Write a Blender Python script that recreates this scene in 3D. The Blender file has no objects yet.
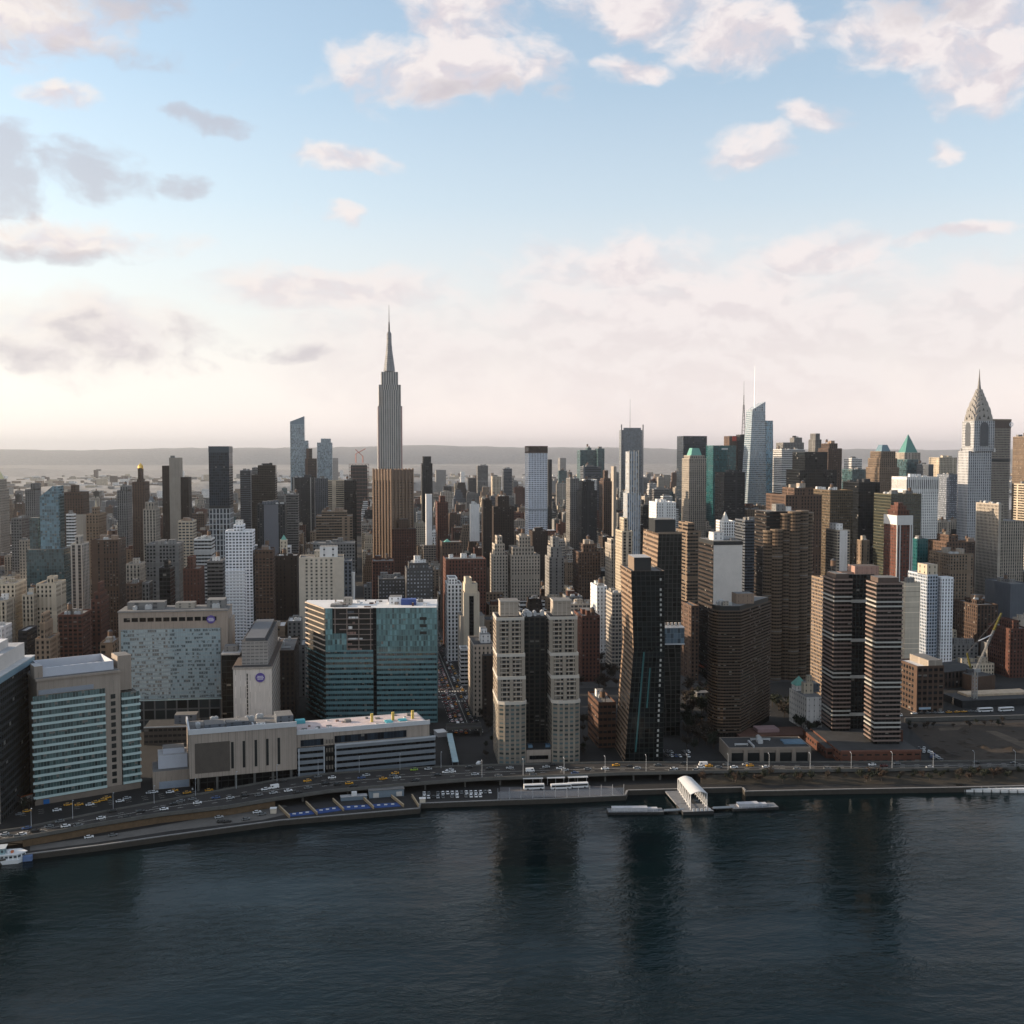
import bpy, bmesh, math, random
from mathutils import Vector
R = math.radians
rnd = random.Random(7)
sc = bpy.context.scene
col = sc.collection

# ------------------------------------------------------------------ camera
# the frame is the street grid of the town: X runs along the avenues, Y runs along the streets away from the river
CAM = Vector((-106.4, -865.5, 197.0)); YAW = 0.1394; PITCH = 0.0533; FOC = 1092.0
cam_data = bpy.data.cameras.new('camera'); cam = bpy.data.objects.new('camera', cam_data); col.objects.link(cam)
cam.location = CAM
cam.rotation_euler = (math.pi/2 - PITCH, 0, -YAW)
cam_data.sensor_width = 36; cam_data.lens = 36*FOC/1024; cam_data.clip_start = 1; cam_data.clip_end = 80000
sc.camera = cam
FWD = Vector((math.sin(YAW)*math.cos(PITCH), math.cos(YAW)*math.cos(PITCH), -math.sin(PITCH)))
RGT = Vector((math.cos(YAW), -math.sin(YAW), 0)); UPV = RGT.cross(FWD)
def ray(px, py): return (FWD + RGT*((px-512)/FOC) + UPV*((512-py)/FOC))
def on_y(px, py, Y):
    d = ray(px, py); return CAM + d*((Y-CAM.y)/d.y)
def on_z(px, py, z):
    d = ray(px, py); return CAM + d*((z-CAM.z)/d.z)
def on_x(px, py, X):
    d = ray(px, py); return CAM + d*((X-CAM.x)/d.x)
def px_of(p):
    d = Vector(p)-CAM; w = d.dot(FWD)
    return 512+FOC*d.dot(RGT)/w, 512-FOC*d.dot(UPV)/w

# ------------------------------------------------------------------ daylight
SUN_EL, SUN_AZ = R(14.5), R(-74)          # azimuth from +Y towards +X
SUN_DIR = Vector((math.sin(SUN_AZ)*math.cos(SUN_EL), math.cos(SUN_AZ)*math.cos(SUN_EL), math.sin(SUN_EL)))
sun_d = bpy.data.lights.new('sun', 'SUN'); sun_d.energy = 5.0; sun_d.angle = R(0.6); sun_d.color = (1.0, 0.79, 0.57)
sun = bpy.data.objects.new('sun', sun_d); col.objects.link(sun)
sun.rotation_euler = (-SUN_DIR).to_track_quat('-Z', 'Y').to_euler()
sc.view_settings.view_transform = 'Standard'; sc.view_settings.look = 'None'
sc.view_settings.exposure = 0.7; sc.view_settings.gamma = 1.0; sc.view_settings.use_curve_mapping = False
sc.cycles.use_denoising = True
sc.cycles.max_bounces = 5; sc.cycles.diffuse_bounces = 2; sc.cycles.glossy_bounces = 3; sc.cycles.volume_bounces = 0
sc.cycles.caustics_reflective = False; sc.cycles.caustics_refractive = False
sc.cycles.sample_clamp_indirect = 4

class NT:
    """small helper to wire node trees"""
    def __init__(s, tree): s.t = tree; s.n = tree.nodes; s.l = tree.links
    def new(s, typ, **kw):
        n = s.n.new(typ)
        for k, v in kw.items(): setattr(n, k, v)
        return n
    def put(s, sock, v):
        if isinstance(v, bpy.types.NodeSocket): s.l.new(v, sock)
        elif v is not None: sock.default_value = v
    def m(s, op, a, b=None, c=None, clamp=False):
        n = s.new('ShaderNodeMath', operation=op, use_clamp=clamp)
        for i, v in enumerate((a, b, c)): s.put(n.inputs[i], v)
        return n.outputs[0]
    def vm(s, op, a, b=None, out=0):
        n = s.new('ShaderNodeVectorMath', operation=op); s.put(n.inputs[0], a); s.put(n.inputs[1], b)
        return n.outputs['Value' if op in ('DOT_PRODUCT', 'LENGTH') else 0]
    def mix(s, f, a, b, mode='MIX'):
        n = s.new('ShaderNodeMix', data_type='RGBA', blend_type=mode)
        s.put(n.inputs[0], f); s.put(n.inputs[6], a); s.put(n.inputs[7], b); return n.outputs[2]
    def noise(s, vec, scale, detail=4, rough=.55, dims='3D'):
        n = s.new('ShaderNodeTexNoise', noise_dimensions=dims); s.put(n.inputs['Vector'], vec)
        n.inputs['Scale'].default_value = scale; n.inputs['Detail'].default_value = detail; n.inputs['Roughness'].default_value = rough
        return n
    def step(s, v, a, b):
        n = s.new('ShaderNodeMapRange', interpolation_type='SMOOTHSTEP'); s.put(n.inputs[0], v)
        s.put(n.inputs[1], a); s.put(n.inputs[2], b); return n.outputs[0]

def c4(c): return (c[0], c[1], c[2], 1)

def build_world():
    w = bpy.data.worlds.new('World'); sc.world = w; w.use_nodes = True
    w.cycles.sampling_method = 'MANUAL'; w.cycles.sample_map_resolution = 512
    T = NT(w.node_tree); T.n.clear()
    out = T.new('ShaderNodeOutputWorld'); bg = T.new('ShaderNodeBackground'); T.l.new(bg.outputs[0], out.inputs[0])
    bg.inputs['Strength'].default_value = 0.0935
    sky = T.new('ShaderNodeTexSky', sky_type='NISHITA'); sky.sun_disc = False
    sky.sun_elevation = SUN_EL; sky.sun_rotation = SUN_AZ; sky.air_density = 1.0; sky.dust_density = 1.2; sky.ozone_density = 1.6; sky.altitude = 200
    tc = T.new('ShaderNodeTexCoord'); d = tc.outputs['Generated']
    # bearing (deg, from the street axis swung by the look-out direction) and elevation (deg)
    fx = T.vm('DOT_PRODUCT', d, (math.sin(YAW), math.cos(YAW), 0)); rx = T.vm('DOT_PRODUCT', d, (math.cos(YAW), -math.sin(YAW), 0))
    sep = T.new('ShaderNodeSeparateXYZ'); T.put(sep.inputs[0], d)
    el = T.m('MULTIPLY', T.m('ARCSINE', sep.outputs[2]), 180/math.pi)
    az = T.m('MULTIPLY', T.m('ARCTAN2', rx, fx), 180/math.pi)
    comb = T.new('ShaderNodeCombineXYZ'); T.put(comb.inputs[0], az); T.put(comb.inputs[1], T.m('MULTIPLY', el, 1.7))
    ae = comb.outputs[0]
    def warped(v, sc, amt, det):
        w_ = T.noise(v, sc, det, .55); k = T.vm('SCALE', T.vm('SUBTRACT', w_.outputs['Color'], (.5, .5, .5))); k.node.inputs['Scale'].default_value = amt
        return T.vm('ADD', v, k)
    warp = warped(warped(ae, .13, 4.2, 4), .6, 1.1, 5)
    fine = T.noise(warp, .40, 7, .55).outputs['Fac']
    fine_b = T.noise(T.vm('ADD', warp, (-.55, .75, 0)), .42, 5, .55).outputs['Fac']
    wsep = T.new('ShaderNodeSeparateXYZ'); T.put(wsep.inputs[0], warp)
    waz, wel = wsep.outputs[0], T.m('MULTIPLY', wsep.outputs[1], 1/1.7)
    def blob(px, py, hx, hy, k=1.0, slant=0.0):
        a0 = math.degrees(math.atan((px-512)/FOC)); e0 = math.degrees(math.atan((453.7-py)/FOC*math.cos(R(a0))))
        s = 57.3/FOC
        dx = T.m('MULTIPLY', T.m('SUBTRACT', waz, a0), 1/(hx*s)); dy = T.m('MULTIPLY', T.m('SUBTRACT', wel, e0), 1/(hy*s))
        if slant: dy = T.m('MULTIPLY_ADD', dx, slant, dy)
        r2 = T.m('MULTIPLY_ADD', dx, dx, T.m('MULTIPLY', dy, dy))
        return T.m('MULTIPLY', T.m('SUBTRACT', 1.0, r2), k), dy
    def union(lst):
        o = None; b = None
        for v, dy in lst:
            if o is None: o, b = v, dy
            else:
                g = T.m('GREATER_THAN', v, o)
                mx = T.new('ShaderNodeMix', data_type='FLOAT'); T.put(mx.inputs[0], g); T.put(mx.inputs[2], b); T.put(mx.inputs[3], dy)
                b = mx.outputs[0]; o = T.m('MAXIMUM', v, o)
        return o, b
    puffs = [blob(*a) for a in CLOUDS]
    o, dyc = union(puffs)
    o = T.m('MAXIMUM', o, -1.0)
    # elsewhere in the sky, clouds of the same kind
    far = T.m('ABSOLUTE', az)
    n2 = T.noise(warp, .045, 5, .55).outputs['Fac']
    wild = T.m('MULTIPLY', T.m('SUBTRACT', n2, .5), 5.0)
    wmask = T.m('MAXIMUM', T.step(far, 27, 36), T.step(el, 25, 32))
    o2 = T.m('MAXIMUM', o, T.m('SUBTRACT', T.m('MULTIPLY', T.m('ADD', wild, 1.0), wmask), 1.0))
    dens = T.m('ADD', o2, T.m('MULTIPLY', T.m('SUBTRACT', fine, .5), T.m('MULTIPLY_ADD', T.step(el, 5, 13), 1.9, 1.7)))
    alpha = T.step(dens, -.45, 1.12)
    # grey clouds
    og, _ = union([blob(*a) for a in GREYS]); og = T.m('MAXIMUM', og, -1.0)
    ga = T.step(T.m('ADD', og, T.m('MULTIPLY', T.m('SUBTRACT', fine, .5), 4.2)), -.3, 1.1)
    # thin veil towards the horizon
    ramp = T.new('ShaderNodeValToRGB'); T.put(ramp.inputs[0], T.m('MULTIPLY', el, 1/30))
    cr = ramp.color_ramp; cr.elements[0].position = 0; cr.elements[1].position = 1
    stops = [(0, .93), (.13, .86), (.30, .60), (.42, .34), (.6, .17), (1, .06)]
    cr.elements[0].color = (stops[0][1],)*3+(1,); cr.elements[1].color = (stops[-1][1],)*3+(1,)
    for p, v in stops[1:-1]: e = cr.elements.new(p); e.color = (v, v, v, 1)
    veil = ramp.outputs[0]
    side = T.step(az, -34, 6)
    east = T.step(T.m('ABSOLUTE', az), 40, 130)
    away = T.m('MAXIMUM', east, T.step(el, 27, 60))
    vcol = T.mix(side, c4((6.55, 6.15, 5.85)), c4((6.2, 5.5, 5.4)))
    glow = T.mix(T.step(el, 1.0, 8.0), c4((1.22, 1.2, 1.2)), c4((1, 1, 1)))
    vcol = T.mix(1.0, vcol, glow, 'MULTIPLY')
    vcol = T.mix(east, vcol, c4((6.2, 5.85, 5.8)))
    base = T.mix(1.0, sky.outputs[0], c4(SKY_TINT), 'MULTIPLY')
    base = T.mix(1.0, base, T.mix(away, c4((1, 1, 1)), c4((1.35, 1.24, 1.16))), 'MULTIPLY')
    lit = T.mix(side, c4((6.4, 5.8, 5.4)), c4((6.3, 5.75, 5.65)))
    shade = T.mix(T.step(el, 3, 14), c4((5.75, 5.15, 5.1)), c4((5.1, 4.6, 4.8)))
    cc = T.mix(T.step(T.m('ADD', T.m('MULTIPLY', dyc, .55), T.m('MULTIPLY', T.m('SUBTRACT', fine, fine_b), 5.0)), -.75, .55), shade, lit)
    cc = T.mix(away, cc, c4((6.0, 5.6, 5.5)))
    v = T.mix(veil, base, vcol)
    v = T.mix(T.m('MULTIPLY', alpha, T.m('MULTIPLY_ADD', T.step(el, 2, 9), .33, .60)), v, cc)
    v = T.mix(T.m('MULTIPLY', ga, .60), v, c4((3.5, 3.25, 3.6)))
    low = T.step(el, -.5, -3)
    v = T.mix(low, v, c4((.8, .8, .85)))
    T.l.new(v, bg.inputs['Color'])
SKY_TINT = (1.9, 1.88, 1.7)
CLOUDS = [  # bearings and heights of the clouds, given as they are seen from the look-out
    (30, 20, 95, 40), (70, 102, 34, 12), (345, 160, 48, 13, .9, .15), (357, 216, 18, 11), (450, 78, 125, 34, 1.1), (462, 24, 68, 36, 1.1),
    (630, 77, 38, 16, 1, .35), (640, 8, 90, 34, 1.1, .3), (725, 40, 85, 30, 1.1, .25), (905, 40, 85, 30, 1.1, .3), (975, 66, 75, 44, 1.2, .1), (1000, 15, 80, 40),
    (752, 150, 36, 22, .9), (805, 121, 28, 14, .9, .3), (932, 153, 16, 13, .8), (60, 236, 105, 16, .9), (700, 340, 250, 92, 1.3, .0), (610, 270, 95, 34), (815, 255, 60, 24),
    (330, 292, 125, 26), (90, 335, 120, 40), (950, 240, 60, 8), (420, 350, 160, 60, .8), (960, 330, 140, 60, .9)]
GREYS = [(10, 175, 40, 42, 1.1), (85, 172, 75, 24, 1, .2), (180, 182, 28, 14, 1), (215, 124, 48, 9, .8, .3), (30, 250, 90, 8, .6), (110, 350, 120, 20, .35), (270, 356, 48, 7, .55), (60, 55, 90, 14, .5),
         (110, 10, 60, 30, .6), (930, 8, 60, 20, .5), (470, 100, 80, 9, .4)]
build_world()
# ------------------------------------------------------------------ materials
MATS = {}
def plain(key, rgb, rough=.8, metal=0.0, var=.18, nscale=.25, spec=.35, bump=0.0):
    if key in MATS: return MATS[key]
    m = bpy.data.materials.new(key); m.use_nodes = True; T = NT(m.node_tree); b = T.n['Principled BSDF']
    tc = T.new('ShaderNodeTexCoord'); oi = T.new('ShaderNodeObjectInfo')
    off = T.vm('ADD', tc.outputs['Object'], T.vm('SCALE', (37., 91., 13.))); off.node.inputs[1].links[0].from_node.inputs['Scale'].default_value = 1
    T.put(off.node.inputs[1].links[0].from_node.inputs['Scale'], oi.outputs['Random'])
    n = T.noise(off, nscale, 5, .65).outputs['Fac']; n2 = T.noise(off, nscale*9, 3, .6).outputs['Fac']
    f = T.m('ADD', T.m('MULTIPLY', T.m('SUBTRACT', n, .5), var*3), T.m('MULTIPLY', T.m('SUBTRACT', n2, .5), var*1.6))
    g = T.m('ADD', 1.0, f); sc_ = T.vm('SCALE', rgb); T.put(sc_.node.inputs['Scale'], g)
    T.put(b.inputs['Base Color'], sc_); b.inputs['Roughness'].default_value = rough; b.inputs['Metallic'].default_value = metal
    b.inputs['Specular IOR Level'].default_value = spec
    if bump:
        bp = T.new('ShaderNodeBump'); bp.inputs['Strength'].default_value = bump; T.put(bp.inputs['Height'], n2); T.put(b.inputs['Normal'], bp.outputs[0])
    MATS[key] = m; return m

def facade(key, wall, glass=(.03, .035, .04), ww=.5, wh=.55, span=None, blind=.11, rough=.12, jit=.16, gspec=.16, wrough=.85, mot=None, vary=0.0):
    """wall with a grid of windows; the UVs count window bays and storeys"""
    if key in MATS: return MATS[key]
    m = bpy.data.materials.new(key); m.use_nodes = True; T = NT(m.node_tree); b = T.n['Principled BSDF']
    uv = T.new('ShaderNodeTexCoord').outputs['UV']; tco = T.new('ShaderNodeTexCoord').outputs['Object']
    oi = T.new('ShaderNodeObjectInfo').outputs['Random']
    sp = T.new('ShaderNodeSeparateXYZ'); T.put(sp.inputs[0], uv)
    fu, fv = T.m('FRACT', sp.outputs[0]), T.m('FRACT', sp.outputs[1])
    mx = T.m('LESS_THAN', T.m('ABSOLUTE', T.m('SUBTRACT', fu, .5)), ww/2)
    my = T.m('LESS_THAN', T.m('ABSOLUTE', T.m('SUBTRACT', fv, .52)), wh/2)
    if vary:      # blind bays and plant floors break the grid
        f1 = T.new('ShaderNodeTexWhiteNoise', noise_dimensions='2D'); k1 = T.new('ShaderNodeCombineXYZ'); T.put(k1.inputs[0], T.m('FLOOR', sp.outputs[0])); T.put(k1.inputs[1], T.m('MULTIPLY', oi, 51.0)); T.put(f1.inputs['Vector'], k1.outputs[0])
        f2 = T.new('ShaderNodeTexWhiteNoise', noise_dimensions='2D'); k2 = T.new('ShaderNodeCombineXYZ'); T.put(k2.inputs[0], T.m('FLOOR', sp.outputs[1])); T.put(k2.inputs[1], T.m('MULTIPLY', oi, 83.0)); T.put(f2.inputs['Vector'], k2.outputs[0])
        mx = T.m('MULTIPLY', mx, T.m('GREATER_THAN', f1.outputs['Value'], vary)); my = T.m('MULTIPLY', my, T.m('GREATER_THAN', f2.outputs['Value'], vary*.6))
    cell = T.vm('FLOOR', uv); cs = T.new('ShaderNodeCombineXYZ'); T.put(cs.inputs[2], T.m('MULTIPLY', oi, 97.0))
    wn = T.new('ShaderNodeTexWhiteNoise', noise_dimensions='3D'); T.put(wn.inputs['Vector'], T.vm('ADD', cell, cs.outputs[0]))
    rv = wn.outputs['Value']; ws = T.new('ShaderNodeSeparateXYZ'); T.put(ws.inputs[0], wn.outputs['Color'])
    gl = T.vm('SCALE', glass); T.put(gl.node.inputs['Scale'], T.m('MULTIPLY_ADD', rv, 1.5, .35))
    if mot:
        T.put(gl.node.inputs['Scale'], T.m('MULTIPLY_ADD', T.m('GREATER_THAN', T.m('MULTIPLY_ADD', T.noise(T.vm('MULTIPLY', uv, (.35, 1.0, 1.0)), 1.0, 2, .6).outputs['Fac'], .8, T.m('MULTIPLY', rv, .45)), .56), mot, T.m('MULTIPLY_ADD', rv, .3, .5)))
    bl = T.m('LESS_THAN', ws.outputs[1], blind)
    low = T.m('GREATER_THAN', fv, T.m('MULTIPLY_ADD', ws.outputs[2], .5, .3))
    bmask = T.m('MULTIPLY', bl, low)
    gcol = T.mix(bmask, gl, c4((.15, .14, .125)))
    nz = T.noise(tco, .045, 5, .6).outputs['Fac']; st = T.new('ShaderNodeMapping'); T.put(st.inputs['Vector'], tco); st.inputs['Scale'].default_value = (1, 1, .12)
    nz2 = T.noise(st.outputs[0], .5, 4, .6).outputs['Fac']
    k = T.m('ADD', T.m('MULTIPLY', T.m('SUBTRACT', nz, .5), .5), T.m('MULTIPLY', T.m('SUBTRACT', nz2, .5), .45))
    k = T.m('ADD', T.m('ADD', 1.0, k), T.m('MULTIPLY', T.m('SUBTRACT', oi, .5), 2*jit))
    if vary: k = T.m('ADD', k, T.m('MULTIPLY', T.m('SUBTRACT', f2.outputs['Value'], .5), .22))
    wl = T.vm('SCALE', wall); T.put(wl.node.inputs['Scale'], k)
    if span is None: span = tuple(x*.8 for x in wall)
    spn = T.vm('SCALE', span); T.put(spn.node.inputs['Scale'], k)
    inner = T.mix(my, spn, gcol); c = T.mix(mx, wl, inner)
    T.put(b.inputs['Base Color'], c)
    gm = T.m('MULTIPLY', mx, my)
    gm2 = T.m('MULTIPLY', gm, T.m('SUBTRACT', 1.0, T.m('MULTIPLY', bmask, .7)))
    T.put(b.inputs['Roughness'], T.m('MULTIPLY_ADD', gm2, rough-wrough, wrough))
    T.put(b.inputs['Specular IOR Level'], T.m('MULTIPLY_ADD', gm2, gspec-.25, .25))
    # panes are never quite in one plane
    bp = T.new('ShaderNodeBump'); bp.inputs['Strength'].default_value = .25; bp.inputs['Distance'].default_value = .3
    T.put(bp.inputs['Height'], T.m('MULTIPLY', gm, -1.0)); T.put(b.inputs['Normal'], bp.outputs[0])
    MATS[key] = m; return m

# wall colours
WALL = dict(brown=(.088, .056, .041), dkbrown=(.036, .025, .020), brick=(.098, .043, .031), tan=(.215, .158, .113), beige=(.36, .30, .235), cream=(.47, .40, .31),
            grey=(.19, .185, .18), dkgrey=(.032, .033, .036), white=(.70, .69, .68), stone=(.335, .295, .25), pink=(.28, .18, .15), slate=(.105, .117, .137))
def F(style, wall):
    """style of windows on a wall of a named colour"""
    k = wall + '_' + style; w = WALL[wall]; d = tuple(x*.55 for x in w); dk = (.009, .011, .013)
    if style == 'punched': return facade(k, w, dk, .46, .52, vary=.1)
    if style == 'paired': return facade(k, w, dk, .66, .5, vary=.1)
    if style == 'sparse': return facade(k, w, dk, .3, .45, vary=.1)
    if style == 'piers': return facade(k, w, dk, .48, .6, span=d, vary=.05)
    if style == 'ribbon': return facade(k, w, dk, .96, .48, vary=.05)
    if style == 'balcony': return facade(k, w, (.05, .05, .055), .74, .62, span=tuple(x*1.05 for x in w))
    if style == 'blank': return facade(k, w, dk, .02, .3)
    if style == 'fine': return facade(k, w, dk, .5, .62, blind=.2, vary=.07)
GL = dict(teal=((.07, .12, .125), (.03, .058, .065)), blue=((.16, .22, .27), (.07, .105, .14)), black=((.014, .015, .017), (.006, .007, .008)), bronze=((.045, .033, .024), (.012, .010, .008)),
          green=((.018, .09, .095), (.008, .05, .056)), navy=((.032, .043, .058), (.013, .019, .027)), pale=((.30, .37, .41), (.14, .18, .21)))
def G(tone, ww=.88, wh=.7):
    fr, gl = GL[tone]
    return facade('%s_glazing_%d_%d' % (tone, ww*100, wh*100), fr, gl, ww, wh, span=tuple(x*.8 for x in fr), blind=.03, rough=.06, jit=.08, gspec=.12 if tone in ('black', 'bronze', 'navy') else .4, wrough=.35)
ROOF = {}
def roof_mat(k):
    return {'tar': plain('roof_tar', (.04, .04, .041), .9, var=.35, nscale=.12), 'grey': plain('roof_gravel', (.14, .137, .134), .95, var=.3, nscale=.15),
            'pale': plain('roof_pale', (.34, .34, .345), .85, var=.25, nscale=.1), 'white': plain('roof_white', (.58, .575, .57), .8, var=.18, nscale=.1),
            'brown': plain('roof_brown', (.085, .065, .055), .9, var=.3, nscale=.15)}[k]

# ------------------------------------------------------------------ meshes
class MB:
    def __init__(s): s.v = []; s.f = []; s.uv = []; s.mi = []
    def quad(s, pts, uvs=None, mi=0):
        i = len(s.v); s.v += [tuple(p) for p in pts]; s.f.append(tuple(range(i, i+len(pts))))
        s.uv.append(uvs or [(p[0]*.3, p[1]*.3) for p in pts]); s.mi.append(mi); return s
    def prism(s, poly, z0, z1, cw=3.2, fh=3.4, mi=0, top=None, bottom=False, poly1=None, vz=None, side=None):
        """walls of a footprint (counter-clockwise), bays counted in the UVs"""
        q = poly1 or poly; n = len(poly); vz = z0 if vz is None else vz
        nf = max(1, round((z1-vz)/fh)); fh = (z1-vz)/nf if z1 > vz else fh
        for i in range(n):
            a, b = poly[i], poly[(i+1) % n]; c, d = q[(i+1) % n], q[i]
            L = math.hypot(b[0]-a[0], b[1]-a[1]); nb = max(1, round(L/cw))
            if L < cw*.6: nb = 0
            v0, v1 = (z0-vz)/fh, (z1-vz)/fh
            s.quad([(a[0], a[1], z0), (b[0], b[1], z0), (c[0], c[1], z1), (d[0], d[1], z1)], [(0, v0), (nb, v0), (nb, v1), (0, v1)], mi if side is None or abs(b[0]-a[0]) > abs(b[1]-a[1]) else side)
        if top is not None: s.quad([(p[0], p[1], z1) for p in q], None, top)
        if bottom: s.quad([(p[0], p[1], z0) for p in reversed(poly)], None, mi)
        return s
    def box(s, x0, x1, y0, y1, z0, z1, cw=3.2, fh=3.4, mi=0, top=0, bottom=True, vz=None):
        return s.prism([(x0, y0), (x1, y0), (x1, y1), (x0, y1)], z0, z1, cw, fh, mi, top, bottom, vz=vz)
    def cyl(s, x, y, z0, z1, r0, r1=None, n=10, mi=0, cap=True):
        r1 = r0 if r1 is None else r1
        p = [(x+r0*math.cos(2*math.pi*i/n), y+r0*math.sin(2*math.pi*i/n)) for i in range(n)]
        q = [(x+r1*math.cos(2*math.pi*i/n), y+r1*math.sin(2*math.pi*i/n)) for i in range(n)]
        return s.prism(p, z0, z1, 1.5, 3, mi, mi if cap and r1 > .01 else None, cap, q)
    def bar(s, a, b, r=.2, mi=0):
        a, b = Vector(a), Vector(b); d = (b-a).normalized(); u = d.orthogonal().normalized()*r; w = d.cross(u)
        o = [u+w, w-u, -u-w, u-w]
        for i in range(4):
            p, q = o[i], o[(i+1) % 4]; s.quad([a+p, a+q, b+q, b+p][::-1], [(0, 0), (0, 0), (0, 0), (0, 0)], mi)
        s.quad([a+x for x in o], None, mi); s.quad([b+x for x in reversed(o)], None, mi); return s
    def data(s, name, mats):
        me = bpy.data.meshes.new(name); me.from_pydata(s.v, [], s.f)
        lay = me.uv_layers.new(name='UVMap'); flat = [c for f in s.uv for p in f for c in p]; lay.data.foreach_set('uv', flat)
        for m in (mats if isinstance(mats, (list, tuple)) else [mats]): me.materials.append(m)
        me.polygons.foreach_set('material_index', s.mi)
        # one connected skin where faces share corners
        bm = bmesh.new(); bm.from_mesh(me); bmesh.ops.remove_doubles(bm, verts=bm.verts, dist=.002); bm.to_mesh(me); bm.free(); me.update()
        return me
    def build(s, name, mats, parent=None, loc=None):
        o = bpy.data.objects.new(name, s.data(name, mats)); col.objects.link(o)
        if parent is not None: o.parent = parent
        if loc is not None: o.location = loc
        return o

def thing(name, label, cat, loc=(0, 0, 0), rz=0.0, group=None):
    o = bpy.data.objects.new(name, None); col.objects.link(o); o.empty_display_size = 2
    o.location = loc; o.rotation_euler = (0, 0, rz); o['label'] = label; o['category'] = cat
    if group: o['group'] = group
    return o
def tag(o, label=None, cat=None, group=None, kind=None):
    for k, v in (('label', label), ('category', cat), ('group', group), ('kind', kind)):
        if v: o[k] = v
    return o
def copy_part(o, parent, loc=None, rz=None, scale=None):
    c = o.copy(); col.objects.link(c); c.parent = parent
    if loc is not None: c.location = loc
    if rz is not None: c.rotation_euler = (0, 0, rz)
    if scale is not None: c.scale = scale
    return c
def copy_tree(o, parent=None):
    c = o.copy(); col.objects.link(c); c.parent = parent
    for ch in o.children: copy_tree(ch, c)
    return c
def mesh_part(me, name, parent, loc=(0, 0, 0), rz=0, scale=(1, 1, 1)):
    o = bpy.data.objects.new(name, me); col.objects.link(o); o.parent = parent; o.location = loc; o.rotation_euler = (0, 0, rz); o.scale = scale
    return o
def inset(poly, d):
    """footprint drawn in by d metres (convex, counter-clockwise)"""
    n = len(poly); out = []
    for i in range(n):
        a, b, c = Vector(poly[i-1]), Vector(poly[i]), Vector(poly[(i+1) % n])
        e1, e2 = (b-a).normalized(), (c-b).normalized(); n1, n2 = Vector((-e1.y, e1.x)), Vector((-e2.y, e2.x))
        k = (n1+n2); k = k/max(.3, k.dot(n1)); out.append(tuple(b+k*d))
    return out
def rect(x0, x1, y0, y1): return [(x0, y0), (x1, y0), (x1, y1), (x0, y1)]

def tiers_mesh(root, tiers, fmat, rmat, cw, fh, par=1.1, facade_name='facade', side=None):
    """stacked storeys: list of (footprint, z0, z1); a parapet rings each roof"""
    w = MB(); r = MB()
    for poly, z0, z1 in tiers:
        w.prism(poly, z0, z1, cw, fh, side=1 if side else None)
        if par:
            q = inset(poly, .45)
            w.prism(poly, z1, z1+par, 1e6, 1e6); n = len(poly)
            for i in range(n):
                a, b, c, d = poly[i], poly[(i+1) % n], q[(i+1) % n], q[i]
                z = z1+par
                w.quad([(a[0], a[1], z), (b[0], b[1], z), (c[0], c[1], z), (d[0], d[1], z)], [(0, 0)]*4)
                w.quad([(d[0], d[1], z), (c[0], c[1], z), (c[0], c[1], z1), (d[0], d[1], z1)], [(0, 0)]*4)
            r.quad([(p[0], p[1], z1) for p in q])
        else: r.quad([(p[0], p[1], z1) for p in poly])
    f = w.build(facade_name, [fmat, side] if side else fmat, root); f2 = r.build('roof', rmat, root)
    return f

# small pieces shared by many roofs
def tank_mesh():
    b = MB()
    for x in (-1.3, 1.3):
        for y in (-1.3, 1.3): b.box(x-.14, x+.14, y-.14, y+.14, 0, 3.6, mi=1, top=1)
    b.box(-1.7, 1.7, -1.7, 1.7, 3.5, 3.8, mi=1, top=1); b.cyl(0, 0, 3.8, 7.6, 1.9, 1.8, 10); b.cyl(0, 0, 7.6, 9.2, 2.05, .05, 10, mi=1, cap=False)
    return b.data('water_tank', [plain('tank_wood', (.13, .085, .06), .9, var=.3, nscale=.8), plain('dark_metal', (.06, .06, .065), .6)])
TANK = tank_mesh()
def unit_mesh():
    b = MB(); b.box(-2.2, 2.2, -1.3, 1.3, .3, 2.1); b.cyl(-1, 0, 2.1, 2.5, .8, .8, 8); b.cyl(1, 0, 2.1, 2.5, .8, .8, 8); b.box(-2.3, 2.3, -1.0, 1.0, 0, .3)
    return b.data('rooftop_unit', plain('unit_metal', (.42, .43, .44), .5, .3, var=.2))
UNIT = unit_mesh()
PENT = {}
def pent_mesh(wall):
    if wall not in PENT:
        b = MB(); b.prism(rect(-.5, .5, -.5, .5), 0, 1, .5, .5); b.quad([(-.5, -.5, 1), (.5, -.5, 1), (.5, .5, 1), (-.5, .5, 1)], None, 1)
        PENT[wall] = b.data('penthouse', [facade('penthouse_'+wall, WALL[wall], ww=.22, wh=.3, blind=0), roof_mat('grey')])
    return PENT[wall]
def penthouse(root, wall, x0, x1, y0, y1, z0, z1, name='penthouse'):
    return mesh_part(pent_mesh(wall), name, root, ((x0+x1)/2, (y0+y1)/2, z0), 0, (x1-x0, y1-y0, z1-z0))
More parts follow.
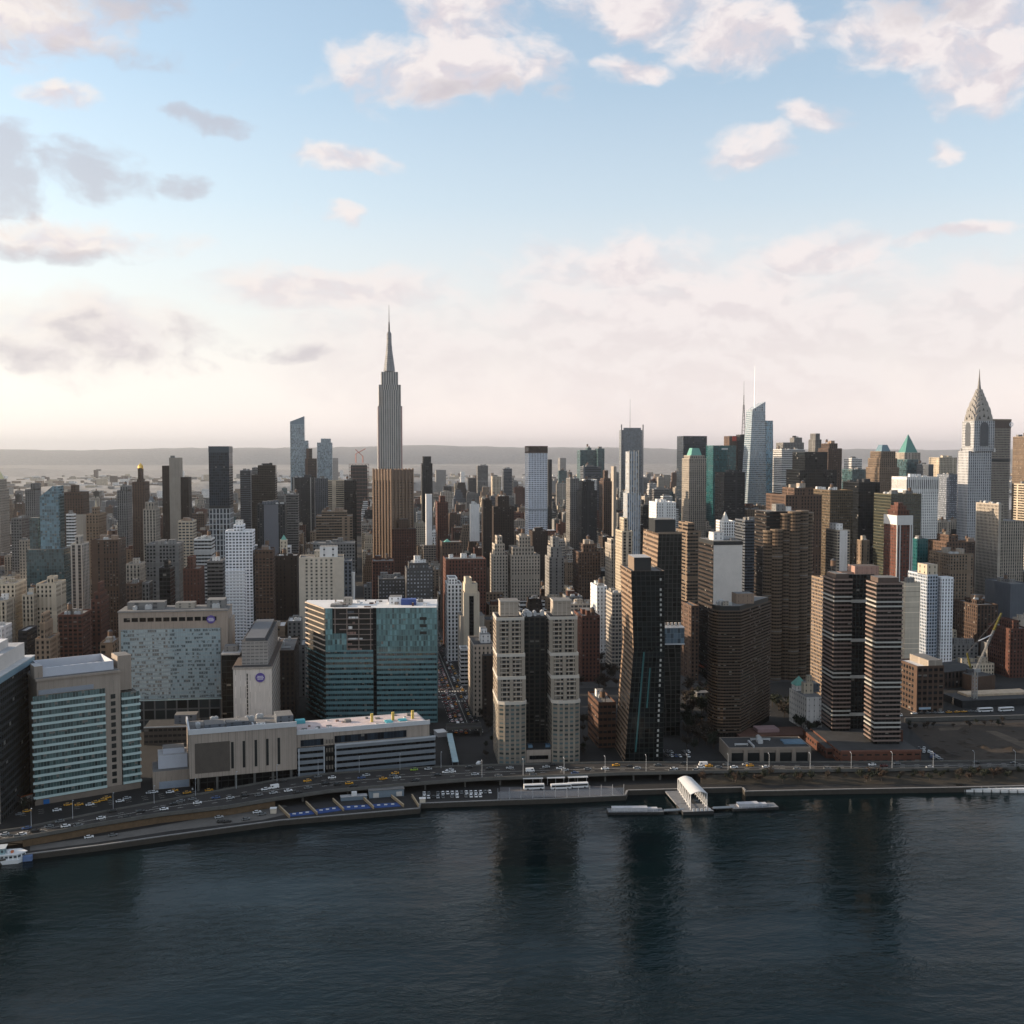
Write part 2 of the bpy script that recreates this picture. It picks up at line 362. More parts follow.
def roofkit(root, x0, x1, y0, y1, z, wall, q, tank=None, n=None):
    """bulkheads, tanks and machines on a flat roof"""
    w, d = x1-x0, y1-y0
    if w < 7 or d < 7: return
    k = n if n is not None else (1 if w < 12 else 2 if w < 24 else 3)
    for i in range(k):
        pw, pd = min(w*.5, q.uniform(4, 9)), min(d*.5, q.uniform(4, 9)); px = x0+1.5+(w-pw-3)*((i+q.random())/k); py = y0+1.5+q.random()*(d-pd-3)
        penthouse(root, wall, px, px+pw, py, py+pd, z, z+q.uniform(2.8, 5.5))
    if tank if tank is not None else q.random() < .5:
        mesh_part(TANK, 'water_tank', root, (x0+2.6+q.random()*(w-5.2), y0+2.6+q.random()*(d-5.2), z), q.random(), (1, 1, q.uniform(.85, 1.15)))
    for i in range(q.choice((1, 1, 2, 3))):
        mesh_part(UNIT, 'rooftop_unit', root, (x0+3+q.random()*(w-6), y0+2.5+q.random()*(d-5), z), q.choice((0, 1.571)))

# ------------------------------------------------------------------ bookkeeping of what stands where
HEROES = []          # dict(rect, px0, px1, yt, vb, Y, name, root)
def note(root, poly, yt_px, vb, px0, px1, Y, words):
    xs = [p[0] for p in poly]; ys = [p[1] for p in poly]
    HEROES.append(dict(root=root, rect=(min(xs), max(xs), min(ys), max(ys)), px0=px0, px1=px1, yt=yt_px, vb=vb, Y=Y, words=words))
GZ = 2.5; INFO = {}
def span_at(pl, pr, yt, Y, L):
    """metres across for a block seen between two bearings: front on Y, L deep; the flank towards the vanishing point shows"""
    vp = 359
    if pl >= vp: x0, x1 = on_y(pl, yt, Y+L).x, on_y(pr, yt, Y).x
    elif pr <= vp: x0, x1 = on_y(pl, yt, Y).x, on_y(pr, yt, Y+L).x
    else: x0, x1 = on_y(pl, yt, Y).x, on_y(pr, yt, Y).x
    return x0, x1
def H(name, label, pl, pr, yt, Y, L, mat, cw=3.2, fh=3.5, roof='grey', up=(), wall='grey', kit=1, vb=None, cat='building', group=None, words=None, par=1.1, tank=None):
    x0, x1 = span_at(pl, pr, yt, Y, L)
    if x1-x0 < 5:
        c = (x0+x1)/2; print('thin', name, label, round(x1-x0, 1)); x0, x1 = c-2.5, c+2.5
    z = on_y((pl+pr)/2, yt, Y).z
    cx, cy = (x0+x1)/2, Y+L/2
    root = thing(name, label, cat, (cx, cy, GZ), 0, group)
    hx, hy = (x1-x0)/2, L/2
    tiers = [(rect(-hx, hx, -hy, hy), 0, z-GZ)]
    zt = z-GZ; a0, b0, c0, d0 = -hx, hx, -hy, hy
    for u in up:     # (top as seen, cut from the low-X side, from the high-X side, from the front, from the back) as shares of the full size
        yy, l, r_, f, b = u
        zz = on_y((pl+pr)/2, yy, Y+f*L).z-GZ
        a0, b0, c0, d0 = -hx+l*2*hx, hx-r_*2*hx, -hy+f*L, hy-b*L
        tiers.append((rect(a0, b0, c0, d0), zt, zz)); zt = zz
    tiers_mesh(root, tiers, mat, roof_mat(roof), cw, fh, par)
    if kit: roofkit(root, a0+.6, b0-.6, c0+.6, d0-.6, zt, wall, rnd, tank)
    base_y = px_of((cx, Y, GZ))[1]
    note(root, rect(x0, x1, Y, Y+L), min([yt]+[u[0] for u in up]), vb if vb is not None else yt+.45*(base_y-yt), pl, pr, Y, words or label)
    INFO[root.name] = (zt, (a0, b0, c0, d0))
    return root
class Site:
    """a front drawn between two points on the ground; s runs along it, t goes back from it"""
    def __init__(s, pl, yl, pr, yr, z0=GZ):
        a, b = on_z(pl, yl, z0), on_z(pr, yr, z0); s.init(a, b, z0)
    def init(s, a, b, z0=GZ):
        s.o = Vector((a.x, a.y, z0)); d = Vector((b.x-a.x, b.y-a.y, 0)); s.W = d.length; s.u = d.normalized(); s.n = Vector((-s.u.y, s.u.x, 0))
        s.rz = math.atan2(s.u.y, s.u.x); return s
    @classmethod
    def at(c, pl, pr, Y, yref=640):
        q = c.__new__(c); a, b = on_y(pl, yref, Y), on_y(pr, yref, Y); return q.init(a, b)
    def hit(s, px, py, t=0.0):
        d = ray(px, py); p0 = s.o+s.n*t; k = (p0-CAM).dot(s.n)/d.dot(s.n); return CAM+d*k
    def s(s, px, py=700, t=0.0): return (s.hit(px, py, t)-s.o).dot(s.u)
    def z(s, px, py, t=0.0): return s.hit(px, py, t).z-s.o.z
    def root(s, name, label, cat='building', group=None): return thing(name, label, cat, s.o, s.rz, group)
    def world(s, a, t): p = s.o+s.u*a+s.n*t; return (p.x, p.y)
    def note(s, root, s0, s1, t0, t1, px0, px1, yt, vb, words):
        P = [s.world(a, t) for a in (s0, s1) for t in (t0, t1)]; note(root, P, yt, vb, px0, px1, min(p[1] for p in P), words)
def bx(root, name, mat, x0, x1, y0, y1, z0, z1, cw=3.2, fh=3.4, top=None):
    b = MB()
    if top is not None: b.box(x0, x1, y0, y1, z0, z1, cw, fh, 0, 1); return b.build(name, [mat, top], root)
    b.box(x0, x1, y0, y1, z0, z1, cw, fh); return b.build(name, mat, root)
# ------------------------------------------------------------------ water, land, roads, air
def structure(o): o['kind'] = 'structure'; return o
def water_mat():
    m = bpy.data.materials.new('river_water'); m.use_nodes = True; T = NT(m.node_tree); b = T.n['Principled BSDF']
    b.inputs['Base Color'].default_value = (.0012, .006, .0075, 1); b.inputs['Roughness'].default_value = .05; b.inputs['IOR'].default_value = 1.22
    b.inputs['Specular IOR Level'].default_value = .42
    tc = T.new('ShaderNodeTexCoord').outputs['Object']
    mp = T.new('ShaderNodeMapping'); T.put(mp.inputs['Vector'], tc); mp.inputs['Rotation'].default_value = (0, 0, .5); mp.inputs['Scale'].default_value = (.8, 1.5, 1)
    n1 = T.noise(mp.outputs[0], .05, 3, .5).outputs['Fac']; n2 = T.noise(mp.outputs[0], .17, 4, .6); n2.inputs['Distortion'].default_value = .6
    n3 = T.noise(mp.outputs[0], .7, 3, .6).outputs['Fac']
    mp2 = T.new('ShaderNodeMapping'); T.put(mp2.inputs['Vector'], tc); mp2.inputs['Rotation'].default_value = (0, 0, .25); mp2.inputs['Scale'].default_value = (.5, 1.6, 1)
    calm = T.step(T.noise(mp2.outputs[0], .011, 5, .6).outputs['Fac'], .36, .66)
    h = T.m('ADD', T.m('MULTIPLY', n1, 1.1), T.m('MULTIPLY', n2.outputs['Fac'], T.m('MULTIPLY_ADD', calm, 1.7, .45)))
    h = T.m('ADD', h, T.m('MULTIPLY', n3, T.m('MULTIPLY_ADD', calm, .4, .12)))
    bp = T.new('ShaderNodeBump'); bp.inputs['Strength'].default_value = 1.0; bp.inputs['Distance'].default_value = .27
    T.put(bp.inputs['Height'], h); T.put(b.inputs['Normal'], bp.outputs[0]); return m
def sheet(name, pts, z, mat, thick=0.0):
    b = MB(); p = [(q[0], q[1]) for q in pts]
    b.quad([(x, y, z) for x, y in p])
    o = b.build(name, mat); return structure(o)
sheet('river', rect(-26000, 26000, -3000, 26000), 0.0, water_mat())

def P2(pts, z): return [tuple(on_z(x, y, z)[:2]) for x, y in pts]
SHORE_PX = [(-60, 872), (27, 855), (100, 846), (170, 836), (280, 821), (350, 815), (420, 809), (421, 804), (500, 801), (560, 799), (626, 796), (628, 791), (700, 789), (742, 788), (745, 792), (840, 790), (960, 788), (1040, 786), (1250, 782)]
SHORE = P2(SHORE_PX, GZ)
LAND = [(SHORE[0][0]-900, SHORE[0][1]-230)] + SHORE + [(SHORE[-1][0]+1500, SHORE[-1][1]+60), (3200, 2650), (-3400, 2650)]
def ground_mat():
    m = plain('town_ground', (.016, .0155, .0155), .92, var=.5, nscale=.05); return m
sheet('ground', LAND, GZ, ground_mat())
sw = MB(); cap = MB()
line = [LAND[0]] + SHORE + [LAND[len(SHORE)+1]]
for a, b in zip(line, line[1:]):
    sw.quad([(a[0], a[1], -3), (b[0], b[1], -3), (b[0], b[1], GZ+.25), (a[0], a[1], GZ+.25)])
    d = Vector((b[0]-a[0], b[1]-a[1])); 
    if d.length < .5: continue
    n = Vector((-d.y, d.x)).normalized()*1.1
    p = [(a[0], a[1]), (b[0], b[1]), (b[0]+n.x, b[1]+n.y), (a[0]+n.x, a[1]+n.y)]
    cap.prism(p, GZ+.01, GZ+.5, top=0)
structure(sw.build('seawall', plain('wet_stone', (.042, .037, .031), .8, var=.4, nscale=.4)))
structure(cap.build('quay_edge', plain('pale_stone', (.21, .205, .2), .85, var=.3, nscale=.5)))
# pale walk along the river on the downtown side
walk = P2([(30, 851), (100, 842), (170, 831), (262, 820), (296, 812), (285, 805), (240, 811), (165, 825), (100, 836), (30, 846)], GZ)
sheet('esplanade', walk, GZ+.02, plain('esplanade_paving', (.105, .098, .09), .9, var=.25, nscale=.15))

# far shore
nj = plain('far_ground', (.30, .28, .26), .95, var=.5, nscale=.004)
sheet('far_shore', rect(-26000, 26000, 4050, 26000), 5.0, nj)
def ridge(name, pts, depth, mat, seed, rough_h):
    q = random.Random(seed); b = MB(); n = len(pts)
    rows = []
    for k in range(9):
        t = k/8; row = []
        for i, (x, y, h) in enumerate(pts):
            row.append((x+q.uniform(-1, 1)*depth*.03, y+t*depth, 4.5+h*math.sin(math.pi*min(1, t*1.25+.0))**.8*(1+q.uniform(-1, 1)*rough_h) if 0 < t < .8 else (4.5 if t == 0 else h*.2)))
        rows.append(row)
    for k in range(8):
        for i in range(n-1): b.quad([rows[k][i], rows[k][i+1], rows[k+1][i+1], rows[k+1][i]])
    o = b.build(name, mat); structure(o)
    for p in o.data.polygons: p.use_smooth = True
    return o
wood = plain('hazy_winter_wood', (.27, .255, .24), .95, var=.6, nscale=.02)  # paler than bare woods; distance haze is put into the colour
q = random.Random(3)
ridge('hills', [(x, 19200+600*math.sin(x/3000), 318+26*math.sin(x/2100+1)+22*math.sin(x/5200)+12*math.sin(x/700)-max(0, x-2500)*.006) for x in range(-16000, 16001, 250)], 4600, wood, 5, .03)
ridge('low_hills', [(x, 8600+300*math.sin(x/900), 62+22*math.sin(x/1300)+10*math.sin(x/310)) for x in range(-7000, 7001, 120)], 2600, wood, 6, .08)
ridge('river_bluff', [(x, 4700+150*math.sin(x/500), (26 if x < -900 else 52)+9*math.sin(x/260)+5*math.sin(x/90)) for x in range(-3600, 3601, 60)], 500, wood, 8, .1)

# the elevated riverside drive
def strip(name, near, far, z, thick, mat, under=None):
    N, Fr = P2(near, z), P2(far, z); poly = N + Fr[::-1]
    b = MB(); b.quad([(p[0], p[1], z) for p in poly]); b.quad([(p[0], p[1], z-thick) for p in reversed(poly)])
    for L_, flip in ((N, 0), (Fr, 1)):
        for a, c in zip(L_, L_[1:]):
            pts = [(a[0], a[1], z-thick), (c[0], c[1], z-thick), (c[0], c[1], z), (a[0], a[1], z)]
            b.quad(pts if not flip else pts[::-1])
    o = b.build(name, mat); structure(o); return N, Fr
DECK_Z = 7.5
asphalt = plain('asphalt', (.027, .025, .024), .9, var=.25, nscale=.08)
DN = [(-60, 850), (22, 838), (100, 824), (160, 814.5), (226, 807), (275, 799), (330, 791), (400, 785), (450, 781), (480, 779), (560, 776), (620, 773.5), (700, 772), (780, 771), (900, 769.5), (1024, 768), (1250, 764)]
DF = [(-60, 840), (22, 829), (100, 813), (160, 802), (226, 790), (275, 781), (330, 774), (400, 769.5), (450, 767), (480, 766), (560, 764), (620, 763), (700, 763), (780, 763), (900, 762.5), (1024, 761), (1250, 757)]
NEAR, FAR = strip('riverside_drive', DN, DF, DECK_Z, 1.3, asphalt)
par = MB()
conc = plain('concrete_rail', (.095, .092, .085), .9, var=.3, nscale=.3)
for line_, off in ((NEAR, .0), (FAR, .0)):
    for a, c in zip(line_, line_[1:]):
        d = Vector((c[0]-a[0], c[1]-a[1])).normalized(); n = Vector((-d.y, d.x))*.35
        par.prism([(a[0]-n.x, a[1]-n.y), (c[0]-n.x, c[1]-n.y), (c[0]+n.x, c[1]+n.y), (a[0]+n.x, a[1]+n.y)], DECK_Z-.9, DECK_Z+.95, top=0, bottom=True)
structure(par.build('drive_parapet', conc))
# lane paint
pm = plain('road_paint', (.62, .60, .55), .8, var=.2)
mk = MB()
for t in (.33, .5, .67):
    for (a, c, e, g) in zip(NEAR, NEAR[1:], FAR, FAR[1:]):
        p0 = Vector(a).lerp(Vector(e), t); p1 = Vector(c).lerp(Vector(g), t); L_ = (p1-p0).length; u = (p1-p0)/L_; n = Vector((-u.y, u.x))*.12; k = 0.0
        while k < L_-3:
            s0, s1 = p0+u*k, p0+u*(k+(3 if t != .5 else L_-k)); k += 9 if t != .5 else L_
            mk.quad([(s0.x-n.x, s0.y-n.y, DECK_Z+.006), (s1.x-n.x, s1.y-n.y, DECK_Z+.006), (s1.x+n.x, s1.y+n.y, DECK_Z+.006), (s0.x+n.x, s0.y+n.y, DECK_Z+.006)])
structure(mk.build('lane_marking', pm))
# posts under the drive
pl = MB()
for (a, c, e, g) in zip(NEAR, NEAR[1:], FAR, FAR[1:]):
    L_ = (Vector(c)-Vector(a)).length; k = max(1, int(L_/16))
    for i in range(k):
        for t in (.12, .85):
            p = Vector(a).lerp(Vector(c), (i+.5)/k).lerp(Vector(e).lerp(Vector(g), (i+.5)/k), t)
            pl.box(p.x-.5, p.x+.5, p.y-.5, p.y+.5, GZ, DECK_Z-1.3)
structure(pl.build('drive_piers', conc))
# masonry wall below the drive on the downtown side
rw = MB()
for a, c in zip(NEAR[1:5], NEAR[2:6]):
    rw.quad([(a[0], a[1]+1.0, GZ), (c[0], c[1]+1.0, GZ), (c[0], c[1]+1.0, DECK_Z-1.2), (a[0], a[1]+1.0, DECK_Z-1.2)])
structure(rw.build('retaining_wall', plain('brown_masonry', (.12, .078, .045), .9, var=.4, nscale=.5)))

# avenues and cross streets: paved blocks stand a kerb above the asphalt
AVE = [-150, 0, 198, 384, 512, 636, 764, 904, 1184, 1428, 1672, 1916, 2160, 2404, 2610]
ST0 = -30.0; STREETS = [(ST0+80.5*k, 30 if k in (0, 8, -11) else 18) for k in range(-30, 32)]
def blocks():
    for i in range(1, len(AVE)-1):
        y0, y1 = AVE[i]+15, AVE[i+1]-15
        for (xa, wa), (xb, wb) in zip(STREETS, STREETS[1:]):
            yield xa+wa/2, xb-wb/2, y0, y1
def in_view(x, y, slack=60):
    d = Vector((x-CAM.x, y-CAM.y, 0)); f = d.dot(Vector((FWD.x, FWD.y, 0)).normalized()); r = d.dot(RGT)
    return f > 0 and abs(r) < f*.47+slack
bk = MB()
for x0, x1, y0, y1 in blocks():
    if in_view((x0+x1)/2, (y0+y1)/2, 150): bk.box(x0, x1, y0, y1, GZ-.5, GZ+.15)
structure(bk.build('pavement', plain('pavement_concrete', (.05, .048, .047), .9, var=.3, nscale=.1)))

# cleared ground on the uptown side
sheet('vacant_ground', P2([(908, 727), (1060, 721), (1060, 765), (948, 763)], GZ), GZ+.03, plain('bare_earth', (.032, .023, .016), .95, var=.7, nscale=.05))

# ------------------------------------------------------------------ air
def haze():
    b = MB(); b.box(-16500, 16500, -2600, 24500, -4.2, 470)
    m = bpy.data.materials.new('haze_air'); m.use_nodes = True; T = NT(m.node_tree); T.n.clear()
    out = T.new('ShaderNodeOutputMaterial'); v = T.new('ShaderNodeVolumePrincipled')
    v.inputs['Color'].default_value = (1.0, .985, .98, 1); v.inputs['Density'].default_value = HAZE; v.inputs['Anisotropy'].default_value = .88
    T.l.new(v.outputs[0], out.inputs['Volume'])
    o = b.build('haze', m); o['kind'] = 'stuff'; return o
HAZE = 4.0e-5
haze()

# worn tracks and heaps of soil on the cleared ground
def soil():
    track = P2([(985, 731), (996, 731), (1040, 748), (1028, 750)], GZ); sheet('dirt_track', track, GZ+.04, plain('pale_soil', (.075, .056, .04), .95, var=.6, nscale=.12))
    track = P2([(938, 728), (962, 727), (958, 730), (940, 731)], GZ); sheet('dirt_track', track, GZ+.04, plain('pale_soil', (.075, .056, .04)))
    q = random.Random(12); b = MB()
    for i in range(26):
        p = on_z(q.uniform(925, 1030), q.uniform(731, 757), GZ); r = q.uniform(2, 7); h = r*q.uniform(.12, .3); n = 9; ring = [(p.x+r*math.cos(2*math.pi*k/n)*q.uniform(.7, 1.2), p.y+r*math.sin(2*math.pi*k/n)*q.uniform(.6, 1.1)) for k in range(n)]
        for k in range(n): b.quad([(*ring[k], GZ+.03), (*ring[(k+1) % n], GZ+.03), (p.x, p.y, GZ+h)])
    o = b.build('rough_soil', plain('bare_earth', (.032, .023, .016))); o['kind'] = 'stuff'
soil()
# ------------------------------------------------------------------ buildings along the river, downtown side
def lettering(root, name, text, mat, size, loc, rot, ext=.06):
    cu = bpy.data.curves.new(name, 'FONT'); cu.body = text; cu.size = size; cu.align_x = 'CENTER'; cu.align_y = 'CENTER'; cu.extrude = ext
    o = bpy.data.objects.new(name, cu); col.objects.link(o); o.data.materials.append(mat); o.parent = root; o.location = loc; o.rotation_euler = rot; return o
PURPLE = plain('sign_purple', (.09, .06, .27), .5, var=.05); SIGNWHITE = plain('sign_white', (.75, .75, .78), .5, var=.03)
def round_sign(root, s, t, z, r):
    b = MB(); n = 28
    P = [(s+r*math.cos(2*math.pi*i/n), z+r*math.sin(2*math.pi*i/n)) for i in range(n)]
    b.quad([(x, t-.5, zz) for x, zz in P])
    for i in range(n):
        a, c = P[i], P[(i+1) % n]; b.quad([(a[0], t-.5, a[1]), (a[0], t, a[1]), (c[0], t, c[1]), (c[0], t-.5, c[1])])
    o = b.build('round_sign', PURPLE, root)
    for k, (w, dz) in enumerate(((1.0, .28), (1.25, -.02), (.95, -.32))):
        m = MB(); q = random.Random(k); x = s-w*r*.55
        while x < s+w*r*.55:
            ww = q.uniform(.14, .24)*r*.6; m.box(x, x+ww, t-.56, t-.5, z+dz*r-.085*r, z+dz*r+.085*r); x += ww+.05*r
        m.build('sign_lettering', SIGNWHITE, o)
    return o
def roof_plant(root, x0, x1, y0, y1, z, q, n):
    """fans, boxes and ducts on a big roof, each its own piece"""
    for i in range(n):
        w = q.uniform(1.5, 5); d = q.uniform(1.5, 4); x = q.uniform(x0, x1-w); y = q.uniform(y0, y1-d)
        k = q.random()
        if k < .55: mesh_part(UNIT, 'rooftop_unit', root, (x+w/2, y+d/2, z), q.choice((0, 1.571)), (q.uniform(.7, 1.5), q.uniform(.7, 1.4), q.uniform(.8, 1.6)))
        elif k < .8: penthouse(root, q.choice(('grey', 'white', 'stone')), x, x+w, y, y+d, z, z+q.uniform(1.5, 3.2))
        else: mesh_part(DUCT, 'duct', root, (x, y, z), q.choice((0, 1.571)), (q.uniform(.6, 1.4), 1, 1))
_d = MB(); _d.box(-5, 5, -.5, .5, .5, 1.5); _d.box(-4.8, -4.3, -.4, .4, 0, .5); _d.box(4.3, 4.8, -.4, .4, 0, .5)
DUCT = _d.data('duct', plain('unit_metal', (.42, .43, .44)))
PALE_TEAL = plain('pale_teal_panel', (.46, .57, .56), .35, var=.12, nscale=.3)
STONE = facade('pink_stone_panels', (.30, .25, .21), (.18, .15, .125), .03, 2.0, blind=0, wrough=.8, rough=.8, jit=.02)
DARKGL = G('black', .9, .8)
STEEL = plain('pale_steel', (.5, .53, .57), .4, .4, var=.1)

# A  glass banded hospital block
def banded_hospital():
    S = Site(35.5, 806, 141, 788); W = S.W; r = S.root('hospital_building', 'stone hospital block with pale teal glass bands and a recessed stone stair column')
    sx = lambda p: S.s(p, 740)
    a, b, c = sx(106), sx(122), W
    zt = S.z(32, 697); zr = S.z(130, 692); zc = S.z(90, 676); D = 34
    stone = bx(r, 'stone_frame', STONE, sx(38.5), sx(122), 1.2, D, 0, zc, 2.5, 4.0)
    wing = bx(r, 'glass_wing', DARKGL, sx(122), W-1, 1.2, D-6, 0, zr, 2.2, 4)
    n = 14; z0 = S.z(32, 800); fh = (zt-z0)/n
    gl = facade('hospital_glazing', (.12, .17, .17), (.045, .075, .075), .86, .96, blind=.12, rough=.08, gspec=.8, wrough=.4, jit=.02)
    for k in range(n):
        z = z0+k*fh
        bx(r, 'window_band', gl, 0, a, .15, 1.3, z+1.25, z+fh, 1.6, 3.0)
        q = MB(); q.prism([(-.9, -.55), (a+.1, -.55), (a+.1, 1.3), (-.9, 1.3)], z, z+1.25, top=0, bottom=True); q.build('spandrel_band', PALE_TEAL, r)
        zz = z+ (zr-zt)
        if k < n-1:
            bx(r, 'window_band', gl, b+.4, c, .15, 1.3, zz+1.25+fh, zz+2*fh, 1.6, 3.0)
            q = MB(); q.prism([(b+.3, -.55), (c+.5, -.55), (c+.5, D-8), (b+.3, D-8)], zz+fh, zz+fh+1.25, top=0, bottom=True); q.build('spandrel_band', PALE_TEAL, r)
            m = (a+b)/2+.2
            q = MB(); q.box(m-1.3, m+1.3, 1.08, 1.25, zz+fh+1.2, zz+2*fh-.3); q.build('window', plain('dark_pane', (.02, .022, .022), .1, var=.1), stone)
    # the stone rises over the bands and holds the plant screen
    bx(r, 'cornice', STONE, sx(37), sx(122), .4, D, zc, zc+1.2)
    bx(r, 'upper_panel', plain('grey_glass_panel', (.26, .28, .32), .3, var=.1), sx(40), sx(95), .8, 1.3, zt+.4, zt+3.0)
    t = bx(r, 'roof', roof_mat('grey'), sx(38), sx(121), 2.0, D-.6, zc+1.2, zc+1.5)
    ps = MB(); x0, x1 = sx(46), sx(117)
    ps.box(x0, x1, 4.5, 5.0, zc+1.5, zc+6.5); ps.box(x0, x0+.5, 5.0, D-3, zc+1.5, zc+6.5); ps.box(x1-.5, x1, 5.0, D-3, zc+1.5, zc+6.5); ps.box(x0, x1, D-3, D-2.5, zc+1.5, zc+6.5)
    ps.build('plant_screen', plain('pale_screen', (.48, .50, .56), .6, var=.08), r)
    for i in range(7): 
        q = MB(); q.cyl(0, 0, 0, 3.2, 2.0, 2.0, 12); q.build('cooling_fan', plain('unit_metal', (.4, .4, .4)), r, (x0+5+i*(x1-x0-9)/6.5, 14, zc+1.5))
    bx(r, 'corner_turret', STONE, sx(37), sx(45.5), 3, 14, zc+1.2, zc+8, 3, 4, roof_mat('pale'))
    bx(r, 'stair_tower', STONE, sx(122.2), sx(136), 7, 20, zr+.2, zc+8.5, 3, 4, roof_mat('grey'))
    bx(r, 'blue_door', plain('blue_hoarding', (.012, .11, .33), .5), sx(42), sx(48), -.25, .9, 0.2, z0-1)
    bx(r, 'plinth', plain('base_stone', (.2, .16, .13), .8), -.2, W, .3, 1.19, 0, z0-.1)
    S.note(r, -1, W+1, -1, D, 30, 142, 660, 805, 'the teal banded hospital block')
banded_hospital()

# B  block at the edge of the view
def edge_block():
    X1 = on_z(-1, 822, GZ).x; p0 = on_z(1.5, 824, GZ); Y0 = p0.y; Y1 = on_x(37, 800, p0.x).y
    z = on_y(1.5, 677, Y0).z-GZ; L = Y1-Y0
    r = thing('laboratory_building', 'dark flanked laboratory block with pale roof wall and steel blue rim at the picture edge', 'building', (p0.x, Y0, GZ))
    gl = facade('lab_glazing', (.028, .031, .034), (.010, .012, .013), .8, .62, blind=.03, rough=.1)
    fr = facade('lab_front', (.33, .29, .25), (.03, .035, .035), .95, .45)
    q = MB(); q.prism(rect(-60, 0, 0, L), 0, z-4, 3.4, 3.9); f = q.build('facade', [gl], r)
    q = MB(); q.prism(rect(-60, -.3, -.25, -.02), 0, z-4, 3.4, 3.9, 0, 0); q.build('street_front', fr, r)
    rim = plain('steel_blue_rim', (.20, .31, .38), .35, .2, var=.1)
    q = MB(); q.prism(rect(-60, .4, -.4, L+.3), z-4, z-.6, 3, 3, 0, 0, True); q.build('rim_band', rim, r)
    q = MB(); q.prism(rect(-60, .7, -.7, L+.6), z-.6, z, 3, 3, 0, 0, True); q.build('cornice', plain('pale_panel', (.5, .5, .5), .6), r)
    ph = bx(r, 'plant_wall', plain('pale_wall', (.52, .48, .45), .8, var=.1), -60, -3.2, 3, L-6, z, z+8.5, 3, 4, roof_mat('pale'))
    bx(r, 'plant_room', plain('pale_wall', (.5, .5, .5)), -22, -8, L*.45, L*.7, z+8.5, z+13, 3, 3, roof_mat('white'))
    roof_plant(r, -50, -6, 8, L-10, z+8.5, rnd, 10)
    note(r, rect(p0.x-60, p0.x, Y0, Y1), 645, 820, -80, 38, Y0, 'the dark laboratory block')
edge_block()

# C  hospital with the wide glass front
def glass_front_hospital():
    Y = -78; S = Site.at(119.5, 227, Y, 650); W = S.W
    r = S.root('hospital_building', 'broad hospital slab with a mottled blue glass front and stone frame with round purple sign')
    z = S.z(170, 612); zg = S.z(170, 629); zb = S.z(170, 699); D = 28
    bx(r, 'stone_frame', STONE, -.6, W+.6, 1.0, D, 0, z, 3, 4)
    g = facade('mottled_glazing', (.20, .245, .265), (.175, .225, .245), .86, .62, span=(.235, .28, .295), blind=.03, rough=.07, gspec=.8, wrough=.4, mot=.9)
    bx(r, 'curtain_wall', g, 1.0, W-4.5, .4, 1.3, zb, zg, 1.5, 2.75)
    b2 = facade('hospital_base', (.12, .12, .12), (.018, .022, .024), .86, .84)
    bx(r, 'base_storeys', b2, .5, W-5, .2, 1.2, 0, zb-.3, 7.5, 8)
    bx(r, 'sill_band', PALE_TEAL, .5, W-4, -.1, 1.2, zb-.9, zb-.3)
    n = 12
    for i in range(n):
        x0 = 3+i*(W-9)/n; bx(r, 'attic_window', DARKGL, x0, x0+(W-9)/n-1.1, .85, 1.1, S.z(170, 621.5), S.z(170, 617.5), 2, 2)
    bx(r, 'cornice', plain('pale_stone', (.38, .37, .35)), -1, W+1, .4, D+.4, z, z+1.0, top=roof_mat('grey'))
    round_sign(r, S.s(212), .95, S.z(212, 619.5), 2.9)
    bx(r, 'side_bay', STONE, W-1, W+3, 5, D-4, 0, z-6, 3, 4)
    penthouse(r, 'grey', 4, W*.4, 9, 20, z+1, z+6); penthouse(r, 'stone', W*.5, W*.68, 10, 20, z+1, z+5); penthouse(r, 'grey', W*.8, W*.97, 8, 22, z+1, z+7)
    roof_plant(r, 3, W-4, 3, D-3, z+1, rnd, 16)
    S.note(r, -1, W+3, 0, D, 118, 235, 606, 724, 'the broad mottled glass hospital slab')
glass_front_hospital()

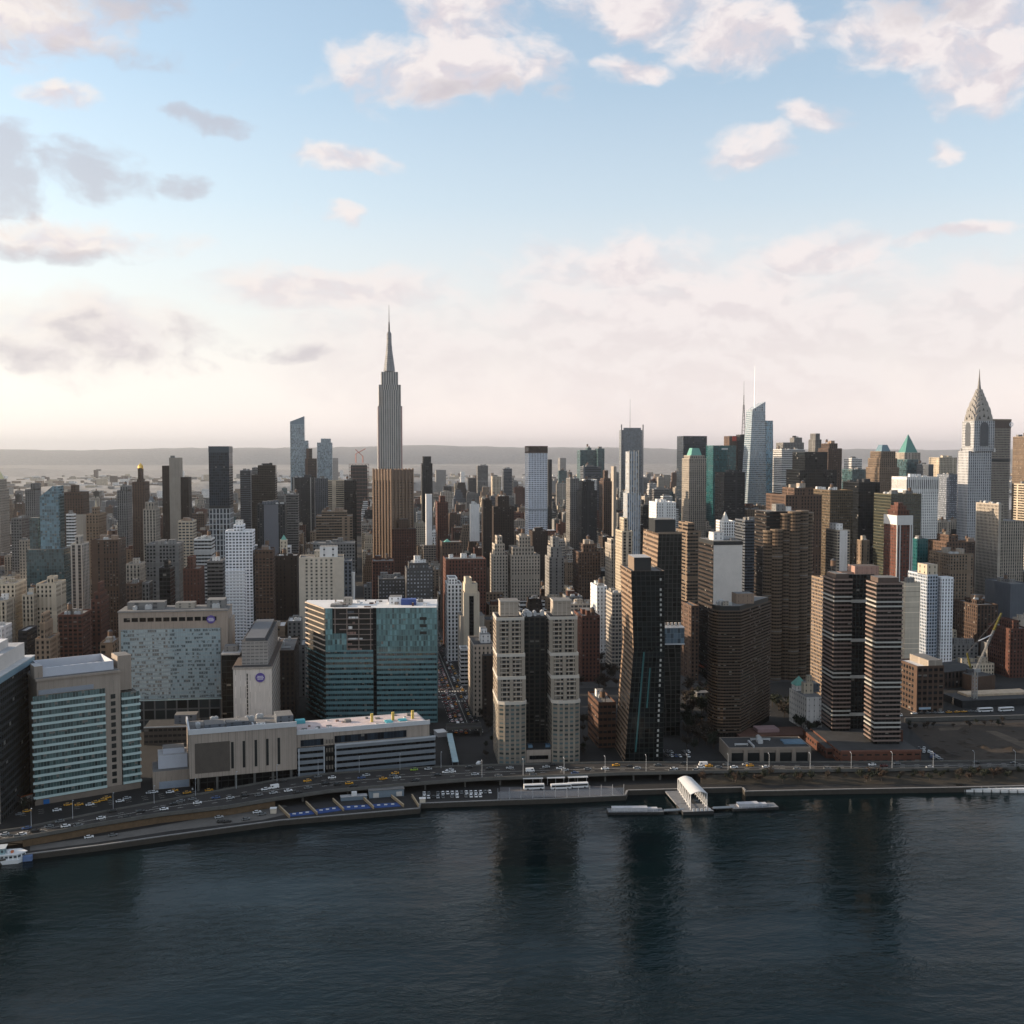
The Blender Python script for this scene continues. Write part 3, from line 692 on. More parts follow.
# D  concrete block with the round sign
def concrete_hospital():
    Y = -138; S = Site.at(233.5, 272, Y, 700); W = S.W; L = on_x(283.5, 700, S.o.x+W).y-Y
    r = S.root('hospital_building', 'windowless pale concrete hospital tower with round purple sign and a slit of windows')
    z = S.z(250, 669)
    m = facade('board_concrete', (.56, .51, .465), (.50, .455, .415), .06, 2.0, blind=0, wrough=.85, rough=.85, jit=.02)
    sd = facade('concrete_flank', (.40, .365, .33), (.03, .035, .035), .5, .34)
    q = MB()
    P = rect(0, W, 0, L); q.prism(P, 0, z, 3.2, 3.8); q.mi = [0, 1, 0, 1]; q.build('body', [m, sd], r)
    bx(r, 'cornice', plain('weathered_concrete', (.3, .27, .24), .9, var=.3, nscale=.4), -.5, W+.5, -.5, L+.5, z, z+1.3, top=roof_mat('brown'))
    x = S.s(247.5)
    for k in range(13):
        zz = S.z(247, 722)+k*(S.z(247, 673)-S.z(247, 722))/13
        bx(r, 'slit_window', plain('dark_pane', (.02, .022, .022)), x-.4, x+.4, -.12, .05, zz, zz+2.1)
    z1 = z+1.3; zp = S.z(258, 641, 8)
    ph = facade('louvred_concrete', (.30, .28, .26), (.06, .06, .06), .8, .18, span=(.27, .25, .235))
    p = bx(r, 'plant_storey', ph, S.s(242, 660, 8), S.s(268, 660, 8), 7, L-10, z1, zp, 3, 2.2, roof_mat('tar'))
    bx(r, 'railing', plain('dark_metal', (.06, .06, .065)), .4, W-.4, .4, .5, z1, z1+1.1)
    q = MB(); a, b = S.s(243, 660, 8), S.s(267, 660, 8)
    for i in range(6): bx(r, 'cooling_fan', plain('unit_dark', (.09, .09, .095), .6), a+1.5+i*(b-a-4)/5.5, a+3.6+i*(b-a-4)/5.5, 10, L-14, zp, zp+1.8)
    round_sign(r, S.s(260.5), 0, S.z(260, 677.5), 3.1)
    S.note(r, 0, W, 0, L, 232, 284, 641, 722, 'the windowless concrete hospital tower')
    # dark glazed link beside it
    S2 = Site.at(222, 240, -100, 690); W2 = S2.W; r2 = S2.root('link_building', 'narrow dark glazed link block wedged beside the windowless concrete tower')
    z2 = S2.z(230, 655); bx(r2, 'facade', G('black', .94, .86), 0, W2, 0, 22, 0, z2, 3, 4); bx(r2, 'roof', roof_mat('pale'), -.3, W2+.3, -.3, 22.3, z2, z2+1.2)
    penthouse(r2, 'grey', 1, W2-2, 6, 16, z2+1.2, z2+5)
    S2.note(r2, 0, W2, 0, 22, 222, 240, 650, 722, 'the dark link block')
concrete_hospital()

# F  brown block behind
H('office_building', 'long brown block with a plant covered flat roof behind the windowless concrete hospital tower', 258, 299, 652, -62, 62, F('punched', 'dkbrown'), 3.2, 3.6, roof='grey', kit=0, vb=700, wall='brown')
_r = HEROES[-1]['root']; _z, (_a, _b, _c, _d2) = INFO[_r.name]
roof_plant(_r, _a+3, _b-3, _c+4, _d2-4, _z, rnd, 16); penthouse(_r, 'grey', _a+4, _a+13, _c+22, _c+40, _z, _z+4.5)

# G  teal glass block still being finished
def teal_block():
    S = Site(326, 724, 437, 722.5); W = S.W; r = S.root('glass_building', 'unfinished teal glass hospital block with open floors near the top and cluttered white roof')
    z = S.z(380, 608); a, b = S.s(373.5), S.s(377)
    p1 = on_z(306, 601.5, z+GZ) - S.o; cs, cn = p1.dot(S.u), p1.dot(S.n); D = max(cn+6, 46)
    tg = facade('teal_ribbon', (.12, .215, .235), (.014, .034, .04), .95, .46, span=(.12, .22, .24), blind=.08, rough=.06, gspec=.9, wrough=.25, jit=.02)
    tg2 = facade('teal_glass', (.11, .20, .21), (.085, .17, .18), .86, .86, span=(.10, .18, .185), blind=.02, rough=.06, gspec=.9, wrough=.25, jit=.02)
    floors = 22; fh = z/floors
    foot = [(0, .8), (W, .8), (W, D), (cs, D), (cs, cn)]
    core = MB(); core.prism(inset(foot, 1.2), 0, z-.5, 3, fh); core.build('core', plain('dark_interior', (.03, .028, .026), .9), r)
    open_from = floors-8
    zo = open_from*fh; zsplit = S.z(400, 652)
    bx(r, 'curtain_wall', tg, .2, a, 0, .9, 0, zo, 1.6, fh)
    bx(r, 'curtain_wall', tg, b, W, 0, .9, 0, zsplit, 1.6, fh)
    bx(r, 'curtain_wall', tg2, b, W, 0, .9, zsplit, z, 1.6, fh)
    bx(r, 'curtain_wall', tg2, .2, S.s(333), 0, .9, zo, z, 1.6, fh)
    bx(r, 'curtain_wall', tg2, S.s(333), S.s(347), 0, .9, zo, zo+3.2*fh, 1.6, fh)
    bx(r, 'recess', DARKGL, a, b, 1.0, 1.6, 0, z, 3, fh)
    bx(r, 'flank', tg, W-.05, W+.5, .9, D, 0, z-2, 1.8, fh)
    slab = plain('raw_slab', (.24, .19, .165), .85, var=.35)
    for k in range(open_from, floors+1):
        bx(r, 'floor_slab', slab, S.s(333.5) if k % 3 else S.s(340), a-.2, .25+(k % 2)*.5, 12, k*fh-.5, k*fh-.05)
        if k < floors: penthouse(r, rnd.choice(('pink', 'brick', 'white', 'slate')), S.s(342)+rnd.uniform(0, 8), S.s(352)+rnd.uniform(0, 9), 1.5, 5, k*fh, k*fh+rnd.uniform(1, 2.4), 'site_store')
    for i in range(4):
        x = S.s(335)+i*(a-S.s(338))/3
        bx(r, 'column', slab, x, x+.7, .9, 1.6, zo, z, 3, 3)
    # the chamfered flank with bare floors
    e0, e1 = Vector((0, .8)), Vector((cs, cn)); dv = (e1-e0).normalized(); nn = Vector((dv.y, -dv.x))
    nn = -nn if nn.x > 0 else nn
    sl2 = plain('sunlit_slab', (.46, .37, .29), .85, var=.2)  # lit copy of the raw slab, warm sun put into the colour
    for k in range(1, floors+1):
        q = MB(); o = nn*.9
        q.prism([(e0.x, e0.y), (e1.x, e1.y), (e1.x+o.x, e1.y+o.y), (e0.x+o.x, e0.y+o.y)][::-1], k*fh-(.7 if k > 9 else 1.3), k*fh, top=0, bottom=True)
        q.build('floor_slab', sl2 if k > floors-9 else tg2, r)
    rf = MB(); rf.quad([(x, y, z) for x, y in foot]); rf.build('roof', roof_mat('white'), r)
    for k in range(26):
        w, d = rnd.uniform(1, 5), rnd.uniform(1, 4); x, y = rnd.uniform(3, W-8), rnd.uniform(4, D-8)
        wl = rnd.choice(('white', 'white', 'grey', 'pink', 'stone', 'brick')); penthouse(r, wl, x, x+w, y, y+d, z, z+rnd.uniform(.6, 2.6), 'site_store')
    x = S.s(401, 605, 14); bx(r, 'blue_tarp', plain('blue_tarp', (.04, .075, .24), .6), x, x+11, 14, 22, z, z+4.2)
    penthouse(r, 'white', x-9, x, 18, 30, z, z+5.5); penthouse(r, 'stone', S.s(344, 605, 20), S.s(352, 605, 20), 16, 26, z, z+5)
    penthouse(r, 'grey', S.s(331, 605, 10), S.s(348, 605, 10), 6, 14, z, z+1.8)
    vent = plain('dark_pane', (.02, .022, .022))
    for k in range(3): bx(r, 'vent_opening', vent, S.s(420), S.s(427), -.08, .1, S.z(420, 620+k*7.2), S.z(420, 617+k*7.2))
    S.note(r, cs, W, 0, D, 305, 438, 600, 722, 'the teal glass block')
teal_block()

# H  long low block along the drive
def long_block():
    S = Site(190, 792.5, 434.5, 769); W = S.W; r = S.root('science_building', 'long low river front block, one half blank stone panels and one half ribbon glass')
    sx = lambda p: S.s(p, 760); c = sx(297); zt = S.z(190, 735); zs = S.z(190, 779); D = 34
    ze = S.z(430, 724.5); z2 = S.z(430, 737)
    st = facade('ribbed_stone', (.32, .27, .23), (.24, .2, .17), .1, 2.0, blind=0, rough=.85, jit=.02)
    body = bx(r, 'stone_wall', st, 0, c, 0, D, zs, zt, 1.9, 40, roof_mat('grey'))
    bx(r, 'recessed_base', DARKGL, 2, c, 3.5, D, 0, zs, 4, 5)
    for i in range(6): bx(r, 'pilotis', conc, 4+i*(c-8)/5, 5.3+i*(c-8)/5, .6, 1.8, 0, zs, 3, 5)
    bx(r, 'dark_panel', plain('bronze_panel', (.085, .072, .062), .4, var=.2, nscale=.4), sx(195), sx(230), -.2, .1, S.z(210, 772.5), S.z(210, 742.5))
    for p in (232.5, 244, 256, 267.5, 279):
        bx(r, 'slot_window', plain('dark_pane', (.02, .022, .022)), sx(p)-.75, sx(p)+.75, -.08, .1, S.z(p, 768.5-(p-232)*.09), S.z(p, 742-(p-232)*.09))
    bx(r, 'parapet', plain('pale_metal_rim', (.5, .51, .53), .5, var=.08), -.4, c, -.4, .5, zt, zt+3.0)
    bx(r, 'parapet', plain('pale_metal_rim', (.5, .51, .53)), -.4, .5, .6, D, zt, zt+3.0)
    for (p0, p1, y0, y1, h) in ((206, 226, 8, 20, 3.2), (228, 251, 9, 19, 3.4), (279, 296, 10, 24, 4.6)):
        penthouse(r, 'slate', sx(p0), sx(p1), y0, y1, zt, zt+h)
    roof_plant(r, 4, c-4, 5, D-4, zt, rnd, 12)
    # glazed half
    bx(r, 'upper_storey', st, c+.3, sx(430), 1.2, D, z2, ze, 1.9, 40, roof_mat('pale'))
    strip_ = G('navy', .95, .9)
    bx(r, 'window_strip', strip_, sx(301), sx(324), 1.0, 1.3, S.z(310, 746.5), S.z(310, 740), 2, 4); bx(r, 'window_strip', strip_, sx(335), sx(407), 1.0, 1.3, S.z(370, 740.5), S.z(370, 733.5), 2, 4)
    bx(r, 'parapet', plain('pale_metal_rim', (.5, .51, .53)), c+.2, sx(430.5), .8, 1.6, ze, ze+2.6)
    core = bx(r, 'glazed_wall', DARKGL, c+.2, W, 0, D-2, 0, z2-.2, 3, 4.4)
    bt = plain('grey_metal_band', (.21, .235, .265), .35, .3, var=.12, nscale=.2)
    z0 = S.z(430, 764.5); n = 5
    for k in range(n):
        z = z0+k*(z2-z0-2.1)/(n-1)
        bx(r, 'spandrel_band', bt, c+.4, sx(324.5), -.7, .05, z, z+2.1); bx(r, 'spandrel_band', bt, sx(334.5), W+.5, -.7, .05, z, z+2.1)
    for p in (298.3, 323.5, 335): bx(r, 'mullion', STEEL, sx(p), sx(p)+.6, -.95, -.05, 0, z2, 3, 4)
    for k in range(4): 
        for j in range(3): bx(r, 'lit_pane', plain('dull_pane', (.14, .12, .10), .3), sx(326+j*2.8), sx(327.6+j*2.8), -.1, .04, z0+3+k*5.2, z0+5.4+k*5.2)  # flat dull brown panes, paler than the glazing around them
    bx(r, 'terrace_edge', STEEL, sx(335), W+.6, -.9, .3, z2-.2, z2+.7)
    bx(r, 'hoarding', plain('orange_hoarding', (.42, .13, .05), .7), sx(300), sx(320), -1.6, -1.2, 0, 2.6); bx(r, 'hoarding', plain('orange_hoarding', (.42, .13, .05)), sx(333), sx(353), -1.6, -1.2, 0, 2.6)
    bx(r, 'roof_deck', plain('pinkish_roof', (.50, .42, .41), .8, var=.35, nscale=.2), c+2, sx(428), 2.5, D-3, ze+.02, ze+.35)
    for k in range(16):
        w = rnd.uniform(1, 4); x = rnd.uniform(c+4, sx(425)); y = rnd.uniform(4, D-6); penthouse(r, rnd.choice(('white', 'pink', 'white', 'grey')), x, x+w, y, y+w, ze+.35, ze+rnd.uniform(.8, 2), 'site_store')
    for p in (376.5, 398, 418): bx(r, 'hoist_post', plain('yellow_hoist', (.45, .34, .08), .6), sx(p), sx(p)+1.5, 16, 17.5, ze+.35, ze+5.5)
    bx(r, 'blue_sheet', plain('turquoise_sheet', (.08, .36, .42), .5), sx(390), sx(397), 10, 16, ze+.35, ze+1.2); bx(r, 'blue_sheet', plain('turquoise_sheet', (.08, .36, .42)), sx(404), sx(412), 12, 17, ze+.35, ze+1.0)
    bx(r, 'blue_sheet', plain('turquoise_sheet', (.08, .36, .42)), sx(302), sx(312), 26, 31, ze+.35, ze+2.4)
    S.note(r, 0, W, 0, D, 189, 436, 722, 790, 'the long low river front block')
long_block()

# I  small stone block, J the dark block behind it
def small_stone():
    S = Site(153, 790, 190, 786.5); W = S.W; r = S.root('pump_house', 'small square stone pump house with pale metal storey on top')
    z = S.z(170, 770.5); z2 = S.z(170, 753.5, 5)
    bx(r, 'wall', STONE, 0, W, 0, 22, 0, z, 3, 4, roof_mat('grey')); bx(r, 'base_band', plain('grey_blue_panel', (.26, .30, .36), .5), 3.5, W-.5, -.2, .1, .2, 4.4)
    bx(r, 'upper_storey', plain('pale_screen', (.48, .50, .56)), 3.2, W-1, 5, 20, z, z2-1, 3, 3, roof_mat('pale'))
    bx(r, 'upper_storey', plain('pale_screen', (.48, .50, .56)), 6, W-2.5, 9, 19, z2-1, z2+2, 3, 3, roof_mat('grey'))
    S.note(r, 0, W, 0, 22, 152, 190, 753, 788, 'the pump house')
    S = Site.at(144, 196, -118, 740); W = S.W; r = S.root('clinic_building', 'low dark clinic block with white roof rail between the hospitals')
    z = S.z(170, 727); bx(r, 'facade', facade('clinic_brown', (.085, .072, .062), (.02, .02, .02), .8, .4, span=(.085, .072, .062)), 0, W, 0, 22, 0, z, 3, 4.2, roof_mat('tar'))
    bx(r, 'roof_rail', STEEL, 0, W, -.4, .1, z-.2, z+.6); penthouse(r, 'slate', W*.55, W*.98, 8, 18, z, z+6)
    S.note(r, 0, W, 0, 22, 144, 196, 722, 760, 'the dark clinic block')
    # the low wall and bank below the laboratory block
    S = Site(14, 806, 33, 800); r = S.root('boundary_wall', 'short pale boundary wall with red coping below the laboratory block', 'wall')
    bx(r, 'wall', plain('pale_wall', (.5, .5, .5)), 0, S.W, 0, .6, 0, 3.4); bx(r, 'coping', plain('orange_hoarding', (.42, .13, .05)), -.1, S.W+.1, -.1, .7, 3.4, 3.9)
small_stone()

# ------------------------------------------------------------------ K  twin stepped apartment block
def twin_stepped():
    S = Site(498, 765, 581, 762.5); W = S.W; r = S.root('apartment_building', 'tan twin apartment tower stepping down in terraces with a dark recess between its two halves', 'building')
    tan = facade('riverside_tan', (.275, .235, .19), (.016, .02, .023), .74, .54, span=(.25, .195, .15), blind=.2, jit=.02)
    tan2 = facade('riverside_tan_bays', (.245, .21, .17), (.055, .08, .085), .62, .46, blind=.3, jit=.02)
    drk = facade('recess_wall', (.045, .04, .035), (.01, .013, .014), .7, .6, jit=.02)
    rim = plain('terrace_rim', (.47, .43, .38), .7, var=.1)
    ztop = S.z(510, 619, 14); zs = [S.z(510, 703.5), S.z(510, 678.5, 5), S.z(510, 655.5, 9)]
    sx = lambda p, t=0: S.s(p, 690, t)
    D = 40
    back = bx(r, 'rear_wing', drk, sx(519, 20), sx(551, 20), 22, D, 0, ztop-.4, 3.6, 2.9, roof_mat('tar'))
    for (p0, p1) in ((498.5, 526.5), (552.5, 580.5)):
        a, b = sx(p0), sx(p1); w = b-a; m = (a+b)/2; dx = sx(512, 14)-sx(512)-1.0
        off = 0
        # bay shaped lowest tier
        t0 = [(a, 2.2), (a+w*.22, 0), (b-w*.22, 0), (b, 2.2), (b, D-2), (a, D-2)]
        t1 = [(a, 6.0), (b, 6.0), (b, D-2), (a, D-2)]; t2 = [(a, 9.5), (b, 9.5), (b, D-2), (a, D-2)]; t3 = [(a, 14), (b, 14), (b, D-2), (a, D-2)]
        half = thing('tower_half', '', ''); half.parent = r
        for k in ('label', 'category'): del half[k]
        for i, (poly, z0, z1) in enumerate(((t0, 0, zs[0]), (t1, zs[0], zs[1]), (t2, zs[1], zs[2]), (t3, zs[2], ztop))):
            q = MB(); q.prism(poly, z0, z1, 2.9 if i else 3.2, 2.85, 0, 1); q.build('storeys', [tan2 if i == 0 else tan, roof_mat('tar')], half)
            pp = inset(poly, -.25); qq = inset(poly, .35); q = MB(); n = len(pp)
            for j in range(n):
                A, B, C_, E_ = pp[j], pp[(j+1) % n], qq[(j+1) % n], qq[j]
                q.quad([(A[0], A[1], z1-.9), (B[0], B[1], z1-.9), (B[0], B[1], z1+1.1), (A[0], A[1], z1+1.1)]); q.quad([(A[0], A[1], z1+1.1), (B[0], B[1], z1+1.1), (C_[0], C_[1], z1+1.1), (E_[0], E_[1], z1+1.1)])
                q.quad([(E_[0], E_[1], z1+1.1), (C_[0], C_[1], z1+1.1), (C_[0], C_[1], z1), (E_[0], E_[1], z1)])
            q.build('terrace_rim', rim, half)
            if i:
                f0 = {1: 6.0, 2: 9.5, 3: 14}[i]
                for (u, v) in ((-.01, .12), (.44, .56), (.88, 1.01)): bx(half, 'blank_pier', plain('tan_pier', (.285, .245, .2), .85, var=.12), a+w*u, a+w*v, f0-.3, f0+.1, z0, z1-1)
            # balcony slabs on the two inner bays of each floor
            if i:
                f0 = {1: 6.0, 2: 9.5, 3: 14}[i]; nf = max(1, round((z1-z0)/2.85)); fh = (z1-z0)/nf
                for k in range(nf):
                    for (u, v) in ((.13, .42), (.58, .87)):
                        bx(half, 'balcony', rim, a+w*u, a+w*v, f0-.9, f0, z0+k*fh-.1, z0+k*fh+.12)
        bx(half, 'penthouse', facade('penthouse_tan', (.36, .31, .26), (.2, .17, .14), .8, .1), a+w*.16, b-w*.18, 18, 30, ztop+1.2, ztop+10.5, 3, 3, roof_mat('pale'))
        bx(half, 'penthouse_rim', rim, a+w*.14, b-w*.16, 17.6, 30.4, ztop+10.5, ztop+11.2, top=roof_mat('grey'))
    roof_plant(r, sx(524, 22), sx(547, 22), 24, D-3, ztop, rnd, 10)
    bx(r, 'low_wing', STONE, sx(527), sx(552), 3, 20, 0, S.z(540, 751), 3, 4, roof_mat('tar')); bx(r, 'low_wing_window', DARKGL, sx(530), sx(549), 2.8, 3.05, 2, 4.5, 2, 2.5)
    bx(r, 'roof_light', plain('blue_glass', (.12, .2, .28), .2), sx(528.5, 6), sx(533, 6), 8, 12, S.z(540, 751), S.z(540, 751)+1.6); bx(r, 'roof_light', plain('blue_glass', (.12, .2, .28)), sx(546, 6), sx(551, 6), 8, 12, S.z(540, 751), S.z(540, 751)+1.6)
    S.note(r, 0, W, 0, D, 492, 582, 602, 762, 'the twin stepped apartment tower')
twin_stepped()

# ------------------------------------------------------------------ L  pair of bent copper clad towers
def loft(b, rings, cw, fh, mi_of):
    """rings: (z, footprint); walls between them share bays"""
    vz = 0.0
    for (z0, p0), (z1, p1) in zip(rings, rings[1:]):
        n = len(p0)
        for i in range(n):
            j = (i+1) % n; L = math.hypot(p0[j][0]-p0[i][0], p0[j][1]-p0[i][1]); nb = max(1, round(L/cw))
            b.quad([(*p0[i], z0), (*p0[j], z0), (*p1[j], z1), (*p1[i], z1)], [(0, z0/fh), (nb, z0/fh), (nb, z1/fh), (0, z1/fh)], mi_of(i))
def bent_towers():
    cop = facade('copper_grid', (.25, .172, .12), (.035, .028, .023), .8, .5, span=(.23, .16, .11), blind=.12, rough=.15, jit=.02, wrough=.6)
    blk = facade('dark_curtain', (.013, .016, .016), (.006, .008, .009), .84, .8, blind=.0, rough=.05, gspec=.12, wrough=.3, jit=.02)
    # the nearer one
    S = Site(625, 763.5, 651, 763); r = S.root('glass_tower', 'dark glass tower bent at the waist with a copper grid flank and black penthouse', 'tower')
    zt = S.z(631, 571); zm = S.z(633, 650); L = 40
    def ringa(z, pl, pr, py, dx=0): a, b = S.s(pl, py), S.s(pr, py); return (z, [(a, 0), (b, 0), (b, L), (a, L)])
    rings = [ringa(0, 624.6, 663, 762), ringa(zm, 633.5, 665, 650), ringa(zt, 631, 664.5, 572)]
    b = MB(); loft(b, rings, 3.0, 3.2, lambda i: 1 if i in (3, 2) else 0); b.build('facade', [blk, cop], r)
    ra = rings[-1][1]
    rf = MB(); rf.quad([(x, y, zt-.8) for x, y in inset(ra, .5)]); rf.build('roof', roof_mat('grey'), r)
    pr_ = MB(); qq = inset(ra, .5)
    for i in range(4):
        A, B, C_, E_ = ra[i], ra[(i+1) % 4], qq[(i+1) % 4], qq[i]; pr_.quad([(*A, zt), (*B, zt), (*C_, zt), (*E_, zt)]); pr_.quad([(*E_, zt), (*C_, zt), (*C_, zt-.8), (*E_, zt-.8)])
    pr_.build('parapet', plain('copper_edge', (.2, .15, .11), .5), r)
    a, bb = S.s(634, 572, 8), S.s(651, 572, 8); zp = S.z(640, 557.5, 8)
    q = MB(); q.prism(rect(a, bb, 8, 30), zt-.8, zp, 3, 4, 0, 1); q.mi = [0, 0, 0, 1, 2]; q.build('penthouse', [plain('black_screen', (.018, .02, .022), .5), plain('copper_edge', (.2, .15, .11)), roof_mat('pale')], r)
    # column of pale corner windows
    for k in range(36):
        t = k/36; z = 4+t*(zt-7); z1 = z
        if z < zm: u = z/zm; px = 657*(1-u)+661*u
        else: u = (z-zm)/(zt-zm); px = 661*(1-u)+660.5*u
        py = px_of(S.o+Vector((0, 0, z)))[1]; x = S.s(px, py)
        if k % 7 == 6: continue
        q = MB(); q.box(-.55, .55, -.18, .08, 0, 1.5); q.build('corner_window', plain('pale_pane', (.42, .41, .39), .3), r, (x, 0, z))
    teal = plain('teal_streak', (.028, .095, .10), .2)
    for (p0, y0, p1, y1) in ((644, 652, 635.5, 752), (650, 668, 646.8, 708)):
        z0, z1 = S.z(p1, y1), S.z(p0, y0); x0, x1 = S.s(p1, y1), S.s(p0, y0)
        q = MB(); q.prism([(x0-.5, -.16), (x0+.5, -.16), (x0+.5, .1), (x0-.5, .1)], z0, z1, 1, 3, poly1=[(x1-.5, -.16), (x1+.5, -.16), (x1+.5, .1), (x1-.5, .1)], top=0, bottom=True); q.build('teal_fin', teal, r)  # thin slanted teal strips standing proud of the dark front
    S.note(r, 0, S.W+10, 0, L, 614, 666, 557, 762, 'the nearer bent copper tower')
    oa = S
    # the taller one behind
    S = Site(661, 736, 681, 735.6); r = S.root('glass_tower', 'taller dark glass tower with a copper grid flank behind its bent twin', 'tower')
    zt = S.z(670, 533.5); zm = S.z(670, 640); L = 52
    def rb(z, pl, pr, py): a, b = S.s(pl, py), S.s(pr, py); return (z, [(a, 0), (b, 0), (b, L), (a, L)])
    rings = [rb(0, 661, 680, 735), rb(zm, 654, 681, 640), rb(zt, 658.5, 682, 533.5)]
    bk_ = facade('dark_curtain_bronze', (.035, .035, .032), (.009, .010, .010), .82, .84, blind=.0, rough=.06, gspec=.16, wrough=.3, jit=.02)
    b = MB(); loft(b, rings, 3.0, 3.2, lambda i: 1 if i in (3, 2) else 0); b.build('facade', [bk_, cop], r)
    rf = MB(); rf.quad([(x, y, zt-.5) for x, y in inset(rings[-1][1], .4)]); rf.build('roof', roof_mat('tar'), r)
    a, bb = S.s(655, 533, 18), S.s(675.5, 533, 18); zp = S.z(660, 519.5, 18)
    q = MB(); q.prism(rect(a, bb, 18, 40), zt-.5, zp, 3, 4, 0, 1); q.build('penthouse', [plain('black_screen', (.018, .02, .022)), roof_mat('grey')], r)
    bx(r, 'roof_edge', plain('copper_edge', (.2, .15, .11)), S.s(659, 533), S.s(682, 533), -.1, .5, zt-.4, zt+1.0)
    S.note(r, -8, S.W, 0, L, 641, 683, 519, 735, 'the taller copper tower')
    # glazed bridge between the two, with a row of pale boxes above
    z0, z1, z2 = S.z(670, 641), S.z(670, 626), S.z(670, 604)
    rr = thing('sky_bridge', 'pale blue glazed bridge spanning high up between the two bent copper towers', 'bridge', S.o, S.rz)
    x0, x1 = S.s(663, 630, -9), S.s(684, 630, -9)
    bx(rr, 'bridge_glazing', G('blue', .9, .92), x0, x1, -10, -.3, z0, z1, 2.5, 4); bx(rr, 'bridge_floor', STEEL, x0-.2, x1+.2, -10.2, -.3, z0-.8, z0-.02); bx(rr, 'bridge_roof', plain('pale_metal_rim', (.5, .51, .53)), x0-.2, x1+.2, -10.2, -.3, z1+.02, z1+.7)
    for k in range(5): bx(rr, 'sun_shade', plain('pale_wall', (.5, .5, .5)), x0+1+k*2.6, x0+2.4+k*2.6, -6, -4.5, z1+.7, z1+3.2)
bent_towers()

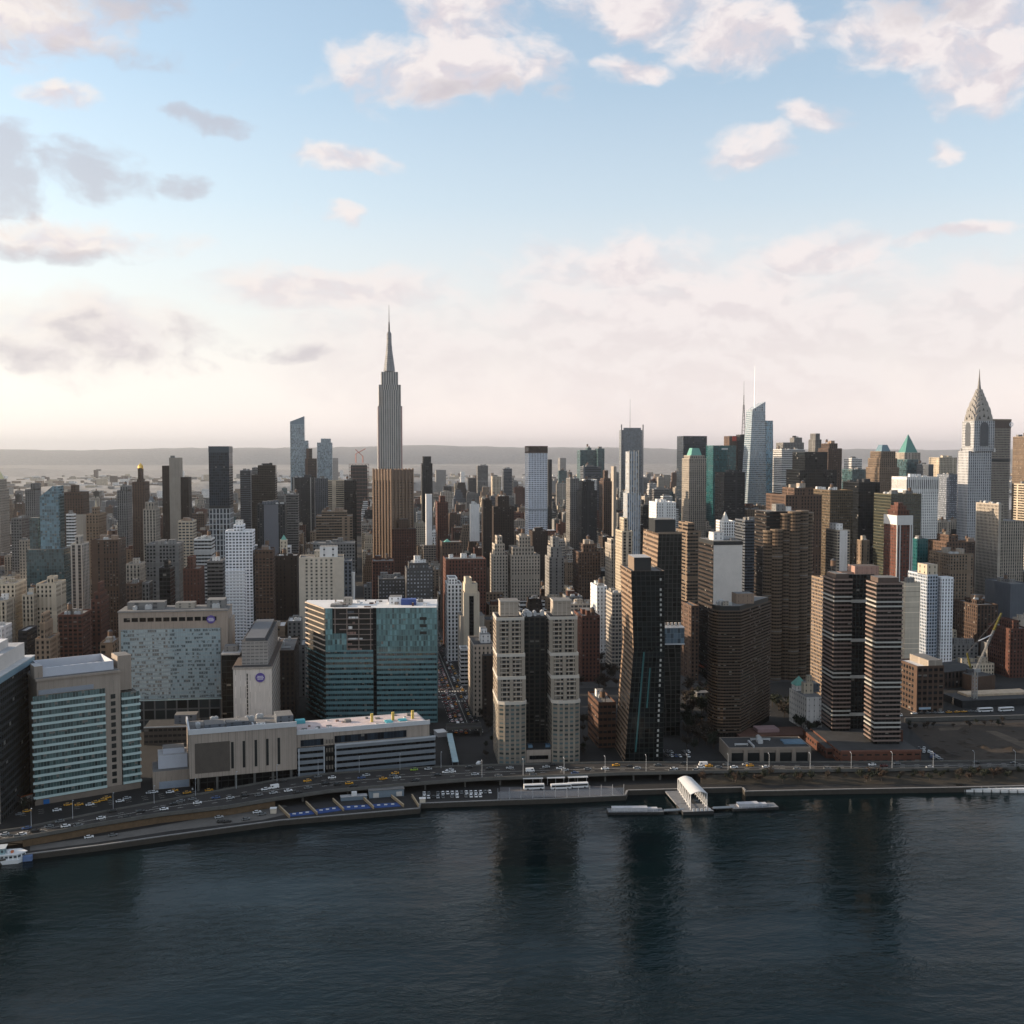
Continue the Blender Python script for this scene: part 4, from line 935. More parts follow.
# ------------------------------------------------------------------ M  banded brown tower
def ring_band(root, name, mat, poly, z0, z1):
    b = MB(); b.prism(poly, z0, z1, 3, 3, 0, 0, True); return b.build(name, mat, root)
def banded_tower():
    A, B_, C_ = on_z(717, 738.5, GZ), on_z(739.5, 738.0, GZ), on_z(769, 720.5, GZ)
    o = A; loc = lambda p: (p.x-o.x, p.y-o.y)
    a, b, c = loc(A), loc(B_), loc(C_)
    d1 = (Vector(c)-Vector(b)).normalized(); nb = Vector((-d1.y, d1.x))
    e = Vector(c)+nb*14; f = Vector(b)+nb*15; g = Vector(a)+Vector((-1.5, 15))
    poly = [(a[0]-1.5, a[1]+7), (a[0]+.6, a[1]+1.6), (a[0]+4, a[1]), b, c, tuple(e), (f.x, f.y), tuple(g)]
    r = thing('apartment_tower', 'brown banded apartment tower with a folded front, rounded corner and set back roof drum', 'tower', (o.x, o.y, GZ))
    zt = on_y(727, 612, o.y).z-GZ; n = 39; fh = (zt-4)/n
    glass = facade('brown_tower_windows', (.035, .026, .02), (.008, .008, .008), .86, .95, blind=.1, jit=.02)
    band = plain('brown_band', (.092, .063, .044), .75, var=.2, nscale=.3)
    q = MB(); q.prism(poly, 0, zt, 1.9, fh, 0, 1); q.build('windows', [glass, roof_mat('tar')], r)
    out = inset(poly, -.55)
    for k in range(n): ring_band(r, 'floor_band', band, out, 4+k*fh, 4+k*fh+fh*.44)
    crown = inset(poly, 1.2); zc = on_y(727, 605.5, o.y+4).z-GZ
    q = MB(); q.prism(crown, zt, zc, 3, 3, 0, 1); q.build('crown', [plain('black_screen', (.018, .02, .022)), roof_mat('grey')], r)
    ring_band(r, 'crown_rim', band, inset(poly, .3), zt-.3, zt+.8)
    x0, x1 = on_y(736.5, 600, o.y+11).x-o.x, on_y(754, 600, o.y+11).x-o.x
    zz = on_y(745, 593.5, o.y+11).z-GZ
    bx(r, 'penthouse', facade('penthouse_brown', (.26, .19, .145), ww=.1, wh=.2), x0, x1, 11, 21, zc, zz, 3, 3, roof_mat('grey'))
    q = MB(); q.cyl(0, 0, 0, 1.6, 2.2, 2.2, 12); q.build('cooling_fan', plain('unit_metal', (.4, .4, .4)), r, (6, 7, zc))
    roof_plant(r, 3, 12, 3, 10, zc, rnd, 5)
    note(r, [(x+o.x, y+o.y) for x, y in poly], 593, 735, 712, 771, o.y, 'the banded brown tower')
    # P low depot in front
    S = Site(728.5, 762, 811, 761); W = S.W; r = S.root('depot_building', 'low stone depot with five dark gateways between pale piers beside the drive')
    z = S.z(760, 747.5); z2 = S.z(760, 752); D = S.hit(716, 741).y; D = 26
    stn = plain('depot_stone', (.22, .182, .15), .85, var=.15)
    x0, x1 = 0, W
    bx(r, 'body', plain('depot_dark', (.02, .02, .02), .7), .6, W-.6, 1.0, D, 0, z-.3, top=roof_mat('tar')); bx(r, 'side_wall', stn, 0, .6, 0, D, 0, z); bx(r, 'side_wall', stn, W-.6, W, 0, D, 0, z); bx(r, 'rear_wall', stn, .6, W-.6, D-.5, D, 0, z)
    bx(r, 'lintel', stn, .6, W-.6, .2, 1.0, z2+1.2, z); n = 5; bw = (W-1.2)/n
    for i in range(n+1):
        xc = .6+i*bw; bx(r, 'pier', stn, max(.62, xc-1.3), min(W-.62, xc+1.3), 0, 1.0, 0, z2+1.2)
    for i in range(n):
        xc = .6+i*bw; bx(r, 'gateway', plain('dark_pane', (.02, .022, .022)), xc+1.4, xc+bw-1.4, .5, .9, 0, z2-.6); bx(r, 'lattice', plain('depot_lattice', (.2, .17, .145)), xc+1.4, xc+bw-1.4, .6, .9, z2-.6, z2+1.2)
    bx(r, 'roof_light', plain('blue_glass', (.12, .2, .28)), W*.72, W*.98, 8, 18, z-.3, z+.5); roof_plant(r, 3, W*.6, 3, D-3, z-.3, rnd, 5)
    S.note(r, 0, W, 0, D, 715, 811, 741, 761, 'the low depot')
    # brown terrace behind the depot
    S = Site(740, 741, 812, 739); r = S.root('terrace_building', 'brown brick terrace deck behind the low depot')
    bx(r, 'deck', plain('brick_deck', (.1, .05, .036), .9, var=.3), 0, S.W, 0, 22, 0, 3.2); bx(r, 'canopy', plain('pink_awning', (.3, .2, .2), .8), S.W*.3, S.W*.6, 8, 19, 3.2, 5.4)
banded_tower()

# ------------------------------------------------------------------ N  twin striped tower on a brick podium
def striped_twin():
    S0 = Site(842, 764.5, 921, 763.5); W0 = S0.W; r = S0.root('apartment_tower', 'dark twin apartment tower striped by pale floor bands above a brick podium', 'tower')
    zp = S0.z(870, 752); br = facade('podium_brick', (.11, .047, .032), (.02, .02, .02), .6, .25, span=(.11, .047, .032)); D0 = 62
    xl = S0.s(823, 753, 20)
    bx(r, 'podium', br, S0.s(842), W0, 0, D0, 0, zp, 5, 5, roof_mat('tar')); bx(r, 'podium', br, xl, S0.s(842)-.01, 14, D0, 0, zp-1.2, 5, 5, roof_mat('tar'))
    bx(r, 'podium_roof_storey', br, S0.s(893, 743, 30), W0-2, 24, D0-8, zp, zp+7.5, 5, 4, roof_mat('brown'))
    bx(r, 'podium_rim', plain('brick_rim', (.14, .062, .044), .8), S0.s(842)-.2, W0+.2, -.25, .5, zp, zp+1.1)
    zb = zp
    def half(pc, pr, pl, yt, yb, nm):
        # front from pc to pr, flank from pl to pc
        f = S0.hit(pc, yb)  # first guess on the front plane
        t = 0.0
        for _ in range(25):
            z = S0.z((pc+pr)/2, yb, t); t += (z-zb)*1.2 if abs(z-zb) > .05 else 0
            t = max(2, min(70, t))
        x0, x1 = S0.s(pc, (yt+yb)/2, t), S0.s(pr, (yt+yb)/2, t)
        z = S0.z((pc+pr)/2, yt, t)
        L = 8.0
        while S0.s(pl, (yt+yb)/2, t+L) > x0+0 and False: pass
        a = S0.o+S0.u*x0+S0.n*t
        # flank length from where the far corner shows
        for k in range(4, 60):
            p = a+S0.n*k
            if px_of((p.x, p.y, GZ+z*.5))[0] <= pl: break
        return t, x0, x1, z, float(k)
    win = facade('striped_windows', (.022, .018, .016), (.009, .010, .010), .8, .95, blind=.1, jit=.02)
    rec = facade('recess_glazing', (.02, .022, .022), (.008, .010, .011), .8, .8, blind=.02, rough=.06, gspec=.5)
    band = plain('pink_stripe', (.19, .14, .122), .75, var=.15); pale = plain('pale_stripe', (.37, .36, .335), .7, var=.1)
    res = []
    for (pc, pr, pl, yt, yb) in ((833.5, 850.5, 822.5, 579, 731), (875.5, 901, 866, 583, 744)):
        t, x0, x1, z, L = half(pc, pr, pl, yt, yb, ''); res.append((t, x0, x1, z, L))
        P = [(x0, t), (x1, t), (x1, t+L), (x0, t+L)]
        q = MB(); q.prism(P, zb, z, 2.3, (z-zb)/36, 0, 1); q.build('windows', [win, roof_mat('brown')], r)
        n = 36; fh = (z-zb)/n; out = inset(P, -.5)
        for k in range(1, n+1):
            m = pale if k in (4, 5, 13, 14, 22, 23, 31, 32) else band
            ring_band(r, 'floor_band', m, out, zb+k*fh-fh*.36, zb+k*fh)
        bx(r, 'roof_screen', plain('brown_screen', (.09, .065, .055), .8), x0+1.5, x1-1.5, t+2, t+L-2, z, z+3.2, top=roof_mat('grey'))
    (t1, a0, a1, z1, L1), (t2, b0, b1, z2, L2) = res
    tm = max(t1, t2)+5; zr = S0.z(858, 574.5, tm)
    ra, rb_ = S0.s(848, 650, tm), S0.s(873, 650, tm)
    bx(r, 'recess', rec, ra, rb_, tm, tm+14, zb, zr, 2.5, 3.2, roof_mat('tar'))
    for py in (601, 640, 676.5, 714):
        bx(r, 'link_band', pale, ra, rb_, tm-.6, tm-.02, S0.z(858, py+1.6, tm), S0.z(858, py-1.4, tm))
    pk = facade('pink_penthouse', (.30, .19, .155), (.1, .06, .05), .1, .2)
    q0, q1 = S0.s(856, 570, tm), S0.s(880, 570, tm); zz = S0.z(868, 566.5, tm)
    bx(r, 'penthouse', pk, q0, q1, tm+2, tm+16, zr-4, zz, 3, 3, roof_mat('brown')); bx(r, 'penthouse', pk, S0.s(843, 575, tm), q0-.1, tm+3, tm+14, zr-6, S0.z(850, 573, tm), 3, 3, roof_mat('brown'))
    bx(r, 'penthouse', pk, q1+.1, S0.s(886, 575, tm), tm+3, tm+14, zr-8, S0.z(884, 577, tm), 3, 3, roof_mat('brown'))
    mesh_part(TANK, 'water_tank', r, (a0+5, t1+L1-5, z1+3.2))
    S0.note(r, xl, W0, 0, D0, 822, 922, 566, 762, 'the striped twin tower')
striped_twin()

# O  small white house with a green cap
def white_house():
    Y = on_z(814, 731, GZ).y; S = Site.at(806.5, 822, Y, 715); W = S.W; r = S.root('school_building', 'small white walled building with green roofed turret below the striped twin tower')
    z = S.z(814, 697); L = 8
    while px_of(S.o+S.n*L+Vector((0, 0, z*.5)))[0] > 789.5 and L < 90: L += 1
    wh = facade('white_wall_windows', (.62, .58, .54), (.1, .1, .1), .3, .36, jit=.02); wb = facade('white_wall', (.68, .65, .63), (.1, .1, .1), .16, .2)
    q = MB(); q.prism(rect(0, W, 0, L), 0, z, 3.4, 4.2, 0, 1); q.mi = [2, 2, 0, 0, 1]; q.build('wall', [wh, roof_mat('grey'), wb], r)
    q = MB(); q.prism(rect(.5, 8, L-11, L-3), z, z+4, 3, 4, 0); q.prism(rect(-.2, 8.6, L-11.7, L-2.3), z+4, z+10, 3, 3, 1, poly1=rect(4, 4.4, L-7.2, L-6.8)); q.build('turret', [wb, plain('copper_green', (.12, .30, .25), .7)], r)
    penthouse(r, 'slate', 9, 16, L-16, L-5, z, z+6); penthouse(r, 'cream', W-9, W-2, L*.35, L*.5, z, z+8); penthouse(r, 'cream', W-6.5, W-3, L*.36, L*.44, z+8, z+13)
    S.note(r, 0, W, 0, L, 789, 822, 684, 730, 'the small white walled building')
white_house()

# Q  tan block with a pale roof
Yq = on_z(920, 713.5, GZ).y
H('warehouse_building', 'square tan warehouse with a white roof and rows of small paired windows', 897.5, 944, 667.5, Yq, 30, F('paired', 'brown'), 4.4, 4.2, roof='white', wall='stone', kit=0, vb=712, words='the tan warehouse')
_r = HEROES[-1]['root']; _z, (_a, _b, _c, _d2) = INFO[_r.name]
penthouse(_r, 'tan', _b-12, _b-.8, _c+1, _d2-1, _z, _z+5); bx(_r, 'base_lights', plain('pale_blue_pane', (.35, .45, .55), .3), _a+2, _b-10, _c-.2, _c+.1, 3.0, 4.6)
# ------------------------------------------------------------------ towers of the middle distance, one by one
# H(name, label, px left, px right, px top, Y of the front, depth, walls, bay, storey, ...)
def top_of(): 
    h = HEROES[-1]; return h['root'], INFO[h['root'].name]
def cap(w, a, b, dz, wall='grey', f0=.2, f1=.8, name='penthouse'):
    r, (z, (x0, x1, y0, y1)) = top_of()
    return penthouse(r, wall, x0+(x1-x0)*a, x0+(x1-x0)*b, y0+(y1-y0)*f0, y0+(y1-y0)*f1, z, z+dz, name)
def pyramid(mat, dz, a=0.0, b=1.0, top=.02, name='pyramid_roof', f0=None, f1=None):
    r, (z, (x0, x1, y0, y1)) = top_of(); w = x1-x0; d = y1-y0
    X0, X1, Y0, Y1 = x0+w*a, x0+w*b, y0+d*(a if f0 is None else f0), y0+d*(b if f1 is None else f1); cx, cy = (X0+X1)/2, (Y0+Y1)/2; hx, hy = (X1-X0)/2*top, (Y1-Y0)/2*top
    q = MB(); q.prism(rect(X0, X1, Y0, Y1), z, z+dz, 2, 3, poly1=rect(cx-hx, cx+hx, cy-hy, cy+hy), top=0); return q.build(name, mat, r)
GREENCU = plain('copper_green', (.12, .30, .25), .7); GOLD = plain('gold_leaf', (.75, .48, .12), .3, .9, var=.1); SLATE = plain('slate_roof', (.12, .13, .14), .7)
TOWER = 'tower'
# --- downtown side, far
H('stone_tower', 'stone tower with a gilded pyramid roof cut by the picture edge', -14, 9, 490, 700, 40, F('piers', 'stone'), up=[(480, .1, .1, .1, .1)], kit=0, cat=TOWER); pyramid(plain('gilded_roof', (.42, .40, .2), .4, .5), 20, .1, .9)
H('apartment_tower', 'grey stone tower with a tall stepped top behind the slanted blue glass tower', 25, 41, 490, 860, 30, F('piers', 'grey'), up=[(484, .55, 0, 0, 0)], cat=TOWER, vb=520)
H('office_building', 'grey office slab with dark window bays beside the slanted blue glass tower', 11, 31, 519, 560, 40, F('paired', 'grey'), vb=560)
H('hotel_building', 'pale stone hotel with punched windows below the gilded pyramid tower', 19, 31, 541, 430, 12, F('punched', 'stone'), vb=556)
# slanted blue glass tower
def slanted_tower():
    S = Site.at(41, 59.5, 330, 560); W = S.W; r = S.root('glass_tower', 'slim blue glass tower with a slanted crown and a darker glass base', 'tower')
    za, zb = S.z(41, 497), S.z(54, 486); zs = S.z(50, 549); L = 22
    g = facade('blue_slanted', (.13, .21, .25), (.08, .15, .185), .86, .8, span=(.11, .18, .22), blind=.12, rough=.06, gspec=.9, wrough=.3, jit=.02)
    q = MB(); P = rect(0, W, 0, L)
    q.prism(P, zs, za, 2.2, 3.3); q.quad([(0, 0, za), (W, 0, za), (W, 0, zb), (W*.72, 0, zb)], [(0, 0), (9, 0), (9, 4), (6, 4)]); q.quad([(W, 0, za), (W, L, za), (W, L, zb), (W, 0, zb)], [(0, 0), (8, 0), (8, 4), (0, 4)])
    q.quad([(W, L, za), (0, L, za), (W*.72, L, zb), (W, L, zb)]); q.quad([(0, L, za), (0, 0, za), (W*.72, 0, zb), (W*.72, L, zb)], [(0, 0), (8, 0), (8, 4), (0, 4)]); q.quad([(W*.72, 0, zb), (W, 0, zb), (W, L, zb), (W*.72, L, zb)])
    q.build('curtain_wall', g, r)
    g2 = facade('teal_dark_base', (.05, .09, .10), (.028, .055, .062), .86, .8, blind=.04, rough=.06, gspec=.9, wrough=.3, jit=.02)
    bx(r, 'glass_base', g2, S.s(31), S.s(68), -4, L+4, 0, zs, 2.4, 3.4, roof_mat('grey')); bx(r, 'side_slab', g2, S.s(59.5), S.s(63), 5, L, zs, S.z(61, 496), 2.4, 3.4, roof_mat('grey'))
    bx(r, 'side_slab', g2, S.s(32.5), S.s(40.8), 4, L-3, zs, S.z(36, 518), 2.4, 3.4, roof_mat('grey'))
    S.note(r, S.s(31), S.s(68), -4, L+4, 31, 68, 486, 580, 'the slanted blue glass tower')
slanted_tower()
H('loft_building', 'broad brown stepped loft tower with a single tall bulkhead', 64, 89, 493, 640, 34, F('punched', 'brown'), wall='brown', up=[(486, .3, .45, .2, .2)], vb=520)
H('apartment_building', 'white slab block with thin floor lines in front of the brown stepped loft tower', 66, 76, 515, 430, 9, F('ribbon', 'white'), vb=538)
H('apartment_building', 'pale narrow apartment block with a dark roof rim beside the white slab block', 74, 86, 516, 470, 14, F('blank', 'stone'), vb=538, kit=0)
H('loft_building', 'low brown and tan loft building with a conical roof lantern', 86, 106, 515, 500, 40, F('punched', 'tan'), wall='tan', up=[(508, .3, .3, .3, .3)], vb=540); pyramid(plain('cream_cone', (.5, .42, .3), .8), 10, .3, .7)
H('apartment_tower', 'tan slab striped by tall white piers with a square roof tower', 70.5, 89, 545, 180, 26, facade('white_pier_stripes', (.42, .385, .34), (.035, .035, .038), .5, .62, span=(.16, .14, .125)), 5.2, 3.0, up=[(537, .3, .35, .2, .2)], vb=604, wall='stone')
H('apartment_building', 'large brown gridded apartment slab with many small windows', 91, 126, 541, 140, 34, F('fine', 'brown'), 2.6, 2.9, wall='brown', vb=604)
H('apartment_tower', 'pale grey ribbed apartment tower left of the gold domed brown tower', 117, 132, 491, 760, 30, F('piers', 'grey'), up=[(487, .3, 0, 0, 0)], vb=530)
H('brick_tower', 'brown brick tower topped by a gilded lantern dome', 132, 149.5, 483, 560, 34, F('sparse', 'brown'), cat=TOWER, up=[(480, .3, .3, .2, .2), (469, .36, .36, .28, .28)], kit=0, vb=535)
_r, (_z, (_a, _b, _c, _d2)) = top_of(); _q = MB(); _q.cyl((_a+_b)/2, (_c+_d2)/2, _z, _z+4, 3.4, 3.2, 12); _q.build('dome', GOLD, _r); _q = MB(); _q.cyl((_a+_b)/2, (_c+_d2)/2, _z+4, _z+7.5, 3.2, .3, 12, cap=False); _q.build('dome_cap', GOLD, _r)
H('apartment_building', 'pale grey ribbed prewar block with pointed dormers in front of the gold domed tower', 143, 160, 510, 470, 30, F('piers', 'stone'), wall='stone', up=[(503, .15, .15, .1, .1)], vb=542); pyramid(SLATE, 8, .2, .8, .3)
H('brown_slab_tower', 'tall pale concrete slab standing between two dark brown wings', 169, 182.5, 458.5, 700, 24, F('blank', 'stone'), cat=TOWER, kit=0, vb=525)
_r, (_z, (_a, _b, _c, _d2)) = top_of(); bx(_r, 'side_wing', F('sparse', 'dkbrown'), _a-10.5, _a-.2, _c+5, _d2+9, 0, _z-10, 3, 3.3, roof_mat('brown')); bx(_r, 'side_wing', F('sparse', 'dkbrown'), _b+.2, _b+10.5, _c+5, _d2+9, 0, _z-26, 3, 3.3, roof_mat('brown')); penthouse(_r, 'grey', _a+1, _a+6, _c+5, _c+12, _z, _z+4)
H('dark_glass_tower', 'black blue glass slab tower with a white gridded lower shaft', 208.5, 232.5, 447.5, 540, 40, G('navy', .8, .74), 2.6, 3.3, cat=TOWER, kit=0, vb=532, roof='tar')
_r, (_z, (_a, _b, _c, _d2)) = top_of(); _zz = on_y(220, 507, 540).z-GZ
bx(_r, 'lower_grid', facade('white_diagrid', (.48, .49, .5), (.03, .036, .045), .68, .8), _a-.25, _b+.25, _c-.3, _d2+.3, 0, _zz-2, 4.5, 6.5); bx(_r, 'sky_lobby', plain('black_screen', (.018, .02, .022)), _a-.3, _b+.3, _c-.35, _d2+.3, _zz-2, _zz+1.2); bx(_r, 'crown_band', plain('navy_screen', (.045, .06, .075), .4), _a-.2, _b+.2, _c-.25, _d2+.2, _z-6, _z+1.6, 2, 8)
H('office_tower', 'grey glass office tower standing just uptown of the black blue slab tower', 240, 252, 471, 980, 30, F('ribbon', 'slate'), vb=505, cat=TOWER)
H('office_tower', 'dark brown glass office block with a stepped grey plant top', 251.5, 277, 475.5, 850, 42, G('bronze', .86, .7), 2.6, 3.5, cat=TOWER, wall='dkgrey', up=[(466, .25, 0, .2, .2)], vb=505)
H('office_building', 'pale low office block between the grey tower and the dark brown glass block', 252, 275, 468, 1500, 36, F('ribbon', 'grey'), vb=478)
H('apartment_tower', 'slate grey apartment slab with a blank grey centre wall', 257, 287, 505, 380, 34, F('fine', 'dkgrey'), 2.8, 2.9, wall='slate', vb=548, cat=TOWER)
_r, (_z, (_a, _b, _c, _d2)) = top_of(); bx(_r, 'blank_wall', plain('blank_slate', (.12, .124, .142), .8, var=.08), _a+(_b-_a)*.24, _a+(_b-_a)*.76, _c-.35, _c+.1, 0, _z+.6)
H('apartment_tower', 'white balconied apartment tower with a raised centre and square roof cap', 225, 255, 532, 120, 24, facade('white_balconies', (.74, .76, .80), (.045, .055, .075), .68, .46, span=(.64, .66, .70), blind=.1, jit=.02), 3.0, 2.75, roof='pale', wall='white', kit=0, vb=626, up=[(526, .3, .35, .1, .1)], cat=TOWER); cap(0, .15, .85, 5, 'white')
_r, (_z, (_a, _b, _c, _d2)) = top_of()
for _k in range(1, 34):
    _h = HEROES[-1]['rect']; _zz = _k*2.75; _w = (_h[1]-_h[0])/2
    if _zz < on_y(240, 534, 120).z-GZ-2: bx(_r, 'balcony', plain('balcony_white', (.76, .78, .82), .6, var=.05), -_w-.2, _w*.42, -13.1, -12.02, _zz, _zz+1.0)
H('apartment_building', 'brown and beige gridded apartment slab beside the white balconied tower', 255, 275, 551, 118, 26, F('paired', 'brown'), 3.4, 2.9, wall='brown', vb=622)
H('apartment_building', 'dark brown prewar block with twin water towers behind the beige punched slab', 275, 299, 557, 170, 30, F('sparse', 'dkbrown'), wall='dkbrown', vb=600, tank=True)
H('apartment_tower', 'beige concrete slab with scattered square windows and a pale roof box', 299, 344, 558.5, 70, 26, facade('beige_scatter', (.54, .47, .385), (.05, .05, .05), .42, .42, blind=.4, jit=.02), 4.2, 3.0, wall='cream', kit=0, vb=604, cat=TOWER); cap(0, .46, .86, 9.5, 'white'); cap(0, .34, .46, 6, 'cream')
_r, (_z, (_a, _b, _c, _d2)) = top_of()
for _u in ((0, .13), (.8, 1.0)): bx(_r, 'blank_end', plain('beige_concrete', (.52, .45, .37), .85, var=.12), _a+(_b-_a)*_u[0]-.1, _a+(_b-_a)*_u[1]+.1, _c-.3, _c+.1, 0, _z+.4)
H('apartment_building', 'grey blue residential block behind the white chimney stack', 344, 352, 562, 140, 24, F('fine', 'slate'), vb=604)
H('office_block', 'broad tan setback block with warm brick bands below the row of dark slabs', 316, 352.5, 517, 520, 44, F('ribbon', 'tan'), wall='brown', up=[(512, .15, .15, .15, .1)], vb=548)
H('apartment_building', 'grey gridded block under the broad tan setback block', 313, 355, 544, 300, 30, F('paired', 'grey'), vb=560)
H('church_tower', 'pale church steeple with a small green cupola among flat roofs', 280, 287.5, 541, 235, 9, F('sparse', 'cream'), kit=0, cat='steeple', vb=556); pyramid(GREENCU, 6)
# --- row of slabs downtown of the tallest spire
H('glass_skyscraper', 'tall pale blue glass skyscraper with a sliced slanted crown', 290, 305, 425, 2150, 40, G('pale', .9, .8), 2.6, 4, cat=TOWER, kit=0, vb=472)
_r, (_z, (_a, _b, _c, _d2)) = top_of(); _q = MB(); _q.quad([(_a, _c, _z+1), (_b, _c, _z+1), (_b, _c, _z+24), (_a, _c, _z+9)]); _q.quad([(_b, _c, _z+1), (_b, _d2, _z+1), (_b, _d2, _z+24), (_b, _c, _z+24)]); _q.quad([(_b, _d2, _z+1), (_a, _d2, _z+1), (_a, _d2, _z+9), (_b, _d2, _z+24)]); _q.quad([(_a, _d2, _z+1), (_a, _c, _z+1), (_a, _c, _z+9), (_a, _d2, _z+9)]); _q.quad([(_a, _c, _z+9), (_b, _c, _z+24), (_b, _d2, _z+24), (_a, _d2, _z+9)]); _q.build('slanted_crown', G('blue', .9, .8), _r)
bx(_r, 'shoulder', G('pale', .9, .8), _b+.2, _b+10, _c+4, _d2, 0, _z-42, 3, 4, roof_mat('pale'))
H('glass_skyscraper', 'second pale blue glass skyscraper with a notched top', 317, 332.5, 443, 2050, 40, G('pale', .86, .76), 2.6, 4, cat=TOWER, up=[(439, .25, .1, .1, .1)], vb=474, kit=0)
H('office_tower', 'brown office tower in front of the two pale blue skyscrapers', 305, 317, 459, 1500, 30, F('ribbon', 'brown'), up=[(449, .1, .4, .1, .1)], vb=475, cat=TOWER, kit=0)
H('office_slab', 'wide black slab edged by a thin pale corner stripe', 292, 315, 478, 1180, 40, F('piers', 'dkgrey'), 2.2, 3.6, vb=515, cat=TOWER, roof='pale', wall='dkgrey')
_r, (_z, (_a, _b, _c, _d2)) = top_of()
for _u in (.06, .82): bx(_r, 'corner_stripe', plain('pale_stripe', (.5, .49, .46)), _a+(_b-_a)*_u, _a+(_b-_a)*_u+1.6, _c-.4, _c+.1, 0, _z+1)
H('office_slab', 'dark mottled slab beside the wide black slab', 315, 328.5, 479, 1120, 36, F('piers', 'slate'), vb=515, cat=TOWER)
H('office_tower', 'cream and pale green office tower catching the sun in front of the dark slabs', 328, 344, 481, 980, 30, F('ribbon', 'cream'), vb=512, cat=TOWER, kit=0)
H('office_tower', 'dark green black glass tower between the cream tower and the construction site', 344, 356.5, 481, 930, 34, G('black', .9, .8), vb=530, cat=TOWER)
H('apartment_building', 'pale blue grey office block with light floors below the wide black slab', 286, 299, 495, 700, 30, F('ribbon', 'grey'), vb=530)
def construction():
    S = Site.at(349, 369, 1750, 470); r = S.root('tower_under_construction', 'half built tower frame in rust red with cranes on its roof', 'construction')
    z = S.z(359, 464); W = S.W; n = 20; fh = z/n
    bx(r, 'core', plain('dark_interior', (.03, .028, .026)), W*.08, W*.92, 5, 36, 0, z-3)
    for k in range(1, n+1): bx(r, 'floor_slab', plain('rust_slab', (.24, .13, .10), .85, var=.3), 0, W, 0, 40, k*fh-.9, k*fh)
    for i in range(7): bx(r, 'column', plain('dark_metal', (.06, .06, .065)), i*(W-1)/6, i*(W-1)/6+1, .4, 1.4, 0, z)
    S.note(r, 0, W, 0, 40, 349, 369, 464, 482, 'the half built tower')
    for x, h, j, a in ((W*.35, 30, 26, .5), (W*.7, 22, 24, 2.4)):
        p = S.o+S.u*x+S.n*18
        c = thing('tower_crane', 'thin tower crane standing on the half built frame, jib %s' % ('raised uptown' if a < 1 else 'raised downtown'), 'crane', (p.x, p.y, GZ+z+3))
        q = MB(); q.bar((0, 0, 0), (0, 0, h*.7), .7); q.build('mast', plain('crane_red', (.35, .09, .06), .6), c); q = MB(); q.bar((0, 0, h*.7), (math.cos(a)*j, 0, h*.7+abs(math.sin(a))*j), .55); q.build('jib', plain('crane_red', (.35, .09, .06)), c)
construction()
# --- around the tallest spire and uptown of it
H('setback_tower', 'dark grey stepped tower with a tapering glass top uptown of the tallest spire', 421, 432.5, 464, 1020, 30, F('piers', 'dkgrey'), cat=TOWER, up=[(457, .12, .12, .1, .1)], vb=500, kit=0)
H('advertising_tower', 'slim block carrying a tall blank white panel', 425.5, 432, 495, 760, 14, F('blank', 'white'), kit=0, vb=514)
H('office_tower', 'brown brick tower with stepped shoulders right at the wide street canyon', 435.5, 448, 503, 640, 34, F('punched', 'brick'), wall='brown', up=[(497, .3, .2, .2, .1)], vb=560)
H('office_building', 'dark brown brick block crowned by a small green copper gable', 440, 462, 543, 330, 30, F('punched', 'brown'), wall='brown', vb=570, kit=0); pyramid(GREENCU, 4, .1, .5)
H('apartment_building', 'long brown brick apartment row with white bulkheads behind the slender white tower', 443, 486, 560, 210, 34, F('punched', 'brick'), wall='white', vb=580)
H('apartment_building', 'small white block among brown roofs uptown of the tallest spire', 469.5, 479.5, 505, 850, 20, F('blank', 'white'), wall='white', vb=522)
H('office_tower', 'dark brown brick slab, narrow and bare sided', 481.5, 492, 501, 560, 26, F('sparse', 'dkbrown'), wall='dkbrown', vb=545)
H('office_tower', 'broad dark brown stepped tower left of the white gridded bronze topped tower', 490, 514, 507, 600, 40, F('punched', 'dkbrown'), wall='brown', up=[(497, .25, .2, .2, .1)], vb=545)
def white_grid_tower():
    r = H('residential_tower', 'tall white gridded tower with a bronze crown', 525, 547.5, 453, 830, 38, facade('white_grid', (.66, .69, .76), (.07, .085, .115), .62, .62, jit=.02, blind=.05), 2.4, 3.2, cat=TOWER, kit=0, vb=540, par=0)
    z, (a, b, c, d) = INFO[r.name]; zb = on_y(536, 507.5+3, 830).z-GZ
    bx(r, 'crown', F('piers', 'brown'), a-.3, b+.3, c-.3, d+.3, z, z+11, 1.6, 14, roof_mat('grey')); bx(r, 'louvre_band', plain('grey_louvre', (.25, .27, .3), .6), a-.15, b+.15, c-.2, d+.2, zb, zb+3)
white_grid_tower()
H('office_tower', 'dark bronze tower peeping out behind the white gridded tower', 546, 552, 460, 1150, 26, F('punched', 'dkgrey'), vb=500, cat=TOWER)
H('apartment_building', 'reddish brown block at the foot of the white gridded tower', 529, 548, 532, 470, 30, F('sparse', 'dkbrown'), wall='dkbrown', vb=552)
H('apartment_building', 'pale beige prewar block with stepped gables, slimmest of three near the white gridded tower', 490, 508, 556, 330, 30, F('punched', 'stone'), wall='stone', up=[(545, .12, .2, .1, .1), (537, .3, .35, .2, .2)], vb=590)
H('apartment_building', 'broad beige prewar block with setbacks, middle one below the white gridded tower', 507, 540, 556, 320, 36, F('punched', 'stone'), wall='stone', up=[(548, .05, .2, .1, .1), (537, .3, .3, .2, .2)], vb=592)
H('apartment_building', 'grey beige prewar block with a tall narrow crown uptown of the white gridded tower', 545, 564, 558, 350, 30, F('punched', 'grey'), wall='stone', up=[(548, .12, .12, .1, .1), (538, .3, .3, .25, .25)], vb=592)
